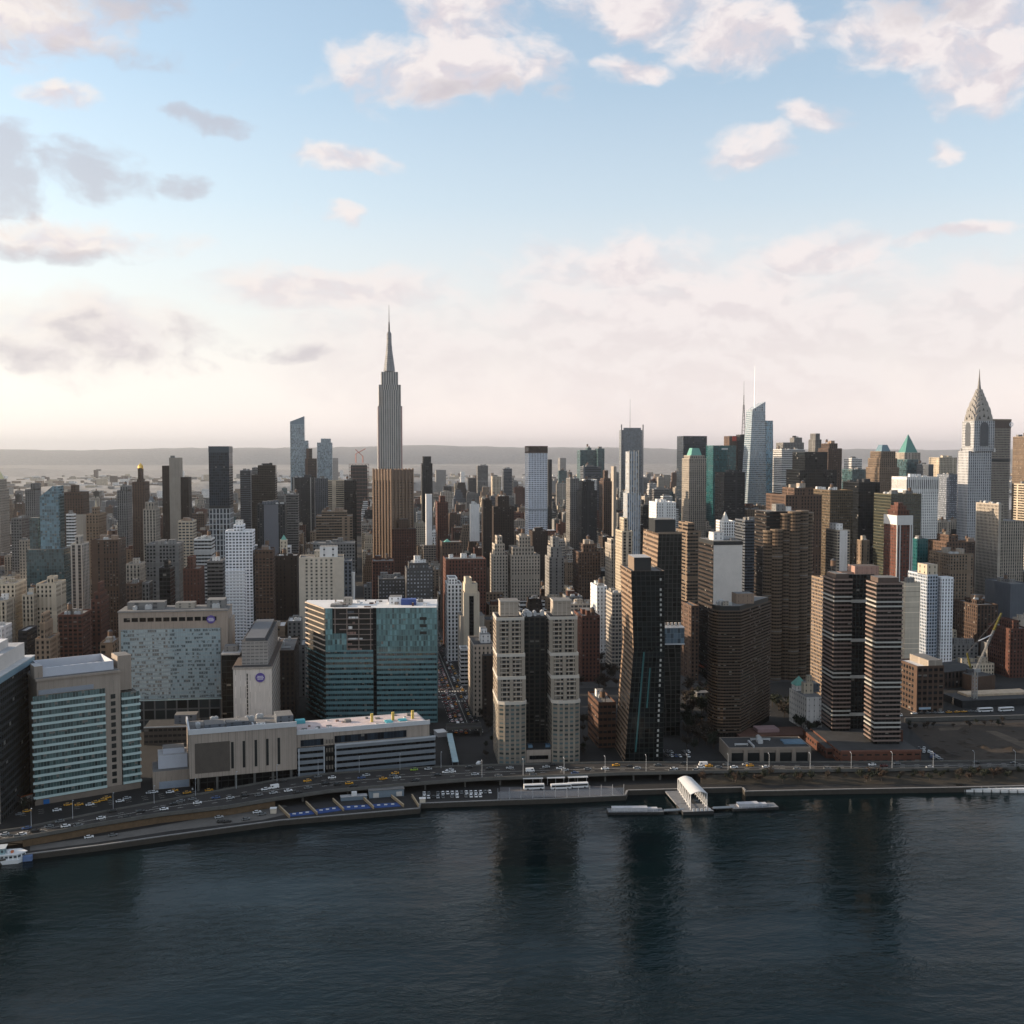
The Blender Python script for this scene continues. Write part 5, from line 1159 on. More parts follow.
H('far_tower', 'small blue grey tower across the low roofs near the far river', 502, 512, 469, 1750, 26, F('ribbon', 'slate'), vb=488)
H('far_building', 'cream block with dark side beside the small blue grey far tower', 491, 501, 477, 1700, 26, F('piers', 'cream'), vb=488)
H('far_building', 'hazy wide pale block near the far river', 476.5, 488, 466, 2300, 30, F('ribbon', 'grey'), vb=474)
H('office_tower', 'teal grey glass tower with a flat top, the wider of two neighbours', 577, 596, 450.5, 1500, 36, G('teal', .86, .7), cat=TOWER, vb=478, up=[(448, .5, .25, .2, .2)])
H('office_tower', 'teal grey glass tower with a flat top, the narrower of two neighbours', 595, 604.5, 449, 1480, 30, G('teal', .86, .7), cat=TOWER, vb=478)
H('office_tower', 'greenish ribbed office block in front of the two teal grey towers', 580, 601, 467, 1250, 34, F('ribbon', 'slate'), vb=482, cat=TOWER)
H('office_tower', 'grey piered office slab below the teal grey towers', 566, 579, 479, 900, 36, F('piers', 'grey'), vb=530, cat=TOWER)
H('office_tower', 'dark brown ribbed stepped office tower below the teal grey towers', 577, 597, 491, 800, 34, F('piers', 'dkgrey'), wall='dkgrey', up=[(482, .1, .15, .1, .1)], vb=532, cat=TOWER)
H('office_building', 'white stepped crown building behind the dark brown ribbed tower', 582, 597, 480, 1050, 30, F('piers', 'white'), vb=490, wall='white', kit=0)
H('office_tower', 'brown tower with pale corner piers and a round lantern', 599, 612, 482, 880, 34, F('piers', 'brown'), wall='brown', up=[(479, .1, .1, .1, .1), (471, .3, .3, .3, .3)], vb=520, cat=TOWER)
H('office_tower', 'narrow pale stone tower beside the brown lantern tower', 611, 616.5, 467, 980, 20, F('blank', 'stone'), vb=510, cat=TOWER)
H('apartment_building', 'broad tan prewar slab with small windows and a stepped roofline', 573, 600.5, 553, 330, 34, F('fine', 'brown'), wall='tan', up=[(545, .25, .1, .2, .1)], vb=592, tank=True)
H('apartment_tower', 'pale ribbed stone tower left of the slim white sunlit tower', 605, 616.5, 545, 300, 30, F('piers', 'stone'), wall='stone', up=[(540, .2, .2, .2, .2)], vb=582)
H('apartment_tower', 'slim cream tower with dark window stripes catching the sun', 615.5, 632.5, 532, 250, 30, F('piers', 'cream'), 5, 3.2, wall='cream', up=[(519, .35, .25, .3, .2)], kit=0, vb=585, cat=TOWER)
H('apartment_building', 'white windowless walled block by the copper towers', 590.5, 607, 587, 120, 28, F('sparse', 'white'), wall='white', vb=616)
H('apartment_building', 'white gridded apartment block right beside the nearer copper tower', 606, 622, 594, 85, 24, F('balcony', 'stone'), wall='stone', vb=640)
H('brick_building', 'red brown brick building with a pale cornice behind the twin stepped tower', 574, 600, 617, 40, 34, F('punched', 'brick'), wall='brick', vb=650)
H('brick_building', 'low brown brick block with pale corner piers near the drive', 588, 616, 704, on_z(600, 748, GZ).y, 34, facade('dark_brick_bands', (.1, .052, .034), (.02, .02, .02), .8, .4, span=(.1, .052, .034)), 3.2, 4, roof='grey', wall='white', vb=745)
# --- the wide street canyon
H('apartment_building', 'white slab with blue tinted windows on the wide street canyon', 445, 462, 585, 150, 30, F('fine', 'white'), wall='white', vb=625, up=[(579, .1, .3, .1, .1)])
H('slender_tower', 'slender white tower with one dark central window stripe', 461, 479.5, 594, 105, 26, F('blank', 'cream'), wall='white', kit=0, vb=660, up=[(585, .1, .1, .15, .1), (579, .15, .45, .2, .2)], cat=TOWER)
_r, (_z, (_a, _b, _c, _d2)) = top_of(); _h = HEROES[-1]['rect']; _w = (_h[1]-_h[0])/2; _zt = on_y(470, 596, 105).z-GZ
bx(_r, 'window_stripe', G('black', .9, .7), -_w*.3, _w*.26, -13.3, -12.9, 10, _zt, 2.5, 3.2); bx(_r, 'base_wing', F('blank', 'stone'), -_w-3, _w+4.5, -12, 12, 0, on_y(470, 616, 105).z-GZ, 3, 3, roof_mat('grey'))
H('town_house', 'small white block with thin window lines at the foot of the slender white tower', 459, 468.5, 650, 40, 16, F('ribbon', 'white'), wall='grey', vb=664)
H('apartment_building', 'cream and brown corner block with a white roof house beside the twin stepped tower', 468, 494, 646, -70, 40, facade('corner_cream', (.36, .30, .245), (.03, .03, .03), .4, .5), wall='white', vb=730, roof='tar', kit=0)
_r, (_z, (_a, _b, _c, _d2)) = top_of(); cap(0, .45, .92, 6.5, 'white', .3, .6); cap(0, .5, .8, 10, 'white', .45, .7); bx(_r, 'brown_front', F('punched', 'dkbrown'), _a+(_b-_a)*.42, _b+1, _c-7, _c-.2, 0, _z-6, 3, 3.1, roof_mat('tar'))
H('office_building', 'black framed block with white window grid and white stepped roof house', 405, 433, 570, 160, 34, facade('black_white_grid', (.07, .068, .068), (.25, .26, .28), .42, .42, blind=.1), wall='white', vb=602, up=[(564, .1, .15, .2, .2)]); cap(0, .3, .6, 7, 'white')
H('office_building', 'low white grid windowed black block below the rotated brown tower', 378, 405, 580, 190, 34, facade('black_white_grid', (.07, .068, .068), (.25, .26, .28)), wall='grey', vb=600)
H('school_building', 'dark red brick block in front of the rotated brown tower', 372, 394, 562, 330, 34, F('punched', 'brick'), wall='brick', vb=580)
# --- midtown and uptown
H('glass_tower', 'navy glass tower with a pale left edge, broad and flat topped', 677, 707, 436.5, 1230, 44, G('navy', .9, .84), cat=TOWER, vb=480, kit=0)
H('stone_tower', 'weathered stone tower with a green copper mansard roof', 682, 706.5, 459, 850, 40, F('piers', 'stone'), cat=TOWER, up=[(456, .08, .08, .08, .08)], kit=0, vb=520); pyramid(GREENCU, 13, .12, .88, .62, 'mansard_roof')
H('glass_tower', 'bright teal glass tower with vertical ribs', 706, 736, 446, 1120, 44, G('green', .86, .86), 2.2, 4, cat=TOWER, vb=520, kit=0, roof='tar'); bx(top_of()[0], 'roof_sign', plain('pale_panel', (.5, .5, .5)), -6, 6, -22.6, -22.1, top_of()[1][0]-7, top_of()[1][0]-4)
H('office_tower', 'black ribbon windowed slab with a grey lit flank', 715, 745, 473, 760, 44, F('ribbon', 'dkgrey'), 3, 3.6, cat=TOWER, vb=522, wall='dkgrey')
H('office_block', 'white office block striped with thin windows behind the black box tower', 773, 805, 450, 1100, 44, F('ribbon', 'white'), vb=470, cat=TOWER, wall='grey')
H('office_tower', 'dark cluster of stepped roofs on top of a midtown block', 776, 804, 443, 1350, 40, F('piers', 'grey'), vb=450, up=[(438, .6, .02, .2, .2)], wall='dkgrey')
H('black_tower', 'plain black glass box tower on a wider black base', 792.5, 827.5, 452.5, 640, 46, G('black', .94, .9), cat=TOWER, vb=492, roof='tar', wall='dkgrey', kit=0)
bx(top_of()[0], 'wide_base', G('black', .9, .8), -26, 30, -26, 24, 0, on_y(810, 470, 640).z-GZ, 3, 4, roof_mat('tar'))
H('stone_tower', 'tall grey brick tower with a square cap behind the black box tower', 808.5, 821.5, 440, 1000, 30, F('piers', 'grey'), cat=TOWER, up=[(434, .15, .15, .1, .1)], vb=452)
H('stone_tower', 'brown grey stone tower with rounded shoulders beside the black box tower', 818, 842, 449, 820, 40, F('piers', 'brown'), cat=TOWER, up=[(444, .15, .25, .1, .1)], vb=482, wall='brown')
H('office_building', 'low teal glass block between two stone towers uptown', 842, 866, 470, 900, 40, G('teal', .9, .8), vb=482)
H('office_building', 'white and grey boxy block behind the low teal glass block', 844, 862, 459, 1300, 36, F('ribbon', 'white'), vb=470)
H('gothic_tower', 'brown stone tower with an ornate stepped crown and blue roof', 866, 899, 468, 700, 44, F('piers', 'tan'), cat=TOWER, up=[(459, .06, .06, .05, .05), (452, .14, .12, .1, .1)], kit=0, vb=492, wall='tan'); pyramid(plain('blue_slate', (.10, .17, .21), .5), 11, .18, .82, .55, 'mansard_roof')
H('pyramid_tower', 'pale tower with a tall green copper pyramid roof', 895.5, 920.5, 453, 1350, 40, F('piers', 'stone'), cat=TOWER, kit=0, vb=462, wall='stone'); pyramid(plain('green_pyramid', (.06, .19, .17), .6), 40, .1, .9, .03)
H('glass_tower', 'dark teal glass block below the green pyramid tower', 897, 918, 460, 980, 40, G('teal', .94, .9), cat=TOWER, vb=478, kit=0)
H('glass_tower', 'blue black ribbed block next to the dark teal glass block', 917, 933.5, 465, 930, 40, F('piers', 'slate'), cat=TOWER, vb=480)
H('office_building', 'cream stone office block catching the sun left of the arched silver spire', 929, 957, 458, 1180, 40, F('punched', 'cream'), vb=476, wall='cream')
H('office_tower', 'grey office block with a pattern of white dots left of the arched silver spire', 937, 957.5, 475, 800, 40, facade('dotted_grey', (.10, .115, .14), (.42, .45, .5), .35, .42), cat=TOWER, vb=520)
def vertical_slot_tower():
    r = H('office_tower', 'white office slab with dark vertical slots under its flat top', 892, 938.5, 478, 480, 40, facade('white_slots', (.70, .69, .67), (.06, .07, .08), .42, .55), 2.6, 3.6, cat=TOWER, kit=1, vb=538, wall='white', roof='white')
    z, (a, b, c, d) = INFO[r.name]; bx(r, 'attic_band', F('piers', 'white'), a-.3, b+.3, c-.3, d+.3, z-19, z+1.4, 2.6, 25)
vertical_slot_tower()
H('office_tower', 'bronze glass tower with a sunlit golden flank and white roof boxes', 809, 853, 491, 330, 60, facade('bronze_grid', (.12, .088, .055), (.03, .028, .025), .72, .62, blind=.12), 2.4, 3.3, cat=TOWER, vb=560, wall='white')
H('black_tower', 'wide black glass slab behind the bronze glass tower', 843, 880, 483, 400, 44, G('black', .94, .9), cat=TOWER, vb=540, wall='dkgrey')
H('glass_tower', 'dark green glass tower with a golden left flank behind the red and white tower', 874, 921.5, 495, 260, 40, facade('green_black_grid', (.10, .09, .06), (.014, .022, .02), .8, .72, blind=.02, gspec=.7), 2.4, 3.4, cat=TOWER, vb=545, roof='tar')
def red_white():
    r = H('apartment_tower', 'red brick and white striped tower with a white crown and brown stepped cap', 884, 912.5, 525, 110, 26, facade('red_white', (.14, .052, .036), (.05, .045, .045), .55, .5, span=(.11, .042, .03)), 3.2, 3, cat=TOWER, kit=0, vb=572, par=0)
    z, (a, b, c, d) = INFO[r.name]; wp = plain('white_trim', (.58, .57, .56), .7, var=.08)
    bx(r, 'white_crown', wp, a-.3, b+.3, c-.3, d+.3, z, z+9, top=roof_mat('grey'))
    for u in (0, .18, .84, .97): bx(r, 'white_pier', wp, a+(b-a)*u-.2, a+(b-a)*u+.8, c-.5, c+.2, 0, z)
    w = b-a; dd = d-c
    for k, (e, h0, h1) in enumerate(((.12, 9, 14), (.22, 14, 18), (.34, 18, 21))): bx(r, 'stepped_cap', F('sparse', 'brick'), a+w*e, b-w*e, c+dd*e, d-dd*e, z+h0, z+h1, 3, 4)
red_white()
H('office_building', 'small dark green glass block uptown of the red and white tower', 910.5, 928, 540, 170, 14, G('green', .6, .5), vb=565)
H('apartment_building', 'brown stepped block with an octagonal tan roof tower', 927, 967, 543, 220, 40, F('punched', 'brown'), wall='tan', up=[(536, .3, .25, .2, .2)], vb=556, tank=True)
H('apartment_building', 'tan gridded hotel block with regular small windows', 929, 973.5, 555, 120, 40, F('fine', 'tan'), 3, 3, wall='tan', vb=600)
H('apartment_building', 'sunlit cream balconied tower with a blank white uptown wall', 826, 850, 531, 150, 26, F('balcony', 'cream'), 3, 2.9, wall='white', cat=TOWER, vb=580, kit=0); cap(0, .1, .6, 7, 'white')
bx(top_of()[0], 'blank_wall', plain('white_blank', (.58, .58, .6), .8, var=.06), -4, 4, -13.4, -13.02, 0, top_of()[1][0]+.6)
H('apartment_building', 'small tan block with a pale crown beside the sunlit cream tower', 857, 869.5, 541, 200, 10, F('piers', 'tan'), vb=566, wall='cream')
H('office_tower', 'brown brick tower rising behind the fluted brown tower', 766, 822, 496, 150, 52, F('punched', 'brown'), 3, 3.2, wall='tan', up=[(489, .35, .12, .2, .2)], vb=560, cat=TOWER, tank=True)
def fluted():
    Y = 20; S = Site.at(763, 808, Y, 600); r = S.root('apartment_tower', 'brown apartment tower of clustered round bays like fluted columns', 'tower')
    fl = facade('fluted_bays', (.115, .082, .058), (.018, .015, .012), .9, .46, span=(.115, .082, .058), blind=.12, jit=.02); W = S.W
    core_z = S.z(790, 512)
    bx(r, 'core', F('ribbon', 'dkbrown'), 6, W-5, 10, 38, 0, core_z, 3, 3, roof_mat('grey'))  # shade of the gaps between bays put into the dark walls
    bays = [(768.5, 4.5, 532), (776, 1, 531), (785, 3, 515), (793, 0, 513), (801, 2, 512), (806, 7, 514)]
    for px, t, top in bays:
        x = S.s(px, 600, t+6); z = S.z(px, top, t); b = MB(); R_ = 5.3; n = 14
        p = [(R_*math.cos(2*math.pi*i/n), R_*math.sin(2*math.pi*i/n)) for i in range(n)]; b.prism(p, 0, z, 2.6, 2.95, 0, 1); b.build('round_bay', [fl, roof_mat('grey')], r, (x, t+6, 0))
        b = MB(); b.cyl(0, 0, 0, 1.2, R_+.25, R_+.25, n); b.build('bay_cap', plain('tan_rim', (.15, .112, .08), .8), r, (x, t+6, z))
    for t in (15,): 
        x = S.s(768.5, 600, t+6); b = MB(); p = [(5.3*math.cos(2*math.pi*i/14), 5.3*math.sin(2*math.pi*i/14)) for i in range(14)]; z = S.z(770, 530, t); b.prism(p, 0, z, 2.6, 2.95, 0, 1); b.build('round_bay', [fl, roof_mat('grey')], r, (x, t+6, 0))
    penthouse(r, 'grey', W*.4, W*.6, 14, 24, core_z, core_z+6); penthouse(r, 'white', W*.62, W*.72, 12, 18, core_z, core_z+4)
    S.note(r, 0, W, 0, 45, 760, 812, 509, 690, 'the fluted brown tower')
fluted()
H('apartment_tower', 'sunlit tan balconied tower half hidden behind the striped twin tower', 811.5, 836, 581, -55, 30, F('balcony', 'tan'), 3, 2.9, wall='cream', vb=685, cat=TOWER)
H('office_tower', 'tan ribbon windowed block beside the taller copper tower', 676, 701, 532, 180, 40, F('ribbon', 'tan'), 3, 3.4, wall='tan', vb=600, up=[(524, .1, .4, .1, .1)])
def blank_slab():
    r = H('telephone_building', 'tall blank pale concrete slab with a dark cap and shaded flank', 699, 742.5, 545, 20, 40, plain('pale_concrete_wall', (.60, .565, .53), .85, var=.12, nscale=.1), cat='building', kit=0, vb=640, par=0)
    z, (a, b, c, d) = INFO[r.name]; bx(r, 'dark_cap', plain('black_screen', (.018, .02, .022)), a-.3, b+.3, c-.3, d+.3, z, z+3.2, top=roof_mat('grey')); bx(r, 'dark_flank', F('ribbon', 'dkbrown'), a-.3, a-.02, c, d, 0, z, 3, 3.6)  # this flank lies in shade; its darkness is put into brown walls
    roof_plant(r, a+2, b-2, c+3, d-3, z+3.2, rnd, 8); penthouse(r, 'white', a+3, a+12, c+10, c+22, z+3.2, z+10)
blank_slab()
H('office_tower', 'blue grey slab behind the tall blank concrete slab', 735, 761, 521, 330, 34, F('ribbon', 'slate'), cat=TOWER, vb=570, wall='grey')
H('office_building', 'white crowned block with a steep pale dormer roof above the blank concrete slab', 716, 736, 522, 420, 30, F('fine', 'white'), vb=538, wall='white', kit=0); pyramid(plain('pale_roof_tiles', (.5, .48, .45), .7), 12, .05, .5, .1)
H('office_building', 'plain white block seen over the taller copper tower', 649, 676, 503, 420, 34, F('sparse', 'white'), wall='white', vb=522, roof='white')
H('brick_building', 'pink brown brick block with a sunlit flank between the copper tower and the blank slab', 681, 699, 607, 30, 30, F('punched', 'brown'), wall='cream', vb=640)
def daily():
    Y = 230; r = H('office_tower', 'grey white office tower of vertical piers in two joined slabs', 976, 1003.5, 505, Y, 44, F('piers', 'stone'), 2.6, 3.5, cat=TOWER, vb=590, wall='stone')
    z, (a, b, c, d) = INFO[r.name]; b2 = on_y(1024.5, 520, Y+6).x-(r.location.x); z2 = on_y(1012, 521, Y+6).z-GZ; z1 = on_y(1000, 516, Y-2).z-GZ
    q = MB(); q.prism(rect(b+.1, b2, c+6, d), 0, z2, 2.6, 3.5, 0, 1); q.build('lower_slab', [F('piers', 'stone'), roof_mat('grey')], r)
    roof_plant(r, a+2, b-2, c+3, d-3, z, rnd, 6)
daily()
H('apartment_building', 'grey low block with blank walls at the foot of the piered grey white tower', 985, 1030, 585, 120, 44, F('blank', 'slate'), vb=612, wall='grey')
H('apartment_building', 'brown brick block with a dark roof house by the uptown edge', 954, 998, 606, 70, 40, F('piers', 'brown'), wall='brown', vb=640, up=[(601, .3, .3, .3, .2)])
H('apartment_building', 'dark brown pair of gabled blocks lit orange at the top by the uptown edge', 988, 1030, 630, 5, 34, F('punched', 'brick'), wall='pink', vb=690, up=[(622, .25, .45, .1, .3)])
H('office_tower', 'tan office tower cut by the picture edge behind the broad banded office slab', 1013, 1036, 437, 900, 40, F('piers', 'tan'), cat=TOWER, vb=480)
H('office_building', 'cream block cut by the picture edge below the tan office tower', 1014, 1040, 485, 500, 40, F('ribbon', 'cream'), vb=505)
# blank slab and white neighbours by the striped twin
H('apartment_tower', 'windowless beige slab standing beside the striped twin tower', 900, 920.5, 584, 0, 10, facade('beige_boards', (.64, .56, .45), (.58, .50, .40), 2.0, .1, blind=0, rough=.85), 30, 4.5, cat=TOWER, vb=660, wall='grey', roof='grey')
H('apartment_tower', 'blue windowed white tower with a cream roof box', 908, 938, 576, 30, 34, facade('white_blue_bays', (.40, .44, .50), (.035, .05, .075), .7, .6), 2.8, 2.9, cat=TOWER, vb=660, wall='cream', kit=0); cap(0, .0, .98, 10, 'cream', .02, .5)
H('apartment_tower', 'narrow white gridded slab joined to the blue windowed tower', 936, 953.5, 578.5, 28, 10, facade('white_small_windows', (.68, .69, .72), (.06, .07, .09), .42, .55), 2.6, 2.9, cat=TOWER, vb=665, wall='white', kit=0)
# --- near downtown side behind the hospitals
H('apartment_building', 'cream prewar block with square penthouse, taller of two below the slanted blue tower', 36, 66, 585, 60, 30, F('punched', 'cream'), wall='cream', up=[(578, .4, .25, .3, .3)], vb=620)
H('apartment_building', 'cream prewar corner block with a light cornice at the picture edge', -20, 26, 585, 60, 30, F('punched', 'cream'), wall='cream', vb=604)
H('apartment_building', 'lower cream wing with striped windows between the two cream prewar blocks', 22, 42, 596, 50, 24, F('piers', 'cream'), wall='cream', vb=612)
H('apartment_building', 'dark red brick apartment block with two rows of bays and tan roof boxes', 58, 92, 616, -20, 30, F('paired', 'brick'), 3.2, 3.1, wall='tan', vb=655)
H('hospital_wing', 'dark red brown brick tower with a bulky stepped roof and glass skylight', 91, 109, 601, 15, 28, F('punched', 'brick'), wall='brick', up=[(594, .2, .15, .1, .1), (584, .45, .3, .3, .2)], vb=638)
H('apartment_tower', 'tan brick tower with a setback crown, dark roof lantern and blank side', 35, 60, 640, -50, 26, F('punched', 'tan'), wall='dkbrown', up=[(624, .25, .4, .1, .1), (615, .3, .5, .2, .2)], vb=664)
H('loft_building', 'small tan industrial building with big gridded windows beside the broad hospital slab', 100, 120, 644, -45, 24, F('paired', 'tan'), 3.6, 4, roof='pale', wall='tan', vb=664)
H('office_building', 'low white office block with blue shadowed side at the picture edge', -20, 15, 602, 30, 24, F('piers', 'cream'), wall='white', vb=628)
H('garage_building', 'dark flat roofed block with white rim near the tan brick tower', 18, 37, 632, -10, 26, F('ribbon', 'dkgrey'), wall='white', roof='pale', vb=645)
H('hospital_wing', 'pale roofed low block cluttered with ducts at the picture edge', -20, 12, 629, -20, 24, F('sparse', 'white'), wall='white', roof='white', vb=645)
H('apartment_building', 'beige block with tall window bays beside the large brown gridded slab', 126, 145.5, 565, 120, 24, F('piers', 'stone'), wall='stone', vb=590)
H('office_building', 'wide grey ribbon office block with teal windows behind the black sunlit edged tower', 146, 184, 545, 240, 34, F('paired', 'grey'), wall='grey', vb=580)
H('apartment_tower', 'black glass apartment tower with a lit golden corner and brown roof', 159, 174.5, 569, 60, 22, G('black', .9, .7), wall='brown', vb=604, cat=TOWER, up=[(561, .4, .25, .2, .2)])
H('apartment_building', 'stepped red brown brick building beside the black glass apartment tower', 183, 204.5, 570, 130, 30, F('sparse', 'brick'), wall='brown', up=[(558, .2, .45, .2, .2)], vb=592)
H('hotel_building', 'brown and white framed hotel block with a white gridded front', 178, 196.5, 522, 330, 26, F('balcony', 'cream'), 3.6, 3.2, wall='brown', vb=552)
H('office_building', 'white modern block with dark glass bands near the white balconied tower', 194, 215, 540, 260, 28, F('ribbon', 'white'), wall='white', vb=560)
H('apartment_building', 'low grey white block with blue glass in front of the white modern block', 207, 226, 562, 170, 26, F('ribbon', 'grey'), wall='white', vb=585)
H('garage_building', 'brown block between beige tower and hospital', 126, 143, 585, 40, 24, F('punched', 'brown'), wall='grey', vb=600)
HEROES[-1]['root']['label'] = 'low brown brick block in front of the beige tall bay block'
H('apartment_building', 'small pale grey block with rounded top by the large brown gridded slab', 142, 153, 584, 60, 18, F('fine', 'grey'), wall='stone', vb=600)
# white chimney stack
def chimney():
    p = on_y(353.5, 606, 95); r = thing('chimney_stack', 'tall thin white chimney stack beside the beige punched slab', 'chimney', (p.x, 95, GZ)); z = on_y(353.5, 572, 95).z-GZ
    q = MB(); q.cyl(0, 0, 0, z-3, 1.5, 1.25, 14); q.build('shaft', plain('white_stack', (.66, .65, .63), .7, var=.08), r); q = MB(); q.cyl(0, 0, z-3, z, 1.45, 1.45, 14); q.build('rim', plain('white_stack', (.66, .65, .63)), r)
chimney()
# ------------------------------------------------------------------ the skyline's landmarks
def spire_tower():
    Y = 890; S = Site.at(377.8, 402.2, Y, 470); W = S.W; m = W/2
    r = S.root('skyscraper', 'tallest grey stone skyscraper with stepped shoulders and a needle mast', 'skyscraper')
    st = facade('limestone_piers', (.42, .395, .365), (.05, .06, .07), .46, .62, span=(.19, .185, .185), blind=.05, jit=.02)
    Z = lambda y, t=0: S.z(390, y, t)
    cx = S.s(390, 400); k = W/24.4            # metres per pixel
    def tier(nm, half, t0, L, z0, z1, cw=3.6):
        return bx(r, nm, st, cx-half*k, cx+half*k, t0, t0+L, z0, z1, cw, 3.7, roof_mat('grey'))
    tier('shaft', 12.2, 0, 58, 0, Z(406)); tier('shoulder', 11.0, 4, 50, Z(406), Z(384.5)); tier('upper_shoulder', 8.4, 8, 42, Z(384.5), Z(371.5))
    bx(r, 'centre_bay', st, cx-7.6*k, cx+7.6*k, -1.2, .5, 0, Z(390), 3.6, 3.7, roof_mat('grey'))
    for s_ in (-1, 1): bx(r, 'corner_buttress', plain('limestone', (.45, .31, .29)), cx+s_*11.6*k-.9, cx+s_*11.6*k+.9, -.5, 1, 0, Z(407), 3, 3)
    metal = facade('mast_metal', (.24, .24, .25), (.08, .09, .10), .5, .7, span=(.15, .15, .16), rough=.2, wrough=.4)
    T0 = 29; b = MB()
    pf = [(371.5, 5.9), (366, 5.3), (358, 4.2), (350, 3.1), (346, 2.9), (345.5, 2.6), (334, 2.4), (333, 2.0), (331, .9)]
    for (y0, r0), (y1, r1) in zip(pf, pf[1:]):
        z0, z1 = Z(y0, T0), Z(y1, T0); b.cyl(cx, T0, z0, z1, r0*k, r1*k, 12, cap=False)
    b.build('mooring_mast', metal, r)
    for a in range(4):
        q = MB(); x, y = cx+4.6*k*math.cos(a*1.571+.78), T0+4.6*k*math.sin(a*1.571+.78)
        q.prism(rect(x-1.6, x+1.6, y-1.6, y+1.6), Z(371.5, T0), Z(358, T0), 2, 3, poly1=rect(cx+(x-cx)*.55-.8, cx+(x-cx)*.55+.8, T0+(y-T0)*.55-.8, T0+(y-T0)*.55+.8), top=0); q.build('mast_wing', metal, r)
    q = MB(); q.cyl(cx, T0, Z(332, T0), Z(322, T0), .8*k*1.3, .5*k*1.3, 8, cap=False); q.cyl(cx, T0, Z(322, T0), Z(305, T0), .42*k, .16*k, 6); q.build('antenna', plain('dark_metal', (.06, .06, .065)), r)
    S.note(r, 0, W, 0, 58, 377, 403, 305, 470, 'the tallest spire')
spire_tower()

def rotated_tower():
    Y = 560; S = Site.at(374, 412, Y, 500); r = S.root('office_tower', 'brown brick tower set at an angle to the street with deep ribbed piers', 'tower')
    c = S.s(391.5, 480); z = S.z(392, 470.5); a = S.s(373.8, 480, 18); b = S.s(412.5, 480, 20)
    wl = facade('brick_piers', (.17, .12, .085), (.05, .045, .045), .5, .5, span=(.24, .165, .11), blind=.2, jit=.02)
    foot = [(c, 0), (b, 20), (c+6, 44), (a, 20)]
    q = MB(); q.prism(foot, 0, z, 4.2, 3.6, 0, 1); q.build('facade', [wl, roof_mat('grey')], r)
    pm_ = plain('brick_pier', (.19, .133, .096), .85, var=.15)
    for (p0, p1, n) in (((a, 20), (c, 0), 7), ((c, 0), (b, 20), 7)):
        p0, p1 = Vector(p0), Vector(p1); d = (p1-p0).normalized(); nn = Vector((d.y, -d.x))
        for i in range(n):
            p = p0.lerp(p1, i/(n-1)); q = MB(); e = d*.8; o = nn*1.7
            q.prism([tuple(p-e+o), tuple(p+e+o), tuple(p+e-nn*.2), tuple(p-e-nn*.2)], 0, z+2.5, 9e5, 9e5, 0, 0); q.build('pier', pm_, r)
    crown = inset(foot, -1.0); q = MB(); q.prism(crown, z-13, z+1.2, 9e5, 9e5); q.build('crown_wall', plain('brick_crown', (.14, .095, .07), .85, var=.15), r)
    z2 = S.z(400, 527); bx(r, 'base_wing', F('punched', 'brick'), S.s(392, 540, -6), S.s(416, 540, -6), -8, 10, 0, z2-2, 3.2, 3.5, roof_mat('tar')); bx(r, 'base_wing', F('sparse', 'brown'), S.s(399, 520, 2), S.s(408, 520, 2), -3, 9, z2-2, S.z(402, 519), 3, 3, roof_mat('grey'))
    S.note(r, a, b, -8, 44, 373, 416, 470, 562, 'the angled brown tower')
rotated_tower()

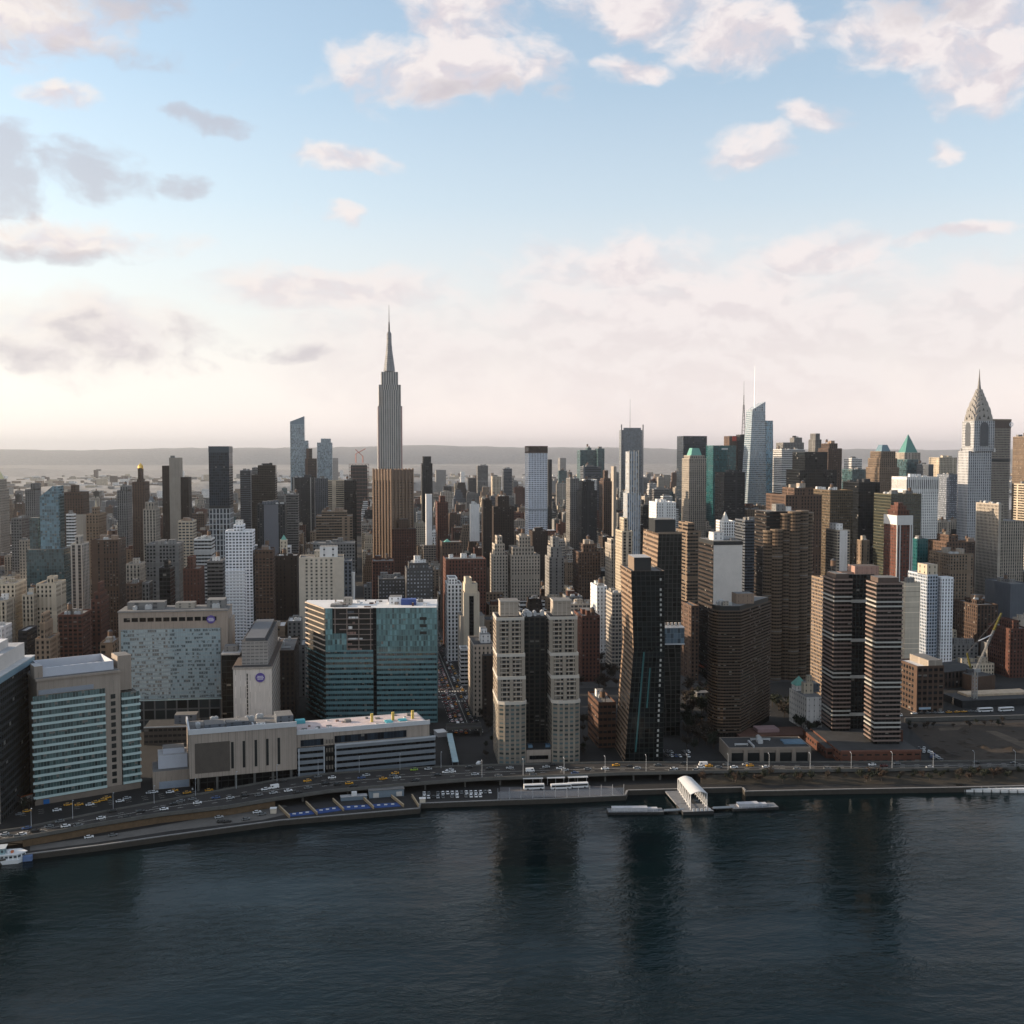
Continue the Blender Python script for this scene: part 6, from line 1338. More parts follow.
def arched_spire_tower():
    Y = 470; S = Site.at(967.5, 990.5, Y, 500); W = S.W; r = S.root('skyscraper', 'silver grey skyscraper with arched terraced crown and needle spire', 'skyscraper')
    br = facade('silver_brick', (.44, .44, .45), (.06, .07, .085), .5, .6, span=(.30, .31, .33), blind=.06, jit=.02)
    L = 25; Z = lambda y, t=0: S.z(976, y, t); cx = S.s(977.3, 470, L/2); k = W/23; T0 = L/2
    bx(r, 'lower_shaft', br, 0, W, 0, L, 0, Z(451), 3.0, 3.6, roof_mat('grey'))
    h = 10.2*k; x0, x1 = cx-h, cx+h
    up = bx(r, 'upper_shaft', br, x0, x1, T0-h, T0+h, Z(451), Z(421, 6), 3.0, 3.6, roof_mat('grey'))
    for sx_ in (-1, 1):
        for sy in (-1, 1): q = MB(); q.box(-1.3, 1.3, -1.3, 1.3, 0, 5); q.build('corner_ornament', plain('steel_ornament', (.4, .4, .41), .3, .6), r, (cx+sx_*h, T0+sy*h, Z(452)))
    stl = facade('crown_steel', (.36, .34, .33), (.05, .05, .055), .42, .5, span=(.26, .25, .245), rough=.15, wrough=.32, jit=.02)
    # tall arched bay in each face, then the stack of arches
    z0 = Z(421, 6)
    for (dx, dy) in ((0, -1), (-1, 0), (1, 0), (0, 1)):
        b = MB(); n = 10; wv = h*.42; zt = z0-2
        pts = [(-wv, Z(446)), (wv, Z(446))]+[(wv*math.cos(math.pi*i/n), zt-wv+wv*1.1*math.sin(math.pi*i/n)) for i in range(n+1)]
        ux, uy = (1, 0) if dx == 0 else (0, 1)
        P = [(cx+dx*(h+.15)+ux*u*(-dy if dx == 0 else dx), T0+dy*(h+.15)+uy*u*(dx), zz) for u, zz in pts]
        b.quad(P); b.build('arched_bay', plain('arch_dark', (.07, .075, .085), .35, var=.3), r)
    pf = [(421, 10.2), (414.5, 9.0), (408.5, 7.2), (403, 5.6), (398.5, 4.2), (394.5, 3.1), (391, 2.2)]
    for i, ((y0, r0), (y1, r1)) in enumerate(zip(pf, pf[1:])):
        za, zb = Z(y0, T0), Z(y1, T0); rr = r0*k
        b = MB(); b.prism(rect(cx-rr*.82, cx+rr*.82, T0-rr*.82, T0+rr*.82), za, zb, 2.2, 3, poly1=rect(cx-r1*k*.82, cx+r1*k*.82, T0-r1*k*.82, T0+r1*k*.82), top=0); b.build('crown_core', stl, r)
        for (dx, dy) in ((0, -1), (-1, 0), (1, 0), (0, 1)):      # half round gables on the four faces
            b = MB(); n = 10; hgt = (zb-za)*1.55; ux, uy = (abs(dy), abs(dx))
            arc = [(rr*.86*math.cos(math.pi*j/n), za+hgt*math.sin(math.pi*j/n)) for j in range(n+1)]
            for f in (0, 1):
                o = rr*.9 if f == 0 else rr*.55
                b.quad([(cx+dx*o+ux*u, T0+dy*o+uy*u, zz) for u, zz in arc])
            for j in range(n):
                (u, zz), (u2, zz2) = arc[j], arc[j+1]
                b.quad([(cx+dx*rr*.9+ux*u, T0+dy*rr*.9+uy*u, zz), (cx+dx*rr*.9+ux*u2, T0+dy*rr*.9+uy*u2, zz2), (cx+dx*rr*.55+ux*u2, T0+dy*rr*.55+uy*u2, zz2), (cx+dx*rr*.55+ux*u, T0+dy*rr*.55+uy*u, zz)])
            g = b.build('arch_gable', plain('crown_gable', (.27, .255, .24), .4, .35, var=.25, nscale=.3), r)
            for j in (-1, 0, 1):                              # triangular windows
                q = MB(); u0 = j*rr*.42; zz = za+hgt*(.5 if j == 0 else .3); o = rr*.9+.12; d_ = rr*.13
                P = [(u0-d_, zz-d_), (u0+d_, zz-d_), (u0, zz+d_*1.5)]; q.quad([(cx+dx*o+ux*u, T0+dy*o+uy*u, w) for u, w in P]); q.build('crown_window', plain('dark_pane', (.02, .022, .022)), g)
    q = MB(); q.cyl(cx, T0, Z(391, T0), Z(385, T0), 2.0*k, 1.3*k, 8, cap=False); q.cyl(cx, T0, Z(385, T0), Z(378, T0), 1.3*k, .65*k, 8, cap=False); q.cyl(cx, T0, Z(378, T0), Z(369, T0), .65*k, .15*k, 8); q.build('spire', plain('steel_spire', (.16, .15, .145), .6), r)
    S.note(r, 0, W, 0, L, 956, 992, 372, 530, 'the arched silver spire')
arched_spire_tower()

def broad_slab():
    Y = 700; S = Site.at(986, 1012.5, Y, 460); W = S.W; r = S.root('office_tower', 'broad tan banded office slab with a dark flat crown behind the arched silver spire', 'tower')
    z = S.z(1000, 419.5); c = 6
    P = [(0, 6), (c, 0), (W-c, 0), (W, 6), (W, 30), (0, 30)]
    q = MB(); q.prism(P, 0, z, 2.4, 3.7, 0, 1); q.build('facade', [facade('tan_bands', (.22, .19, .16), (.05, .05, .05), .66, .46, span=(.22, .19, .16), jit=.02), roof_mat('grey')], r)
    q = MB(); q.prism(inset(P, -.3), z-13, z-2, 2, 4, 0, 0, True); q.build('crown_band', plain('brown_screen', (.09, .065, .055)), r); q = MB(); q.prism(inset(P, -.6), z-2, z+.6, 2, 4, 0, 0, True); q.build('crown_rim', plain('tan_rim', (.34, .27, .2)), r)
    q = MB(); zz = S.z(1000, 458.5); q.prism(inset(P, -.25), zz-5, zz, 2, 4, 0, 0, True); q.build('louvre_band', plain('black_screen', (.018, .02, .022)), r)
    # round emblem on the crown
    n = 20; R_ = 3.4; zc = z-7.5; xc = S.s(1004.5); q = MB()
    for i in range(n):
        a0, a1 = 2*math.pi*i/n, 2*math.pi*(i+1)/n
        q.quad([(xc+R_*math.cos(a0), -.5, zc+R_*math.sin(a0)), (xc+R_*math.cos(a1), -.5, zc+R_*math.sin(a1)), (xc+R_*.6*math.cos(a1), -.5, zc+R_*.6*math.sin(a1)), (xc+R_*.6*math.cos(a0), -.5, zc+R_*.6*math.sin(a0))])
    q.build('emblem', SIGNWHITE, r)
    S.note(r, 0, W, 0, 30, 985, 1013, 419, 505, 'the broad tan banded slab')
broad_slab()

def masted_screens():
    Y = 1560; S = Site.at(621, 643.5, Y, 450); W = S.W; r = S.root('office_tower', 'grey glass office tower with screen walls rising past its roof and a thin mast', 'tower')
    z = S.z(631, 430); g = facade('grey_rods', (.20, .215, .235), (.10, .115, .13), .9, .5, span=(.17, .185, .2), rough=.15, wrough=.4, jit=.02)
    bx(r, 'core', g, 3, W-3, 2, 30, 0, z, 2.5, 3.6, roof_mat('grey')); bx(r, 'front_screen', g, 6, W-6, .6, 1.8, 0, z+5, 2.5, 2.2)
    for x in (0, W-2.4): bx(r, 'corner_notch', plain('grey_corner_rods', (.20, .205, .215), .5), x, x+2.4, 0, 3, 0, S.z(631, 424.5), 2, 3)
    p = S.s(631); q = MB(); q.cyl(p, 24, z, S.z(631, 399, 24), .55, .18, 6); q.build('mast', plain('dark_metal', (.06, .06, .065)), r)
    S.note(r, 0, W, 0, 48, 618, 644, 424, 470, 'the masted grey glass tower')
    Y = 560; S = Site.at(629, 638.5, Y, 480); W = S.W; r = S.root('residential_tower', 'very slender white and blue striped tower flaring out towards its base', 'tower')
    z = S.z(632, 451.5); zf = S.z(632, 493); st = facade('white_blue_stripes', (.50, .49, .48), (.10, .14, .19), .5, .9, span=(.14, .18, .23), jit=.02)
    bx(r, 'shaft', st, 0, W, 0, 20, 0, z, 3.1, 3.2, roof_mat('pale')); bx(r, 'lower_shaft', st, -2.6, W+2.2, -2, 21, 0, zf, 3.1, 3.2, roof_mat('pale'))
    for u in (0, W*.48, W-1.0): bx(r, 'pale_pier', plain('cream_pier', (.55, .50, .44), .8), u, u+1.1, -.5, .2, 0, z+1.5)
    S.note(r, -3, W+3, 0, 20, 624, 640, 451, 540, 'the slender white striped tower')
masted_screens()

def crystal_tower():
    Y = 1180; S = Site.at(745.5, 775, Y, 470); W = S.W; r = S.root('skyscraper', 'faceted blue glass skyscraper with a slanting pale crown and thin spire', 'skyscraper')
    g = facade('crystal_glass', (.26, .31, .35), (.10, .15, .19), .9, .56, span=(.34, .38, .41), rough=.08, gspec=.9, wrough=.3, jit=.02)
    g2 = facade('crystal_blue', (.12, .23, .30), (.06, .14, .20), .92, .8, span=(.14, .25, .32), rough=.06, gspec=.9, wrough=.3, jit=.02)
    sx = lambda p, y: S.s(p, y); z0, z1, z2, z3 = 0, S.z(757, 411), S.z(767, 401.5), S.z(772, 420.5)
    L = 44
    base = [(sx(745, 520), 0), (sx(767, 520), 0), (sx(767, 520), L), (sx(745, 520), L)]
    topp = [(sx(753.5, 411), 6), (sx(766.5, 411), 6), (sx(766.5, 411), L-4), (sx(753.5, 411), L-4)]
    b = MB(); b.prism(base, 0, z1, 2.4, 3.8, poly1=topp); b.build('west_crystal', g, r)
    b = MB(); (xa, ya), (xb, yb), _, _ = topp
    b.quad([(xa, ya, z1), (xb, yb, z1), (xb, yb, z2), (xa, ya, z1+3)], [(0, 0), (6, 0), (6, 4), (0, 1)]); b.quad([(xb, yb, z1), (xb, L-4, z1), (xb, L-4, z2), (xb, yb, z2)]); b.quad([(xb, L-4, z1), (xa, L-4, z1), (xa, L-4, z1+3), (xb, L-4, z2)]); b.quad([(xa, L-4, z1), (xa, ya, z1), (xa, ya, z1+3), (xa, L-4, z1+3)]); b.quad([(xa, ya, z1+3), (xb, yb, z2), (xb, L-4, z2), (xa, L-4, z1+3)])
    b.build('slanted_crown', facade('crown_lattice', (.45, .47, .49), (.2, .24, .28), .7, .7), r)
    b2 = [(sx(767.2, 520), 3), (sx(775, 520), 3), (sx(775, 520), L+6), (sx(767.2, 520), L+6)]; t2 = [(sx(766.8, 421), 5), (sx(774.5, 421), 8), (sx(774.5, 421), L), (sx(766.8, 421), L)]
    b = MB(); b.prism(b2, 0, z3, 2.4, 3.8, poly1=t2, top=0); b.build('east_crystal', g2, r)
    p = sx(758.5, 405); q = MB(); q.cyl(p, 22, z1, S.z(758.5, 388, 22), .9, .6, 6, cap=False); q.cyl(p, 22, S.z(758.5, 388, 22), S.z(758.5, 366, 22), .55, .2, 6); q.build('spire', plain('pale_steel', (.5, .53, .57)), r)
    S.note(r, 0, W, 0, L, 744, 776, 366, 500, 'the faceted blue glass tower')
    Y = 1300; S = Site.at(729.5, 748, Y, 460); W = S.W; r = S.root('office_tower', 'dark stepped office tower with red square signs and a tall lattice mast', 'tower')
    z = S.z(740, 441); bx(r, 'shaft', F('ribbon', 'dkgrey'), S.s(735), W, 0, 40, 0, z, 3, 3.7, roof_mat('tar')); bx(r, 'stone_shaft', F('punched', 'brown'), 0, S.s(735)-.1, 2, 36, 0, S.z(732, 436), 3, 3.7, roof_mat('tar'))
    bx(r, 'sign_box', plain('black_screen', (.018, .02, .022)), S.s(738), W+1, 4, 30, z, S.z(740, 434.5)); red = plain('sign_red', (.42, .05, .03), .6)
    for a, b_ in ((730, 733.5), (744.3, 747.5)): bx(r, 'red_sign', red, S.s(a), S.s(b_), -.5, 3.9, S.z(740, 441), S.z(740, 436.5))
    p = S.s(743.3); q = MB(); z1 = S.z(740, 434.5)
    for (sx_, sy) in ((-1, -1), (-1, 1), (1, -1), (1, 1)): q.bar((p+sx_*3, 17+sy*3, z1), (p+sx_*.9, 17+sy*.9, S.z(740, 405, 17)), .35)
    for i in range(8):
        t = i/8; e = 3-2.1*t; zz = z1+t*(S.z(740, 405, 17)-z1); q.box(p-e, p+e, 17-e, 17+e, zz, zz+.7)
    q.cyl(p, 17, S.z(740, 405, 17), S.z(740, 395, 17), 1.0, .8, 6); q.cyl(p, 17, S.z(740, 395, 17), S.z(740, 381, 17), .4, .2, 6); q.build('lattice_mast', plain('dark_metal', (.06, .06, .065)), r)
    S.note(r, 0, W, 0, 40, 729, 749, 433, 470, 'the red signed mast tower')
crystal_tower()

def yard_crane():
    p = on_z(974.5, 694, GZ+9); r = thing('tower_crane', 'white tower crane with a yellow tipped jib leaning uptown over the building site', 'crane', (p.x, p.y, GZ))
    zz = lambda py: on_y(974.5, py, p.y).z-GZ; wh = plain('crane_white', (.28, .28, .275), .5, var=.08); ye = plain('crane_yellow', (.17, .15, .035), .5, var=.08)
    z1 = zz(672)
    q = MB()
    for sx_ in (-1, 1):
        for sy in (-1, 1): q.bar((sx_*1.3, sy*1.3, 0), (sx_*1.3, sy*1.3, z1), .35)
    for k in range(int(z1/3)): q.bar((-1.3, -1.3, k*3), (1.3, -1.3, k*3+3), .22); q.bar((1.3, 1.3, k*3), (-1.3, 1.3, k*3+3), .22); q.bar((-1.3, 1.3, k*3), (-1.3, -1.3, k*3+3), .22); q.bar((1.3, -1.3, k*3), (1.3, 1.3, k*3+3), .22)
    q.build('mast', wh, r)
    tip = on_y(1001.5, 613, p.y-8)-r.location; root = Vector((.8, 0, z1+1.5)); mid = root.lerp(tip, .70)
    def truss(a, b_, w, mat, nm, n):
        q = MB(); d = (b_-a).normalized(); u = Vector((0, 1, 0)); v = d.cross(u).normalized()
        for su in (-1, 1):
            for sv in (-1, 1): q.bar(a+u*su*w+v*sv*w, b_+u*su*w*.7+v*sv*w*.7, .15)
        for i in range(n): q.bar(a.lerp(b_, i/n)+u*w+v*w, a.lerp(b_, (i+1)/n)-u*w+v*w, .1); q.bar(a.lerp(b_, i/n)-u*w-v*w, a.lerp(b_, (i+1)/n)+u*w-v*w, .1)
        q.build(nm, mat, r)
    truss(root, mid, .65, wh, 'jib', 16); truss(mid+(tip-mid)*.005, tip, .6, ye, 'jib_tip', 7)
    bx(r, 'slewing_cab', wh, -1.8, 3.8, -1.7, 1.7, z1, z1+2.4); bx(r, 'counterweight', plain('dark_metal', (.06, .06, .065)), -6.5, -1.9, -1.5, 1.5, z1+.2, z1+2.6)
    back = on_y(967, 653, p.y)-r.location; truss(Vector((-3.5, 0, z1+2.6)), back, .5, ye, 'gantry', 5)
    q = MB(); q.bar(back, tip, .12); q.build('stay_cable', plain('dark_metal', (.06, .06, .065)), r)
    hk = on_y(978.5, 641, p.y-3)-r.location; q = MB(); q.bar(root.lerp(tip, .62), hk, .35); q.build('luffing_line', plain('pale_steel', (.5, .53, .57)), r)
yard_crane()
# ------------------------------------------------------------------ the rest of the town, block by block
FQ = random.Random(21)
EAST = [('punched', 'brown', 8), ('paired', 'brown', 6), ('sparse', 'dkbrown', 3), ('punched', 'dkbrown', 3), ('punched', 'brick', 7), ('paired', 'brick', 5), ('punched', 'tan', 9), ('fine', 'tan', 6), ('punched', 'cream', 6), ('punched', 'stone', 8), ('fine', 'grey', 6), ('piers', 'slate', 4),
        ('piers', 'stone', 4), ('punched', 'grey', 5), ('fine', 'white', 3), ('ribbon', 'grey', 3), ('balcony', 'stone', 4), ('ribbon', 'white', 2), ('balcony', 'cream', 2), ('ribbon', 'dkgrey', 3)]
MIDT = [('piers', 'stone', 7), ('piers', 'grey', 8), ('punched', 'stone', 6), ('punched', 'grey', 6), ('piers', 'tan', 5), ('punched', 'brown', 6), ('ribbon', 'grey', 6), ('ribbon', 'slate', 6), ('ribbon', 'dkgrey', 5), ('piers', 'dkgrey', 4), ('G', 'teal', 3), ('G', 'navy', 4), ('G', 'black', 5), ('punched', 'cream', 3), ('ribbon', 'white', 3), ('paired', 'brick', 3)]
def pick(lst, q):
    t = q.random()*sum(w for *_, w in lst)
    for a, b, w in lst:
        t -= w
        if t <= 0: return a, b
    return lst[0][:2]
def lots():
    for x0, x1, y0, y1 in blocks():
        if not in_view((x0+x1)/2, (y0+y1)/2, 110): continue
        xm = (x0+x1)/2; e = FQ.uniform(24, 32)
        for ya, yb in ((y0, y0+e), (y1-e, y1)):          # corner houses on the avenues
            k = FQ.choice((2, 2, 3, 3, 4)); cuts = sorted([x0, x1]+[x0+(x1-x0)*(i+FQ.uniform(-.15, .15))/k for i in range(1, k)])
            for a, b in zip(cuts, cuts[1:]): yield a, b, ya+.2, yb, True
        y = y0+e+.5
        for a, b in ((x0, xm-2.5), (xm+2.5, x1)):
            y = y0+e+.5
            while y < y1-e-6:
                w = min(FQ.choice((7, 9, 12, 15, 20, 26)), y1-e-y)
                if y1-e-(y+w) < 6: w = y1-e-y
                yield a, b, y, y+w-.3, False; y += w
def want_height(x, y, corner, q):
    t = q.random()
    if y < 500:
        h = (q.uniform(15, 26) if t < .4 else q.uniform(30, 52) if t < .85 else q.uniform(52, 72)) if corner else (q.uniform(13, 20) if t < .72 else q.uniform(22, 42) if t < .95 else q.uniform(42, 60))
        if x > 330: h *= 1.2
    elif y < 900: h = q.uniform(32, 72) if corner else (q.uniform(18, 36) if t < .45 else q.uniform(36, 62))
    elif y < 1660: h = q.uniform(42, 88) if corner else q.uniform(30, 62)
    else: h = q.uniform(18, 42) if t < .88 else q.uniform(50, 105)
    if y > 600 and x > 430: h *= 1.55
    elif y > 1100 and x > 150: h *= 1.25
    if x < -520: h *= .88
    return h
def px_span(x0, x1, y0, y1, z):
    pts = [px_of((x, y, z)) for x in (x0, x1) for y in (y0, y1)]
    return min(p[0] for p in pts), max(p[0] for p in pts), px_of(((x0+x1)/2, y0, z))[1]
CAND = []
for x0, x1, y0, y1, corner in lots():
    if any(x0 < h['rect'][1]+1.5 and x1 > h['rect'][0]-1.5 and y0 < h['rect'][3]+1.5 and y1 > h['rect'][2]-1.5 for h in HEROES): continue
    h = want_height(x0, y0, corner, FQ)
    if x1-x0 < 5 or y1-y0 < 5: continue
    a, b, _ = px_span(x0, x1, y0, y1, GZ+h)
    if b < -12 or a > 1036: continue
    lim = 1e9
    d = (Vector(((x0+x1)/2, y0, 0))-Vector((CAM.x, CAM.y, 0))).length
    for g in HEROES:
        if g['Y'] > y0+4 and a < g['px1']-.6 and b > g['px0']+.6:
            z = on_y((a+b)/2, g['vb'], y0).z-GZ
            if z < lim: lim = z
    ymax = 484 if y0 < 1700 else 470
    lim2 = on_y((a+b)/2, ymax, y0).z-GZ
    h = min(h, lim*FQ.uniform(.8, 1.0), lim2*FQ.uniform(.8, 1))
    if h < 9: h = 9 if lim > 5 else 0
    if h <= 0: continue
    a, b, yt = px_span(x0, x1, y0, y1, GZ+h)
    CAND.append(dict(r=(x0, x1, y0, y1), h=h, a=a, b=b, yt=yt, yb=px_of(((x0+x1)/2, y0, GZ))[1], corner=corner))
# how much of each one shows: sweep the columns of the view from front to back
allb = sorted([(c['r'][2], c['a'], c['b'], c['yt'], c['yb'], c) for c in CAND]+[(g['Y'], g['px0'], g['px1'], g['yt'], 1e9, None) for g in HEROES], key=lambda t: t[0])
skyline = [1e9]*1100
for Y, a, b, yt, yb, c in allb:
    s = 0
    for i in range(max(0, int(a)+20), min(1060, int(b)+21)):
        lo = min(skyline[i], yb)
        if yt < lo: s += lo-yt
        skyline[i] = min(skyline[i], yt)
    if c is not None: c['vis'] = s
CAND.sort(key=lambda c: -c['vis'])
N_SINGLE = 250
singles = [c for c in CAND[:N_SINGLE] if c['vis'] > 12]; rest = [c for c in CAND if c['vis'] > 1.0 and c not in singles] if True else []
WORD = dict(brown='brown', dkbrown='dark brown', brick='red brick', tan='tan', cream='cream', beige='beige', stone='pale stone', grey='grey', white='white', dkgrey='charcoal', slate='slate grey', teal='teal glass', navy='navy glass', black='black glass', pink='pinkish')
STYLE = dict(punched='small windowed', paired='wide windowed', sparse='sparsely windowed', piers='ribbed', ribbon='ribbon windowed', balcony='balconied', fine='finely gridded', G='glassy')
import re
def short(words):
    return re.split(r' (?:with|beside|behind|in front|near|at|under|below|between|by|cut|crowned|catching|edged|carrying|standing|topped|striped|set|seen|stepping|bent|rising|peeping|just|among|half|across|leaning|joined|spanning|wedged|flaring|left of|above|over|uptown|first|middle|right)\b', words)[0].replace(',', '')
NAMES = {}
for g in HEROES:
    w = g['words']
    if not w.startswith('the '): w = 'the '+short(w)
    g['w'] = w; NAMES[w] = NAMES.get(w, 0)+1
ANCH = [g for g in HEROES if NAMES[g['w']] == 1 and 4 <= len(g['w'].split()) <= 8]
USED = set()
def describe(c, wall, style, kind, roofw, feat):
    x = (c['a']+c['b'])/2; y = (c['yt']+min(c['yb'], c['yt']+40))/2; cy = c['r'][2]
    cand = sorted(ANCH, key=lambda g: math.hypot(x-(g['px0']+g['px1'])/2, (y-(g['yt']+g['vb'])/2)*.8)+abs(cy-g['Y'])*.05)
    size = 'low' if c['h'] < 24 else ('tall' if c['h'] > 55 else '')
    for g in cand[:9]:
        if x < g['px0']-2: rel = 'left of'
        elif x > g['px1']+2: rel = 'right of'
        elif cy > g['Y']: rel = 'behind'
        else: rel = 'in front of'
        for form in (0, 1, 2):
            parts = [size, STYLE[style] if form > 0 else '', WORD[wall], kind, feat if form != 1 else 'under a %s roof' % roofw, rel, g['w']]
            s = ' '.join(p for p in parts if p)
            if len(s.split()) <= 16 and s not in USED: USED.add(s); return s
    s = '%s %s %s between %s and %s' % (size, WORD[wall], kind, cand[0]['w'], cand[1]['w'])
    return ' '.join(s.split()[:16])
def shape(c, q):
    """storeys of one block: list of (footprint in local metres, z0, z1)"""
    x0, x1, y0, y1 = c['r']; hx, hy, h = (x1-x0)/2, (y1-y0)/2, c['h']; t = q.random()
    if h > 30 and t < .56:
        n = q.choice((1, 2, 2, 3)); z = h*q.uniform(.58, .8); T = [(rect(-hx, hx, -hy, hy), 0, z)]; a, b, e, f = -hx, hx, -hy, hy
        for i in range(n):
            w, d = b-a, f-e
            if w < 9 or d < 9: break
            a += w*q.uniform(.03, .2); b -= w*q.uniform(.03, .2); e += d*q.uniform(.05, .22); f -= d*q.uniform(.0, .15)
            z2 = z+(h-z)*(i+1)/n if i == n-1 else z+(h-z)*(i+1)/n
            T.append((rect(a, b, e, f), T[-1][2], max(T[-1][2]+2, z2)))
        return T, (a, b, e, f)
    if h > 30 and t < .62 and hx > 9:      # base with a slab on it
        z = q.uniform(10, 20); a, b, e, f = -hx*.8, hx*.8, -hy*.55, hy*.55
        return [(rect(-hx, hx, -hy, hy), 0, z), (rect(a, b, e, f), z, h)], (a, b, e, f)
    if t < .78 and hx > 8 and hy > 8:      # court at the back
        c0 = hx*.3; P = [(-hx, -hy), (hx, -hy), (hx, hy), (c0, hy), (c0, hy*.2), (-c0, hy*.2), (-c0, hy), (-hx, hy)]
        return [(P, 0, h)], (-hx, hx, -hy, hy*.15)
    return [(rect(-hx, hx, -hy, hy), 0, h)], (-hx, hx, -hy, hy)
def style_for(c, q):
    x, y = c['r'][0], c['r'][2]; return pick(MIDT if (y > 560 and x > 330) or (y > 1150 and q.random() < .6) else EAST, q)
def mat_for(style, wall): return G(wall) if style == 'G' else F(style, wall)
for i, c in enumerate(singles):
    q = random.Random(1000+i); style, wall = style_for(c, q); x0, x1, y0, y1 = c['r']
    h = c['h']; nm = 'town_house' if h < 22 else ('office_building' if style in ('G', 'ribbon', 'piers') and h > 40 else 'loft_building' if style == 'paired' and y0 > 800 else 'apartment_building')
    roofw = q.choice(('tar', 'tar', 'grey', 'grey', 'pale', 'white', 'brown')); tank = h > 20 and q.random() < .55
    T, top = shape(c, q)
    feat = ('with a water tank' if tank else 'with stepped top' if len(T) > 2 else 'with %s flat roof' % {'tar': 'black', 'grey': 'grey', 'pale': 'pale', 'white': 'white', 'brown': 'brown'}[roofw])
    kind = {'town_house': 'house', 'office_building': 'office block', 'loft_building': 'loft block', 'apartment_building': 'block'}[nm]
    r = thing(nm, describe(c, wall, style, kind, {'tar': 'black'}.get(roofw, roofw), feat), 'house' if nm == 'town_house' else 'building', ((x0+x1)/2, (y0+y1)/2, GZ+.1))
    r['group'] = 'town blocks between the avenues'
    tiers_mesh(r, T, mat_for(style, wall), roof_mat(roofw), q.uniform(2.6, 4.2), q.uniform(3.0, 3.6) if y0 < 800 else q.uniform(3.4, 4.0), q.uniform(.8, 1.4), side=F('blank', wall) if style != 'G' and q.random() < .42 else None)
    w_ = wall if style != 'G' else 'dkgrey'
    roofkit(r, top[0]+.5, top[1]-.5, top[2]+.5, top[3]-.5, T[-1][2], q.choice((w_, w_, 'grey', 'brick', 'stone')), q, tank=tank)
    if len(T) > 1 and q.random() < .5:
        z = T[0][2]; mesh_part(UNIT, 'rooftop_unit', r, (T[0][0][0][0]+3, T[0][0][0][1]+2, z), 0)
# everything smaller than that, seen as one mass
def town_mass():
    b = MB(); mats = []; idx = {}
    def slot(m):
        if m.name not in idx: idx[m.name] = len(mats); mats.append(m)
        return idx[m.name]
    q = random.Random(77)
    for c in rest:
        style, wall = style_for(c, q); x0, x1, y0, y1 = c['r']; cx, cy = (x0+x1)/2, (y0+y1)/2
        T, top = shape(c, q); mi = slot(mat_for(style, wall)); ri = slot(roof_mat(q.choice(('tar', 'grey', 'grey', 'pale', 'white', 'brown')))); fh = q.uniform(3.1, 3.9)
        for P, z0, z1 in T: b.prism([(x+cx, y+cy) for x, y in P], GZ+z0, GZ+z1, q.uniform(2.8, 4), fh, mi, ri)
        for k in range(q.choice((0, 1, 1, 2))):
            w, d = max(2, (top[1]-top[0])*.3), max(2, (top[3]-top[2])*.3); x = cx+top[0]+q.random()*(top[1]-top[0]-w); y = cy+top[2]+q.random()*(top[3]-top[2]-d); b.box(x, x+w, y, y+d, GZ+T[-1][2], GZ+T[-1][2]+q.uniform(2.5, 5.5), 9e5, 9e5, mi, ri, False)
    # across the far river
    far = [slot(F('punched', k)) for k in ('tan', 'brown', 'grey', 'cream', 'white')]; fr = [slot(roof_mat(k)) for k in ('grey', 'pale', 'brown')]
    for i in range(2600):
        y = 4080+q.random()**1.7*6500; x = q.uniform(-.52, .56)*(y+865)-100+y*.14
        w, d = q.uniform(14, 60), q.uniform(14, 40); t = q.random(); h = q.uniform(7, 18) if t < .85 else q.uniform(18, 42) if t < .985 else q.uniform(45, 85)
        z = 5 if not (4680 < y < 5250) else 26
        if x > -800 and 4680 < y < 5150: z = 40
        b.box(x, x+w, y, y+d, z, z+h, 4, 4, q.choice(far), q.choice(fr), False)
    # long pale shed and towers that show at the far river
    for (pl_, pr_, yt, Y) in ((330, 338, 458, 5600), (560, 566, 458, 4700), (436, 446, 470, 4300)):
        a, c_ = on_y(pl_, yt, Y), on_y(pr_, yt, Y); b.box(a.x, c_.x, Y, Y+60, 5, a.z, 4, 4, far[2], fr[0], False)
    o = b.build('distant_town', mats); o['kind'] = 'stuff'; return o
town_mass()
print('FILL', len(CAND), len(singles), len(rest), len(HEROES), [round(c['vis']) for c in CAND[::60]][:14])
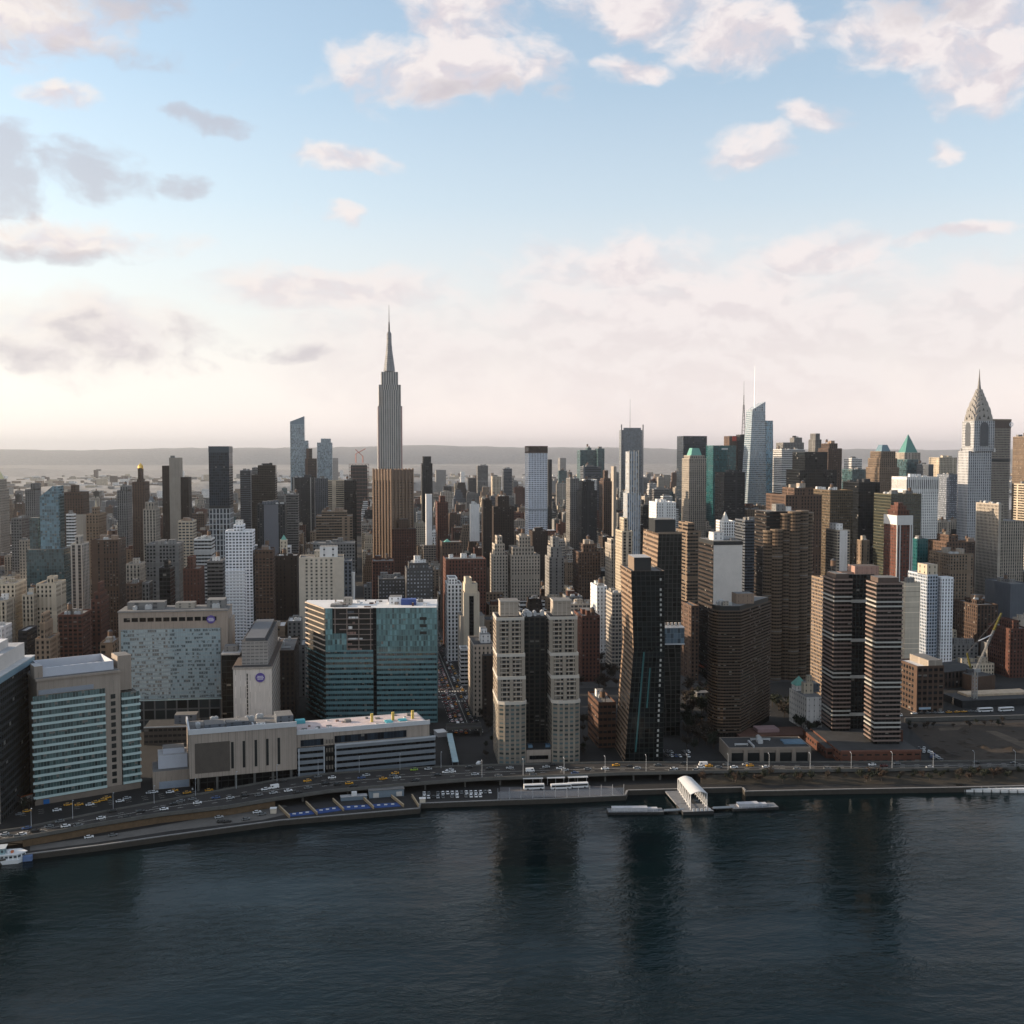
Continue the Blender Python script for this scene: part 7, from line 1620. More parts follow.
# ------------------------------------------------------------------ vehicles
LQ = random.Random(5)
PAINT = dict(white=(.72, .72, .72), silver=(.38, .39, .40), grey=(.14, .145, .15), black=(.02, .02, .022), blue=(.05, .09, .2), red=(.10, .014, .013), yellow=(.62, .30, .02), green=(.25, .38, .05))
GLASSM = plain('car_glass', (.015, .018, .02), .08, var=.05); TYRE = plain('tyre', (.015, .015, .015), .8); TAIL = bpy.data.materials.new('tail_lamp'); TAIL.use_nodes = True
_b = TAIL.node_tree.nodes['Principled BSDF']; _b.inputs['Base Color'].default_value = (.5, .02, .01, 1); _b.inputs['Emission Color'].default_value = (1, .06, .02, 1); _b.inputs['Emission Strength'].default_value = .15
def car_meshes(kind):
    b = MB(); w = MB()
    if kind == 'car':
        b.prism(rect(-2.25, 2.25, -.9, .9), .35, .95, 9, 9, poly1=rect(-2.2, 2.2, -.86, .86), top=0, bottom=True); b.quad([(-1.2, -.62, 1.46), (.6, -.62, 1.46), (.6, .62, 1.46), (-1.2, .62, 1.46)])
        w.prism(rect(-1.75, 1.2, -.8, .8), .95, 1.45, 9, 9, poly1=rect(-1.25, .65, -.64, .64))
    elif kind == 'van':
        b.prism(rect(-2.7, 2.7, -1, 1), .4, 2.3, 9, 9, poly1=rect(-2.65, 2.0, -.92, .92), top=0, bottom=True); w.box(2.05, 2.45, -.85, .85, 1.3, 1.95); w.box(.6, 1.7, -.99, .99, 1.35, 1.95)
    else:
        b.prism(rect(-6, 6, -1.28, 1.28), .4, 3.1, 9, 9, poly1=rect(-6, 5.85, -1.22, 1.22), top=0, bottom=True); w.box(-5.6, 5.5, -1.3, 1.3, 1.5, 2.5); w.box(5.75, 6.0, -1.1, 1.1, 1.1, 2.7)
    return b, w
VEH = {}
def wheel_mesh(r=.34):
    b = MB(); n = 10; 
    P = [(r*math.cos(2*math.pi*i/n), r*math.sin(2*math.pi*i/n)) for i in range(n)]
    for y in (-.11, .11): b.quad([(x, y, z) for x, z in (P if y < 0 else P[::-1])])
    for i in range(n): a, c = P[i], P[(i+1) % n]; b.quad([(a[0], -.11, a[1]), (c[0], -.11, c[1]), (c[0], .11, c[1]), (a[0], .11, a[1])])
    return b.data('wheel', TYRE)
WHEEL = wheel_mesh(); LAMP_ME = MB().box(-.06, .06, -.2, .2, -.09, .09).data('tail_lamp', TAIL)
CARS = []
COUNT = {}
def vehicle(kind, paint, x, y, z, rz, label, group, lamps=False):
    k = (kind, paint)
    if k not in VEH:
        b, w = car_meshes(kind); VEH[k] = (b.data(kind+'_body', plain('paint_'+paint, PAINT[paint], .3, var=.04, spec=.5)), w.data(kind+'_windows', GLASSM))
    nm = {'car': 'parked_car' if 'parked' in group else 'car', 'van': 'van', 'bus': 'bus'}[kind]
    if paint == 'yellow' and kind == 'car': nm = 'taxi'
    r = thing(nm, label, {'parked_car': 'car'}.get(nm, nm), (x, y, z), rz, group)
    mesh_part(VEH[k][0], 'body', r); mesh_part(VEH[k][1], 'windows', r)
    ax, ay = {'car': (1.4, .82), 'van': (1.7, .9), 'bus': (3.8, 1.18)}[kind]
    for sx_ in (-1, 1):
        for sy in (-1, 1): mesh_part(WHEEL, 'wheel', r, (sx_*ax, sy*ay, .34 if kind != 'bus' else .48), 0, (1, 1, 1) if kind != 'bus' else (1.45, 1.2, 1.45))
    if lamps:
        for sy in (-1, 1): mesh_part(LAMP_ME, 'tail_lamp', r, ({'car': -2.26, 'van': -2.74, 'bus': -6.05}[kind], sy*.62, .85))
    CARS.append((r, kind, paint, group)); return r
def deck_at(px, t):
    for i in range(len(DN)-1):
        if DN[i][0] <= px <= DN[i+1][0]:
            u = (px-DN[i][0])/(DN[i+1][0]-DN[i][0]); a = Vector(NEAR[i]).lerp(Vector(NEAR[i+1]), u); c = Vector(FAR[i]).lerp(Vector(FAR[i+1]), u)
            d = Vector(NEAR[i+1])-Vector(NEAR[i]); p = a.lerp(c, t); return p.x, p.y, math.atan2(d.y, d.x)
TONE = ['white']*6+['silver']*4+['grey']*5+['black']*6+['blue']+['red']+['yellow']*4
DRIVE = []
q = random.Random(40); lane = (.13, .30, .42, .58, .72, .88)
px = 4.0; taken = {t: -99 for t in lane}
for (x, t, p) in ((22, .3, 'white'), (65, .3, 'white'), (101, .42, 'white'), (164, .3, 'white'), (197, .42, 'white'), (265, .58, 'white'), (274, .58, 'white'), (288, .3, 'white'), (307, .72, 'yellow'), (332, .72, 'white'), (349, .3, 'yellow'), (366, .72, 'silver'), (383, .42, 'yellow'), (395, .72, 'yellow'), (397, .42, 'silver'), (414, .88, 'green'), (428, .88, 'silver'), (446, .58, 'white'), (452, .58, 'white'), (530, .42, 'white'), (560, .58, 'white'), (605, .42, 'white'), (616, .72, 'yellow'), (637, .42, 'silver'), (674, .3, 'white'), (701, .42, 'white'), (703, .72, 'white'), (709, .58, 'yellow'), (734, .42, 'white'), (746, .72, 'silver'), (750, .58, 'yellow'), (766, .42, 'white'), (872, .6, 'white'), (884, .42, 'red')): DRIVE.append((x, t, p))
while px < 1020:
    t = q.choice(lane); p = q.choice(['grey']*4+['black']*5+['silver', 'blue'])
    if all(abs(x-px) > 11 or abs(tt-t) > .12 for x, tt, _ in DRIVE): DRIVE.append((px, t, p))
    px += q.uniform(6, 15) if px < 760 else q.uniform(22, 50)
for x, t, p in sorted(DRIVE):
    a, b_, rz = deck_at(x, t); vehicle('van' if (p == 'white' and LQ.random() < .18) else 'car', p, a, b_, DECK_Z+.01, rz+(0 if t < .5 else math.pi), '', 'vehicles on the riverside drive')
def ground_cars(lst, group, z=GZ+.02, kind='car', lamps=False):
    for x, y, rz, p in lst:
        g = on_z(x, y, z); vehicle(kind, p, g.x, g.y, z, rz, '', group, lamps)
ROAD = math.atan2((on_z(105, 800, GZ)-on_z(25, 811, GZ)).y, (on_z(105, 800, GZ)-on_z(25, 811, GZ)).x)
ground_cars([(3, 814, ROAD, 'white'), (20, 815, ROAD, 'grey'), (27, 812, ROAD, 'yellow'), (57, 811, ROAD, 'white'), (68, 805.5, ROAD, 'yellow'), (79, 805.5, ROAD, 'yellow'), (90, 805.5, ROAD, 'white'), (96, 803, ROAD, 'yellow'), (103, 801, ROAD, 'yellow'), (107, 798.5, ROAD, 'yellow'), (120, 802, ROAD, 'white'), (127, 799, ROAD, 'silver'), (150, 793.5, ROAD, 'silver'), (154, 793, ROAD, 'white'), (170, 793, ROAD, 'white'), (174, 791.5, ROAD, 'yellow'), (187, 793.5, ROAD, 'yellow'), (196, 789.5, ROAD, 'white'), (209, 791, ROAD, 'yellow')], 'vehicles on the lower service road')
ground_cars([(x, y, ROAD, p) for x, y, p in ((89, 838, 'white'), (113, 836, 'grey'), (219, 818, 'silver'), (221, 822.5, 'black'), (227, 822.5, 'black'), (257, 813, 'white'), (246, 820, 'grey'), (262, 815, 'grey'), (39, 843, 'black'))], 'cars parked along the esplanade')
# parking below the drive
q = random.Random(6); lst = []
for row, (y0_) in enumerate((798.0, 794.3)):
    for i in range(15): 
        if q.random() < .82: lst.append((424+i*4.7+q.uniform(-.3, .3), y0_-i*.12-(0 if row else 0), 1.57, q.choice(['white']*5+['black', 'grey', 'silver', 'grey'])))
ground_cars(lst, 'cars parked below the drive')
lst = [(663+i*4.2, 756.5-r_*4.2+q.uniform(-.3, .3), 1.57, q.choice(['white', 'white', 'silver', 'black', 'grey', 'blue', 'red'])) for r_ in range(2) for i in range(7) if q.random() < .85]
ground_cars(lst, 'cars parked between the dark towers')
lst = [(919+i*2.5+r_*5, 749+i*1.65, 1.0, q.choice(['white', 'white', 'silver', 'grey', 'blue'])) for r_ in range(2) for i in range(8) if q.random() < .85]
ground_cars(lst, 'cars parked beside the brick podium')
lst = [(688+i*4.6+r_*2.2, 655+r_*6+i*1.9+q.uniform(-.4, .4), 1.2, q.choice(['white', 'white', 'silver', 'grey', 'black', 'blue'])) for r_ in range(3) for i in range(6) if q.random() < .8]
ground_cars(lst, 'cars parked behind the banded tower')
lst = [(x, 714.5-(x-899)*.035, .1, p) for x, p in ((914, 'white'), (921, 'black'), (928, 'grey'), (935, 'grey'), (941, 'silver'), (949, 'yellow'), (957, 'yellow'), (964, 'yellow'), (971, 'grey'), (978, 'silver'))]
ground_cars(lst, 'vehicles along the uptown cross street')
for x, y in ((899, 716.5), (985, 711.8), (1006, 711.2)): g = on_z(x, y, GZ); vehicle('bus' if x > 950 else 'van', 'white', g.x, g.y, GZ+.02, .05, '', 'vehicles along the uptown cross street')
# the jammed cross street running away from the river
q = random.Random(9); sx0 = ST0
for lane_x in (-10.5, -7.0, -3.5, 3.5, 7.0):
    y = -118+q.uniform(0, 8)
    while y < 560:
        if not (-6 < y < 20 and q.random() < .5):
            p = q.choice(['black', 'grey', 'white', 'silver', 'red', 'yellow', 'grey', 'black', 'white']); vehicle('van' if q.random() < .12 and p == 'white' else 'car', p, sx0+lane_x+q.uniform(-.3, .3), y, GZ+.02, 1.5708 if lane_x < 0 else -1.5708, '', 'traffic on the wide cross street', lane_x < 0)
        y += q.uniform(6.5, 15) if y < 200 else q.uniform(9, 28)
for i in range(10):
    vehicle('car', q.choice(['yellow', 'black', 'white', 'grey', 'silver']), sx0-14+i*5.5, q.choice((-7, -3, 3, 7)), GZ+.02, 0, '', 'traffic on the wide cross street')
for (x, y) in ((478, 769), (478.5, 765.5)): g = on_z(x, y, GZ); vehicle('van', 'white', g.x, g.y, GZ+.02, 1.2, '', 'traffic on the wide cross street')
# every vehicle is told by its colour and by where it stands in its line
PLACE = {'vehicles on the riverside drive': 'on the elevated riverside drive', 'vehicles on the lower service road': 'on the service road below the hospitals', 'cars parked along the esplanade': 'parked along the pale esplanade', 'cars parked below the drive': 'parked below the drive beside the quay', 'cars parked between the dark towers': 'parked below the taller copper tower',
         'cars parked beside the brick podium': 'parked beside the brick podium', 'cars parked behind the banded tower': 'parked in the lot behind the banded brown tower', 'vehicles along the uptown cross street': 'in front of the tan warehouse street', 'traffic on the wide cross street': 'in the jammed cross street'}
ORD = ['', 'second', 'third', 'fourth', 'fifth', 'sixth', 'seventh', 'eighth', 'ninth', 'tenth', 'eleventh', 'twelfth', 'thirteenth', 'fourteenth', 'fifteenth', 'sixteenth', 'seventeenth', 'eighteenth', 'nineteenth', 'twentieth']+['%d%s' % (n, 'st' if n % 10 == 1 else 'nd' if n % 10 == 2 else 'rd' if n % 10 == 3 else 'th') for n in range(21, 90)]
bykey = {}
for r, k, p, g in CARS: bykey.setdefault((g, r['category'], p), []).append(r)
for (g, cat, p), rs in bykey.items():
    deep = 'cross street' in g and 'wide' in g
    rs.sort(key=lambda o: o.location.y if deep else px_of(o.location)[0])
    pn = '' if cat == 'taxi' else p+' '
    for i, o in enumerate(rs):
        if len(rs) == 1: o['label'] = 'only %s%s %s' % (pn, 'yellow taxi' if cat == 'taxi' else cat, PLACE[g])
        else: o['label'] = '%s %s%s %s, from %s' % (ORD[i] or 'first', pn, 'yellow taxi' if cat == 'taxi' else cat, PLACE[g], 'the river' if deep else 'downtown')

# ------------------------------------------------------------------ trees
def bark(): return plain('bark', (.07, .055, .045), .95, var=.3, nscale=2)
def crown_mesh(seed, h, r, col_, n, sz):
    q = random.Random(seed); b = MB()
    limbs = []
    for i in range(8):
        a = q.uniform(0, 6.283); e = q.uniform(.5, 1.25); L = h*q.uniform(.45, .72); s = Vector((0, 0, h*q.uniform(.25, .5)))
        t = s+Vector((math.cos(a)*math.cos(e), math.sin(a)*math.cos(e), math.sin(e)))*L*.8; t.x = max(-r, min(r, t.x)); t.y = max(-r, min(r, t.y)); b.bar(s, t, .07); limbs.append((s, t))
        for j in range(3):
            u = s.lerp(t, q.uniform(.4, .9)); v = u+Vector((q.uniform(-1, 1), q.uniform(-1, 1), q.uniform(0, 1.2)))*r*.4; b.bar(u, v, .04); limbs.append((u, v))
    for i in range(n):
        s, t = q.choice(limbs); p = s.lerp(t, q.uniform(.3, 1.15))+Vector((q.gauss(0, 1), q.gauss(0, 1), q.gauss(0, .8)))*r*.16
        d = Vector((q.gauss(0, 1), q.gauss(0, 1), q.gauss(0, 1))).normalized(); u = d.orthogonal().normalized()*sz*q.uniform(.5, 1.3); v = d.cross(u)*q.uniform(.4, 1)
        b.quad([p-u-v, p+u-v*.6, p+u*.8+v, p-u*.7+v*.8])
    return b.data('crown', plain(col_[0], col_[1], .95, var=.5, nscale=.8))
TW = [('winter_twigs', (.036, .029, .023)), ('dark_foliage', (.022, .027, .018)), ('rusty_twigs', (.048, .032, .023))]
CROWNS = [[crown_mesh(s+k*7, 8.5, 3.2, TW[k], 420 if k == 1 else 300, .42) for s in range(3)] for k in range(3)]
_t = MB(); _t.cyl(0, 0, 0, 4.6, .26, .13, 7); TRUNK = _t.data('trunk', bark())
TREES = []
def tree(x, y, z, k, s, where, group):
    r = thing('tree' if k != 1 else 'evergreen_tree', '', 'tree', (x, y, z), LQ.uniform(0, 6.28), group); r.scale = (s, s, s*LQ.uniform(.85, 1.15))
    mesh_part(TRUNK, 'trunk', r); mesh_part(LQ.choice(CROWNS[k]), 'crown', r); TREES.append((r, k, where))
def grove(n, corners, group, where, ks, s0, s1, seed, z=GZ):
    q = random.Random(seed); P = [on_z(x, y, z) for x, y in corners]; placed = []; tries = 0
    while len(placed) < n and tries < 900:
        tries += 1; u, v = q.random(), q.random(); p = P[0].lerp(P[1], u).lerp(P[3].lerp(P[2], u), v)
        if any((p-o).length < 3.2 for o in placed): continue
        if any(h['rect'][0]-1 < p.x < h['rect'][1]+1 and h['rect'][2]-1 < p.y < h['rect'][3]+1 for h in HEROES): continue
        placed.append(p); tree(p.x, p.y, z, q.choice(ks), q.uniform(s0, s1), where, group)
grove(60, [(700, 778), (1022, 774), (1022, 781), (700, 784)], 'trees on the embankment below the drive', 'on the bank below the drive', (0, 1, 1, 1, 2), .45, .85, 1, GZ+1.2)
grove(48, [(684, 690), (716, 690), (716, 752), (686, 752)], 'trees between the copper towers and the banded tower', 'beside the banded brown tower', (0, 0, 1, 1, 2), .9, 1.5, 2)
grove(28, [(572, 662), (618, 662), (618, 690), (572, 690)], 'trees in the brown lot behind the twin stepped tower', 'behind the twin stepped tower', (0, 2, 2), .8, 1.3, 3)
grove(24, [(770, 706), (790, 706), (830, 741), (812, 741)], 'trees between the banded tower and the striped twin tower', 'beside the small white walled building', (0, 1, 1), .9, 1.4, 4)
grove(9, [(582, 715), (590, 715), (586, 757), (582, 757)], 'trees beside the low brown brick block', 'beside the low brown brick block', (0, 1), .6, .9, 5)
grove(16, [(904, 727), (1022, 722), (1022, 727), (904, 732)], 'trees along the cleared ground', 'at the top of the cleared ground', (0, 2, 0, 1), .4, .7, 6)
grove(8, [(18, 800), (32, 797), (32, 808), (18, 812)], 'shrubs below the laboratory block', 'below the dark laboratory block', (1, 1, 0), .5, .8, 7)
grove(10, [(480, 705), (492, 705), (494, 760), (484, 760)], 'street trees beside the twin stepped tower', 'on the street side of the twin stepped tower', (0, 0, 1), .6, .9, 8)
grove(14, [(250, 626), (262, 622), (300, 640), (285, 652)], 'trees in the hospital yard', 'behind the windowless concrete tower', (0, 0, 2), .6, .9, 9)
bt = {}
for r, k, where in TREES: bt.setdefault((k, where), []).append(r)
KIND = ['bare brown tree', 'dark evergreen tree', 'rusty bare tree']
for (k, where), rs in bt.items():
    rs.sort(key=lambda o: px_of(o.location)[0])
    for i, o in enumerate(rs): o['label'] = ('only %s %s' % (KIND[k], where)) if len(rs) == 1 else '%s %s %s, from downtown' % (ORD[i] or 'first', KIND[k], where)

# ------------------------------------------------------------------ lamps along the drive
_l = MB(); _l.cyl(0, 0, 0, 10, .13, .08, 6); LP = _l.data('pole', plain('pale_steel', (.5, .53, .57))); _l = MB(); _l.bar((0, 0, 9.9), (0, 1.8, 10.3), .07); LA = _l.data('arm', plain('pale_steel', (.5, .53, .57))); _l = MB(); _l.box(-.16, .16, 1.7, 2.5, 10.2, 10.4); LH = _l.data('lamp_head', plain('pale_screen', (.48, .50, .56)))
LAMPS = []
for px in list(range(31, 1020, 41)):
    x, y, rz = deck_at(px, .97 if px < 480 else .03); r = thing('street_lamp', '', 'lamp', (x, y, DECK_Z), rz+(math.pi if px < 480 else 0), 'lamp posts along the riverside drive'); mesh_part(LP, 'pole', r); mesh_part(LA, 'arm', r); mesh_part(LH, 'lamp_head', r); LAMPS.append(r)
for i, o in enumerate(LAMPS): o['label'] = '%s thin grey lamp post along the riverside drive, counted from the downtown end' % (ORD[i] or 'first')

# ------------------------------------------------------------------ piers, floats and boats
def ferry_pier():
    wh = plain('pier_white', (.58, .58, .58), .5, var=.06); dk = plain('pier_deck', (.16, .165, .175), .85, var=.3, nscale=.4); hull = plain('float_hull', (.025, .025, .025), .7)
    A, B_ = on_z(664, 790, 1.8), on_z(686, 789.5, 1.8); C_, D_ = on_z(714, 811, 1.8), on_z(683, 812, 1.8)
    r = thing('ferry_landing', 'ferry landing with a white arched canopy on slanted trusses', 'pier', (D_.x, D_.y, 0))
    loc = lambda p: (p.x-D_.x, p.y-D_.y)
    b = MB(); b.prism([loc(D_), loc(C_), loc(C_.lerp(B_, .34)), loc(D_.lerp(A, .34))], -.6, 1.8, 4, 4, 0, 1, True); b.build('float', [hull, dk], r)
    g = MB(); g.prism([loc(D_.lerp(A, .34)), loc(D_.lerp(A, .34)+Vector((9, 0, 0))), loc(A+Vector((9, 0, 0))), loc(A)], 1.2, 2.0, 4, 4, 0, 0, True); g.build('gangway', dk, r)
    f0, f1 = on_y(690.5, 794.5, D_.y+3), on_y(707, 793, D_.y+3); yb = A.y-3; b0, b1 = on_y(678, 778.5, yb), on_y(691.5, 777.5, yb)
    n = 10; roof = MB(); rows = []
    for i in range(n+1):
        t = i/n; up = math.sin(math.pi*t)*1.3
        rows.append((f0.lerp(f1, t)+Vector((0, 0, up)), b0.lerp(b1, t)+Vector((0, 0, up))))
    L3 = lambda p: (p.x-D_.x, p.y-D_.y, p.z)
    for (a, b_), (c, d) in zip(rows, rows[1:]):
        roof.quad([L3(a), L3(c), L3(d), L3(b_)]); roof.quad([L3(b_-Vector((0, 0, .3))), L3(d-Vector((0, 0, .3))), L3(c-Vector((0, 0, .3))), L3(a-Vector((0, 0, .3)))]); roof.quad([L3(a-Vector((0, 0, .3))), L3(c-Vector((0, 0, .3))), L3(c), L3(a)])
    roof.build('canopy', wh, r)
    for s0, s1 in ((f0, b0), (f1, b1)):
        m = 8
        for i in range(m+1):
            p = s0.lerp(s1, i/m); q = MB(); q.bar(L3(p), (p.x-D_.x, p.y-D_.y, 1.8), .18); q.build('post', wh, r)
            if i < m:
                p2 = s0.lerp(s1, (i+1)/m); q = MB(); q.bar(L3(p), (p2.x-D_.x, p2.y-D_.y, 1.8), .12); q.build('brace', wh, r)
        q = MB(); q.bar((s0.x-D_.x, s0.y-D_.y, 3.0), (s1.x-D_.x, s1.y-D_.y, 3.0), .14); q.build('rail', wh, r)
    for i in range(5): q = MB(); p = D_.lerp(C_, .35+i*.13); q.box(-.6, .6, -.2, .2, 0, 1.3); q.build('gate_board', wh, r, (p.x-D_.x, p.y-D_.y+.8, 1.8))
    # floats on both sides
    def barge(pl_, yl, pr_, yr, d, label, house):
        S = Site(pl_, yl, pr_, yr, 0.0); S.o.z = 0; W = S.W; r2 = S.root('barge', label, 'barge')
        bx(r2, 'hull', hull, 0, W, 0, d, -.8, 1.3); bx(r2, 'deck', dk, .2, W-.2, .2, d-.2, 1.3, 1.5)
        n = int(W/3.2)
        for i in range(n): q = MB(); q.cyl(0, 0, 0, .5, .55, .55, 8); o = q.build('fender_tyre', TYRE, r2, (1.5+i*3.2, -.1, .6)); o.rotation_euler = (math.pi/2, 0, 0)
        bx(r2, 'cover', plain('canvas_grey', (.40, .40, .42), .8, var=.2, nscale=.4), W*house[0], W*house[1], d*.25, d*.8, 1.5, 3.2); bx(r2, 'cover', plain('canvas_grey', (.40, .40, .42)), W*house[1]+.2, W*house[1]+W*.18, d*.35, d*.75, 1.5, 2.6)
        for i in range(int(W/4)): q = MB(); q.cyl(0, 0, 0, 1.2, .07, .07, 5); q.build('rail_post', plain('pale_steel', (.5, .53, .57)), r2, (1+i*4, .5, 1.5))
    barge(608, 815, 664, 814.5, 7, 'long low grey barge moored downtown of the arched ferry landing', (.08, .72)); barge(733, 811.5, 779, 809.5, 8, 'shorter low grey barge with covered cargo moored uptown of the arched ferry landing', (.15, .6))
    for (a, b_, lb) in (((664, 811), (684, 810), 'narrow walkway joining the ferry landing to the longer barge'), ((713, 808.5), (734, 807.5), 'narrow walkway joining the ferry landing to the shorter barge')):
        S = Site(a[0], a[1], b_[0], b_[1], 1.4); S.o.z = 0; r3 = S.root('walkway', lb, 'walkway'); bx(r3, 'deck', dk, 0, S.W, 0, 2.2, 1.0, 1.4); bx(r3, 'rail', plain('pale_steel', (.5, .53, .57)), 0, S.W, 0, .1, 1.4, 2.4)
        for u in (.2, .8): q = MB(); q.cyl(S.W*u, 1.1, -1, 1.0, .3, .3, 7); q.build('pile', hull, r3)
ferry_pier()
def white_pier():
    S = Site(957, 792, 1062, 793.5, 0.0); S.o.z = 0; W = S.W; r = S.root('pier', 'low white pier deck on ribbed pontoons at the uptown edge of the shore', 'pier'); wh = plain('pier_white', (.70, .70, .70))
    bx(r, 'deck', plain('pier_pale', (.50, .51, .52), .7, var=.15), 0, W, .5, 17, 1.4, 2.0)
    n = 12
    for i in range(n): bx(r, 'pontoon', wh, i*W/n+.2, (i+1)*W/n-.5, 0, 16, -.6, 1.38)
    for i in range(14): q = MB(); q.cyl(0, 0, 0, 1.1, .08, .08, 5); q.build('post', wh, r, (2+i*W/14.5, .9, 2.0))
    bx(r, 'ramp', wh, 1, 5, 4, 14, 2.0, 2.5)
white_pier()
def moored_boat():
    S = Site(-34, 868.5, 27, 863, 0.0); S.o.z = 0; W = S.W; r = S.root('ferry_boat', 'white two decked ferry with teal upper deck cut by the picture edge', 'boat'); wh = plain('boat_white', (.70, .71, .72), .4, var=.06)
    b = MB(); d = 9; P = [(0, 0), (W-4, 0), (W, d*.5), (W-4, d), (0, d)]; b.prism(inset(P, .5), -.8, 1.9, 3, 3, 0, 0, False, P); b.build('hull', wh, r)
    b = MB(); b.prism(inset(P, .9), 1.9, 4.3, 2, 2.4, 0, 1); b.build('lower_cabin', [facade('boat_windows', (.66, .67, .68), (.03, .04, .05), .7, .4), wh], r)
    b = MB(); b.prism(inset(P, .3), 4.3, 4.6, 3, 3, 0, 0, True); b.build('upper_deck', wh, r)
    bx(r, 'wheelhouse', facade('boat_teal', (.28, .40, .42), (.04, .05, .06), .6, .4), W*.1, W*.62, 1.6, d-1.6, 4.6, 7.3, 2, 2.7); bx(r, 'cabin_roof', plain('boat_grey', (.42, .46, .48), .6), W*.08, W*.64, 1.2, d-1.2, 7.3, 7.6)
    for i in range(9): q = MB(); q.cyl(0, 0, 0, 1.0, .05, .05, 5); q.build('rail_post', wh, r, (W*.66+i*W*.035, .9, 4.6))
    q = MB(); q.cyl(W*.5, d/2, 7.6, 12, .1, .06, 6); q.build('mast', wh, r); bx(r, 'raft_box', plain('orange_raft', (.5, .14, .05), .6), W*.72, W*.76, 2.5, 4.5, 4.6, 5.4); bx(r, 'raft_box', wh, W*.66, W*.71, 3, 6, 4.6, 5.6)
    q = MB(); q.box(W-2.2, W+2, 1.5, 6.5, .2, 2.6); q.build('bow_fender', plain('blue_fender', (.10, .16, .30), .7), r)
moored_boat()
# walled bays with blue floors on the quay
def quay_bays():
    tan = plain('bay_wall', (.26, .20, .13), .85, var=.25); blue = plain('blue_mat', (.006, .04, .17), .6, var=.35, nscale=.35); dark = plain('bay_floor', (.022, .022, .024), .9, var=.4)
    near = [(290, 818.5), (317.5, 815.5), (344, 811.5), (374, 809.5), (404, 807.5), (419, 808)]; far = [(279, 808), (306, 804), (333, 801), (363.5, 799.5), (391.5, 797.5), (412, 797)]
    names = ['downtown end of its row', 'second from the downtown end', 'second from the uptown end', 'uptown end of its row']
    for i in range(4):
        f = P2([near[i], near[i+1], far[i+1], far[i]], GZ); o = f[0]; r = thing('quay_bay', 'dark quay bay with a blue mat at the water, %s' % names[i], 'quay bay', (o[0], o[1], GZ), 0, 'walled bays on the quay'); lc = [(x-o[0], y-o[1]) for x, y in f]
        b = MB(); b.quad([(x, y, .04) for x, y in lc]); b.build('floor', dark, r)
        a, c, d, e = (Vector(v) for v in lc); t0, t1 = (.10, .46) if i else (.12, .40)
        p = [a.lerp(e, t0).lerp(c.lerp(d, t0), .06), a.lerp(e, t0).lerp(c.lerp(d, t0), .95), a.lerp(e, t1).lerp(c.lerp(d, t1), .95), a.lerp(e, t1).lerp(c.lerp(d, t1), .12)]
        b = MB(); b.prism([tuple(v) for v in p], .05, .25, 9, 9, 0, 0); b.build('blue_mat', blue, r)
        for k in range(3): q = MB(); m = p[0].lerp(p[1], .2+.28*k).lerp(p[3].lerp(p[2], .2+.28*k), .55); q.box(-.9, .9, -.35, .35, 0, .5); q.build('bench', plain('pier_white', (.70, .70, .70)), r, (m.x, m.y, .25))
    for i in range(6):
        a, c = P2([near[i], far[i]], GZ); d = Vector((c[0]-a[0], c[1]-a[1])); r = thing('divider_wall', '', 'wall', (a[0], a[1], GZ), math.atan2(d.y, d.x), 'tan walls between the quay bays'); r['label'] = '%s low tan wall between the blue quay bays, counted from the downtown end' % (ORD[i] or 'first')
        bx(r, 'wall', tan, .5, d.length, -.25, .25, 0, 1.5); bx(r, 'coping', plain('bay_coping', (.34, .27, .18), .85), .4, d.length+.1, -.35, .35, 1.5, 1.7)
    S = Site(369, 798.5, 404, 796); r = S.root('quay_shed', 'long blue grey quay shed with two pale doors behind the blue bays', 'shed'); sh = plain('shed_blue', (.15, .19, .23), .6, var=.15)
    bx(r, 'wall', sh, 0, S.W, 0, 6, 0, 4.2); bx(r, 'roof', roof_mat('grey'), -.3, S.W+.3, -.4, 6.3, 4.2, 4.5)
    for u in (.12, .78): bx(r, 'door', plain('pale_wall', (.5, .5, .5)), S.W*u, S.W*u+3.2, -.12, .1, .2, 2.8)
    S = Site(341, 801.5, 367, 799.5); r = S.root('quay_shed', 'low flat grey quay shed with a white box on its roof', 'shed'); bx(r, 'wall', sh, 0, S.W, 0, 4, 0, 2.2); bx(r, 'roof', roof_mat('pale'), -.2, S.W+.2, -.3, 4.2, 2.2, 2.4); bx(r, 'roof_box', plain('pier_white', (.70, .70, .70)), S.W*.42, S.W*.62, 1, 3, 2.4, 4.4)
    for (x, y, lb) in ((273.5, 813, 'small cream kiosk at the end of the esplanade'), (422.5, 803, 'small white hut at the corner of the quay parking')):
        g = on_z(x, y, GZ); r = thing('kiosk', lb, 'kiosk', (g.x, g.y, GZ)); bx(r, 'wall', plain('kiosk_cream', (.5, .44, .36), .8), -1.6, 1.6, -1.2, 1.2, 0, 2.6); bx(r, 'roof', roof_mat('white'), -1.8, 1.8, -1.4, 1.4, 2.6, 2.9)
quay_bays()
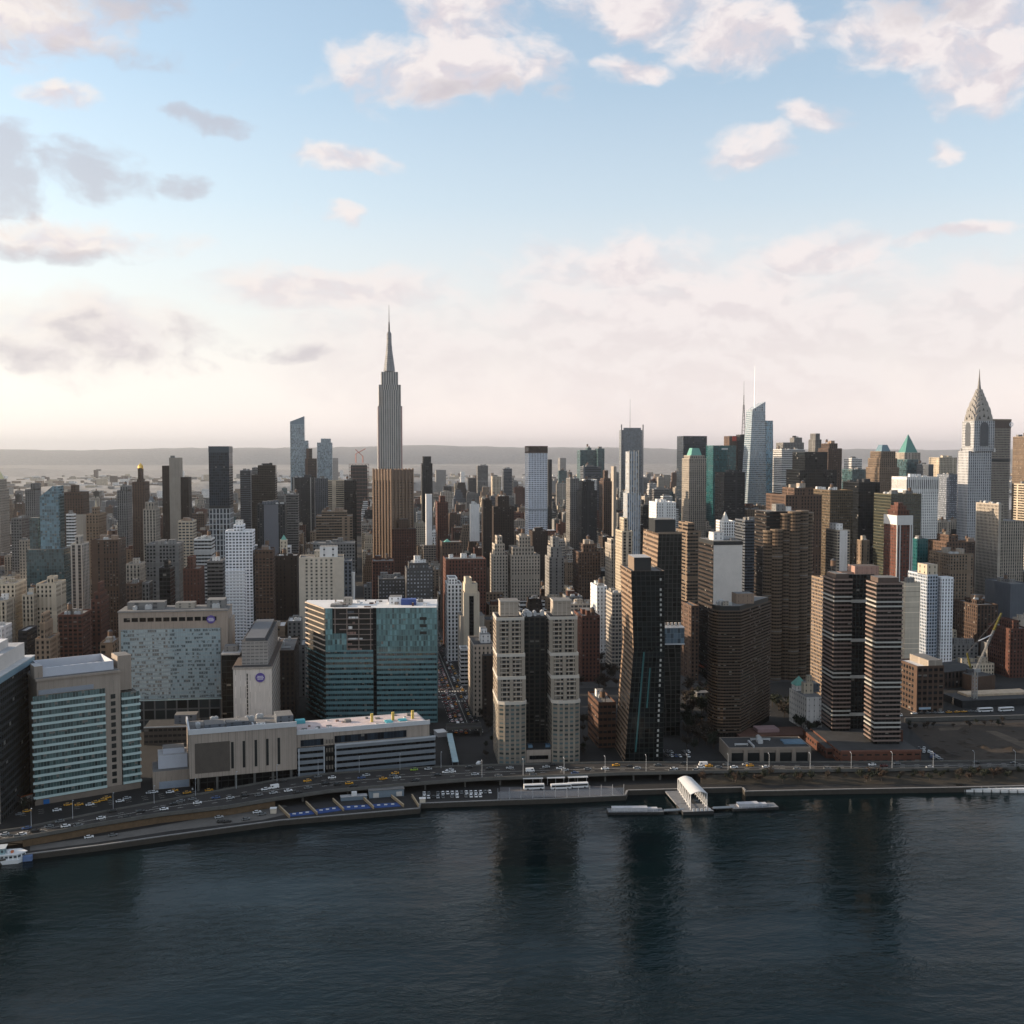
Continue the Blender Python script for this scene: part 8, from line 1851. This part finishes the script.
def bus_yard():
    # fenced quay with shelters and buses
    S = Site(498, 800, 624, 795.5); W = S.W; z = 4.5; r = S.root('quay_fence', 'long grey mesh fence on tall posts along the quay edge', 'fence')
    net = bpy.data.materials.new('mesh_fence'); net.use_nodes = True; T = NT(net.node_tree); b_ = T.n['Principled BSDF']; b_.inputs['Base Color'].default_value = (.30, .31, .34, 1); b_.inputs['Alpha'].default_value = .35
    q = MB(); q.box(0, W, .45, .5, .5, z); q.build('mesh_panel', net, r)
    for i in range(12): q = MB(); q.cyl(i*W/11, .5, 0, z+2.0, .12, .1, 6); q.build('post', plain('pale_steel', (.5, .53, .57)), r)
    floor = sheet('quay_paving', P2([(500, 799), (622, 795), (612, 786), (500, 787)], GZ), GZ+.03, plain('quay_paving', (.085, .083, .088), .9, var=.25, nscale=.2))
    for i, (a, c, yy) in enumerate(((523, 543, 786.5), (547, 565, 785.8), (568, 588, 785.2))):
        S2 = Site(a, yy, c, yy-.4); r = S2.root('bus_shelter', '%s long white flat canopy over the quay bus stand, counted from the downtown end' % ('first', 'second', 'third')[i], 'shelter', 'white canopies on the quay'); bx(r, 'canopy', plain('pier_white', (.70, .70, .70)), 0, S2.W, 0, 3.4, 4.3, 4.7)
        for u in (.05, .5, .95): q = MB(); q.cyl(S2.W*u, 1.7, 0, 4.3, .14, .14, 6); q.build('post', plain('pale_steel', (.5, .53, .57)), r)
    for i, (x, y) in enumerate(((534, 789.3), (561, 789.0), (578, 787.8))):
        g = on_z(x, y, GZ); vehicle('bus', 'white', g.x, g.y, GZ+.04, .0, ('white bus below the first quay canopy', 'white bus between the second and third quay canopies', 'white bus below the third quay canopy')[i], 'buses on the quay')
    # covered walk and huts beside the teal block
    S = Site(452, 767.5, 456, 766.5); a, c = on_z(449.5, 738, GZ), on_z(455.5, 767, GZ); d = Vector((a.x-c.x, a.y-c.y)); r = thing('covered_walk', 'narrow pale blue roofed walkway beside the jammed cross street', 'walkway', (c.x, c.y, GZ), math.atan2(d.y, d.x))
    bx(r, 'roof', plain('pale_blue_roof', (.30, .42, .46), .6, var=.15), 0, d.length, -1.9, 1.9, 3.0, 3.4)
    for i in range(8):
        for sy in (-1.7, 1.7): q = MB(); q.cyl(1+i*(d.length-2)/7, sy, 0, 3.0, .1, .1, 5); q.build('post', plain('pale_steel', (.5, .53, .57)), r)
    S = Site(438, 737.5, 447.5, 736.5); r = S.root('site_hut', 'white flat roofed site hut at the corner of the teal glass block', 'hut'); bx(r, 'wall', plain('hut_grey', (.3, .3, .31), .7), 0, S.W, 0, 9, 0, 3); bx(r, 'roof', roof_mat('white'), -.2, S.W+.2, -.2, 9.2, 3, 3.3)
    # bridge carrying the service street over the cross street
    S = Site(447, 736.5, 482, 735.5); r = S.root('street_bridge', 'low grey street bridge crossing the jammed cross street', 'bridge'); bx(r, 'deck', asphalt, 0, S.W, 0, 11, 4.6, 5.2); bx(r, 'parapet', conc, 0, S.W, -.3, 0, 4.6, 6.2); bx(r, 'parapet', conc, 0, S.W, 11, 11.3, 4.6, 6.2)
    for u in (.02, .98): bx(r, 'abutment', conc, S.W*u-.8, S.W*u+.8, .5, 10.5, 0, 4.6)
    g = on_z(688, 671.5, GZ); r = thing('site_canopy', 'bright orange canopy in the parking lot behind the banded brown tower', 'canopy', (g.x, g.y, GZ)); q = MB(); q.prism(rect(-5, 5, -4, 4), 4, 5.6, 9, 9, poly1=rect(-4.6, 4.6, -.4, .4), top=0, bottom=True); q.build('canopy_cloth', plain('orange_cloth', (.75, .10, .02), .7), r)
    for sx_ in (-4.6, 4.6):
        for sy in (-3.6, 3.6): q = MB(); q.cyl(sx_, sy, 0, 4, .1, .1, 5); q.build('leg', plain('pale_steel', (.5, .53, .57)), r)
bus_yard()
# low sheds and walls of the building site uptown
def site_sheds():
    S = Site(944, 689, 973, 686); r = S.root('depot_building', 'low brown shed with a sloping grey roof behind the crane', 'building'); W = S.W; bx(r, 'facade', F('piers', 'dkbrown'), 0, W, 0, 22, 0, 14, 4, 6); b = MB(); b.prism(rect(-.4, W+.4, -.5, 22.5), 14, 17, 9, 9, poly1=rect(-.4, W+.4, 9, 22.5), top=0); b.build('roof', roof_mat('tar'), r)
    S.note(r, 0, W, 0, 22, 944, 975, 668, 690, 'the low brown shed')
    S = Site(977, 692, 995, 690); r = S.root('depot_building', 'square blank brown block to the uptown side of the crane mast', 'building'); bx(r, 'facade', F('blank', 'brown'), 0, S.W, 0, 16, 0, 12.5, 4, 5, roof_mat('tar'))
    S = Site(962, 708, 1040, 704.5); r = S.root('site_building', 'long low black site building with a tan plank roof above the bus street', 'building'); W = S.W
    bx(r, 'facade', F('ribbon', 'dkgrey'), 0, W, 0, 26, 0, 5.5, 4, 5, roof_mat('tar')); bx(r, 'roof_deck', plain('tan_planks', (.42, .33, .24), .85, var=.3, nscale=.3), W*.18, W, 12, 25, 5.5, 7.2)
    S = Site(905, 722, 1040, 718.5); r = S.root('site_wall', 'long grey retaining wall along the top of the cleared ground', 'wall'); bx(r, 'wall', conc, 0, S.W, 0, .5, 0, 2.8); bx(r, 'coping', plain('pale_stone', (.38, .37, .35)), 0, S.W, -.15, .65, 2.8, 3.0)
    for i, (x, y, w, d, h, wl) in enumerate(((700, 647, 16, 16, 9, 'white'), (628, 668, 9, 9, 8, 'dkbrown'), (703, 700, 10, 8, 6, 'grey'))):
        g = on_z(x, y, GZ); r = thing('shop_house', ('low white roofed hall behind the taller copper tower', 'small dark house hidden beside the nearer copper tower', 'small grey hut among trees beside the banded brown tower')[i], 'house', (g.x, g.y, GZ)); bx(r, 'facade', F('punched', wl), -w/2, w/2, 0, d, 0, h, 3, 3.2, roof_mat('white' if i == 0 else 'grey'))
site_sheds()
# grassy bank between drive and quay uptown
def bank():
    b = MB(); pts = [i for i in range(len(DN)) if DN[i][0] >= 700]
    top = [NEAR[i] for i in pts]; low = []
    for i in pts:
        a = Vector(NEAR[i]); s = on_z(DN[i][0], 784.5 if DN[i][0] < 1100 else 780, GZ); low.append((s.x, s.y))
    for (a, c), (d, e) in zip(zip(top, top[1:]), zip(low, low[1:])): b.quad([(d[0], d[1], GZ+.05), (e[0], e[1], GZ+.05), (c[0], c[1]-.5, DECK_Z-1.5), (a[0], a[1]-.5, DECK_Z-1.5)])
    structure(b.build('embankment', plain('bank_earth', (.034, .028, .02), .95, var=.6, nscale=.2)))
bank()
# service road and parking markings
def street_paint():
    b = MB(); 
    for lane_x in (-12.3, -8.8, -5.2, 0.0, 5.2, 8.8):
        y = -110.0
        while y < 700: b.quad([(ST0+lane_x-.1, y, GZ+.012), (ST0+lane_x+.1, y, GZ+.012), (ST0+lane_x+.1, y+(3 if lane_x else 8.9), GZ+.012), (ST0+lane_x-.1, y+(3 if lane_x else 8.9), GZ+.012)]); y += 9
    for yy in (-19, 17.5):
        for i in range(12): x = ST0-13+i*2.2; b.quad([(x, yy, GZ+.012), (x+1, yy, GZ+.012), (x+1, yy+3, GZ+.012), (x, yy+3, GZ+.012)])
    a, c = on_z(20, 814, GZ), on_z(300, 778, GZ); L_ = (c-a).length; u = (c-a)/L_; n = Vector((-u.y, u.x, 0))
    for off in (-3.5, 0, 3.5):
        k = 0
        while k < L_: p = a+u*k+n*off; e = p+u*3; b.quad([tuple(p-n*.1+Vector((0, 0, .012))), tuple(e-n*.1+Vector((0, 0, .012))), tuple(e+n*.1+Vector((0, 0, .012))), tuple(p+n*.1+Vector((0, 0, .012)))]); k += 9
    structure(b.build('road_marking', pm))
street_paint()
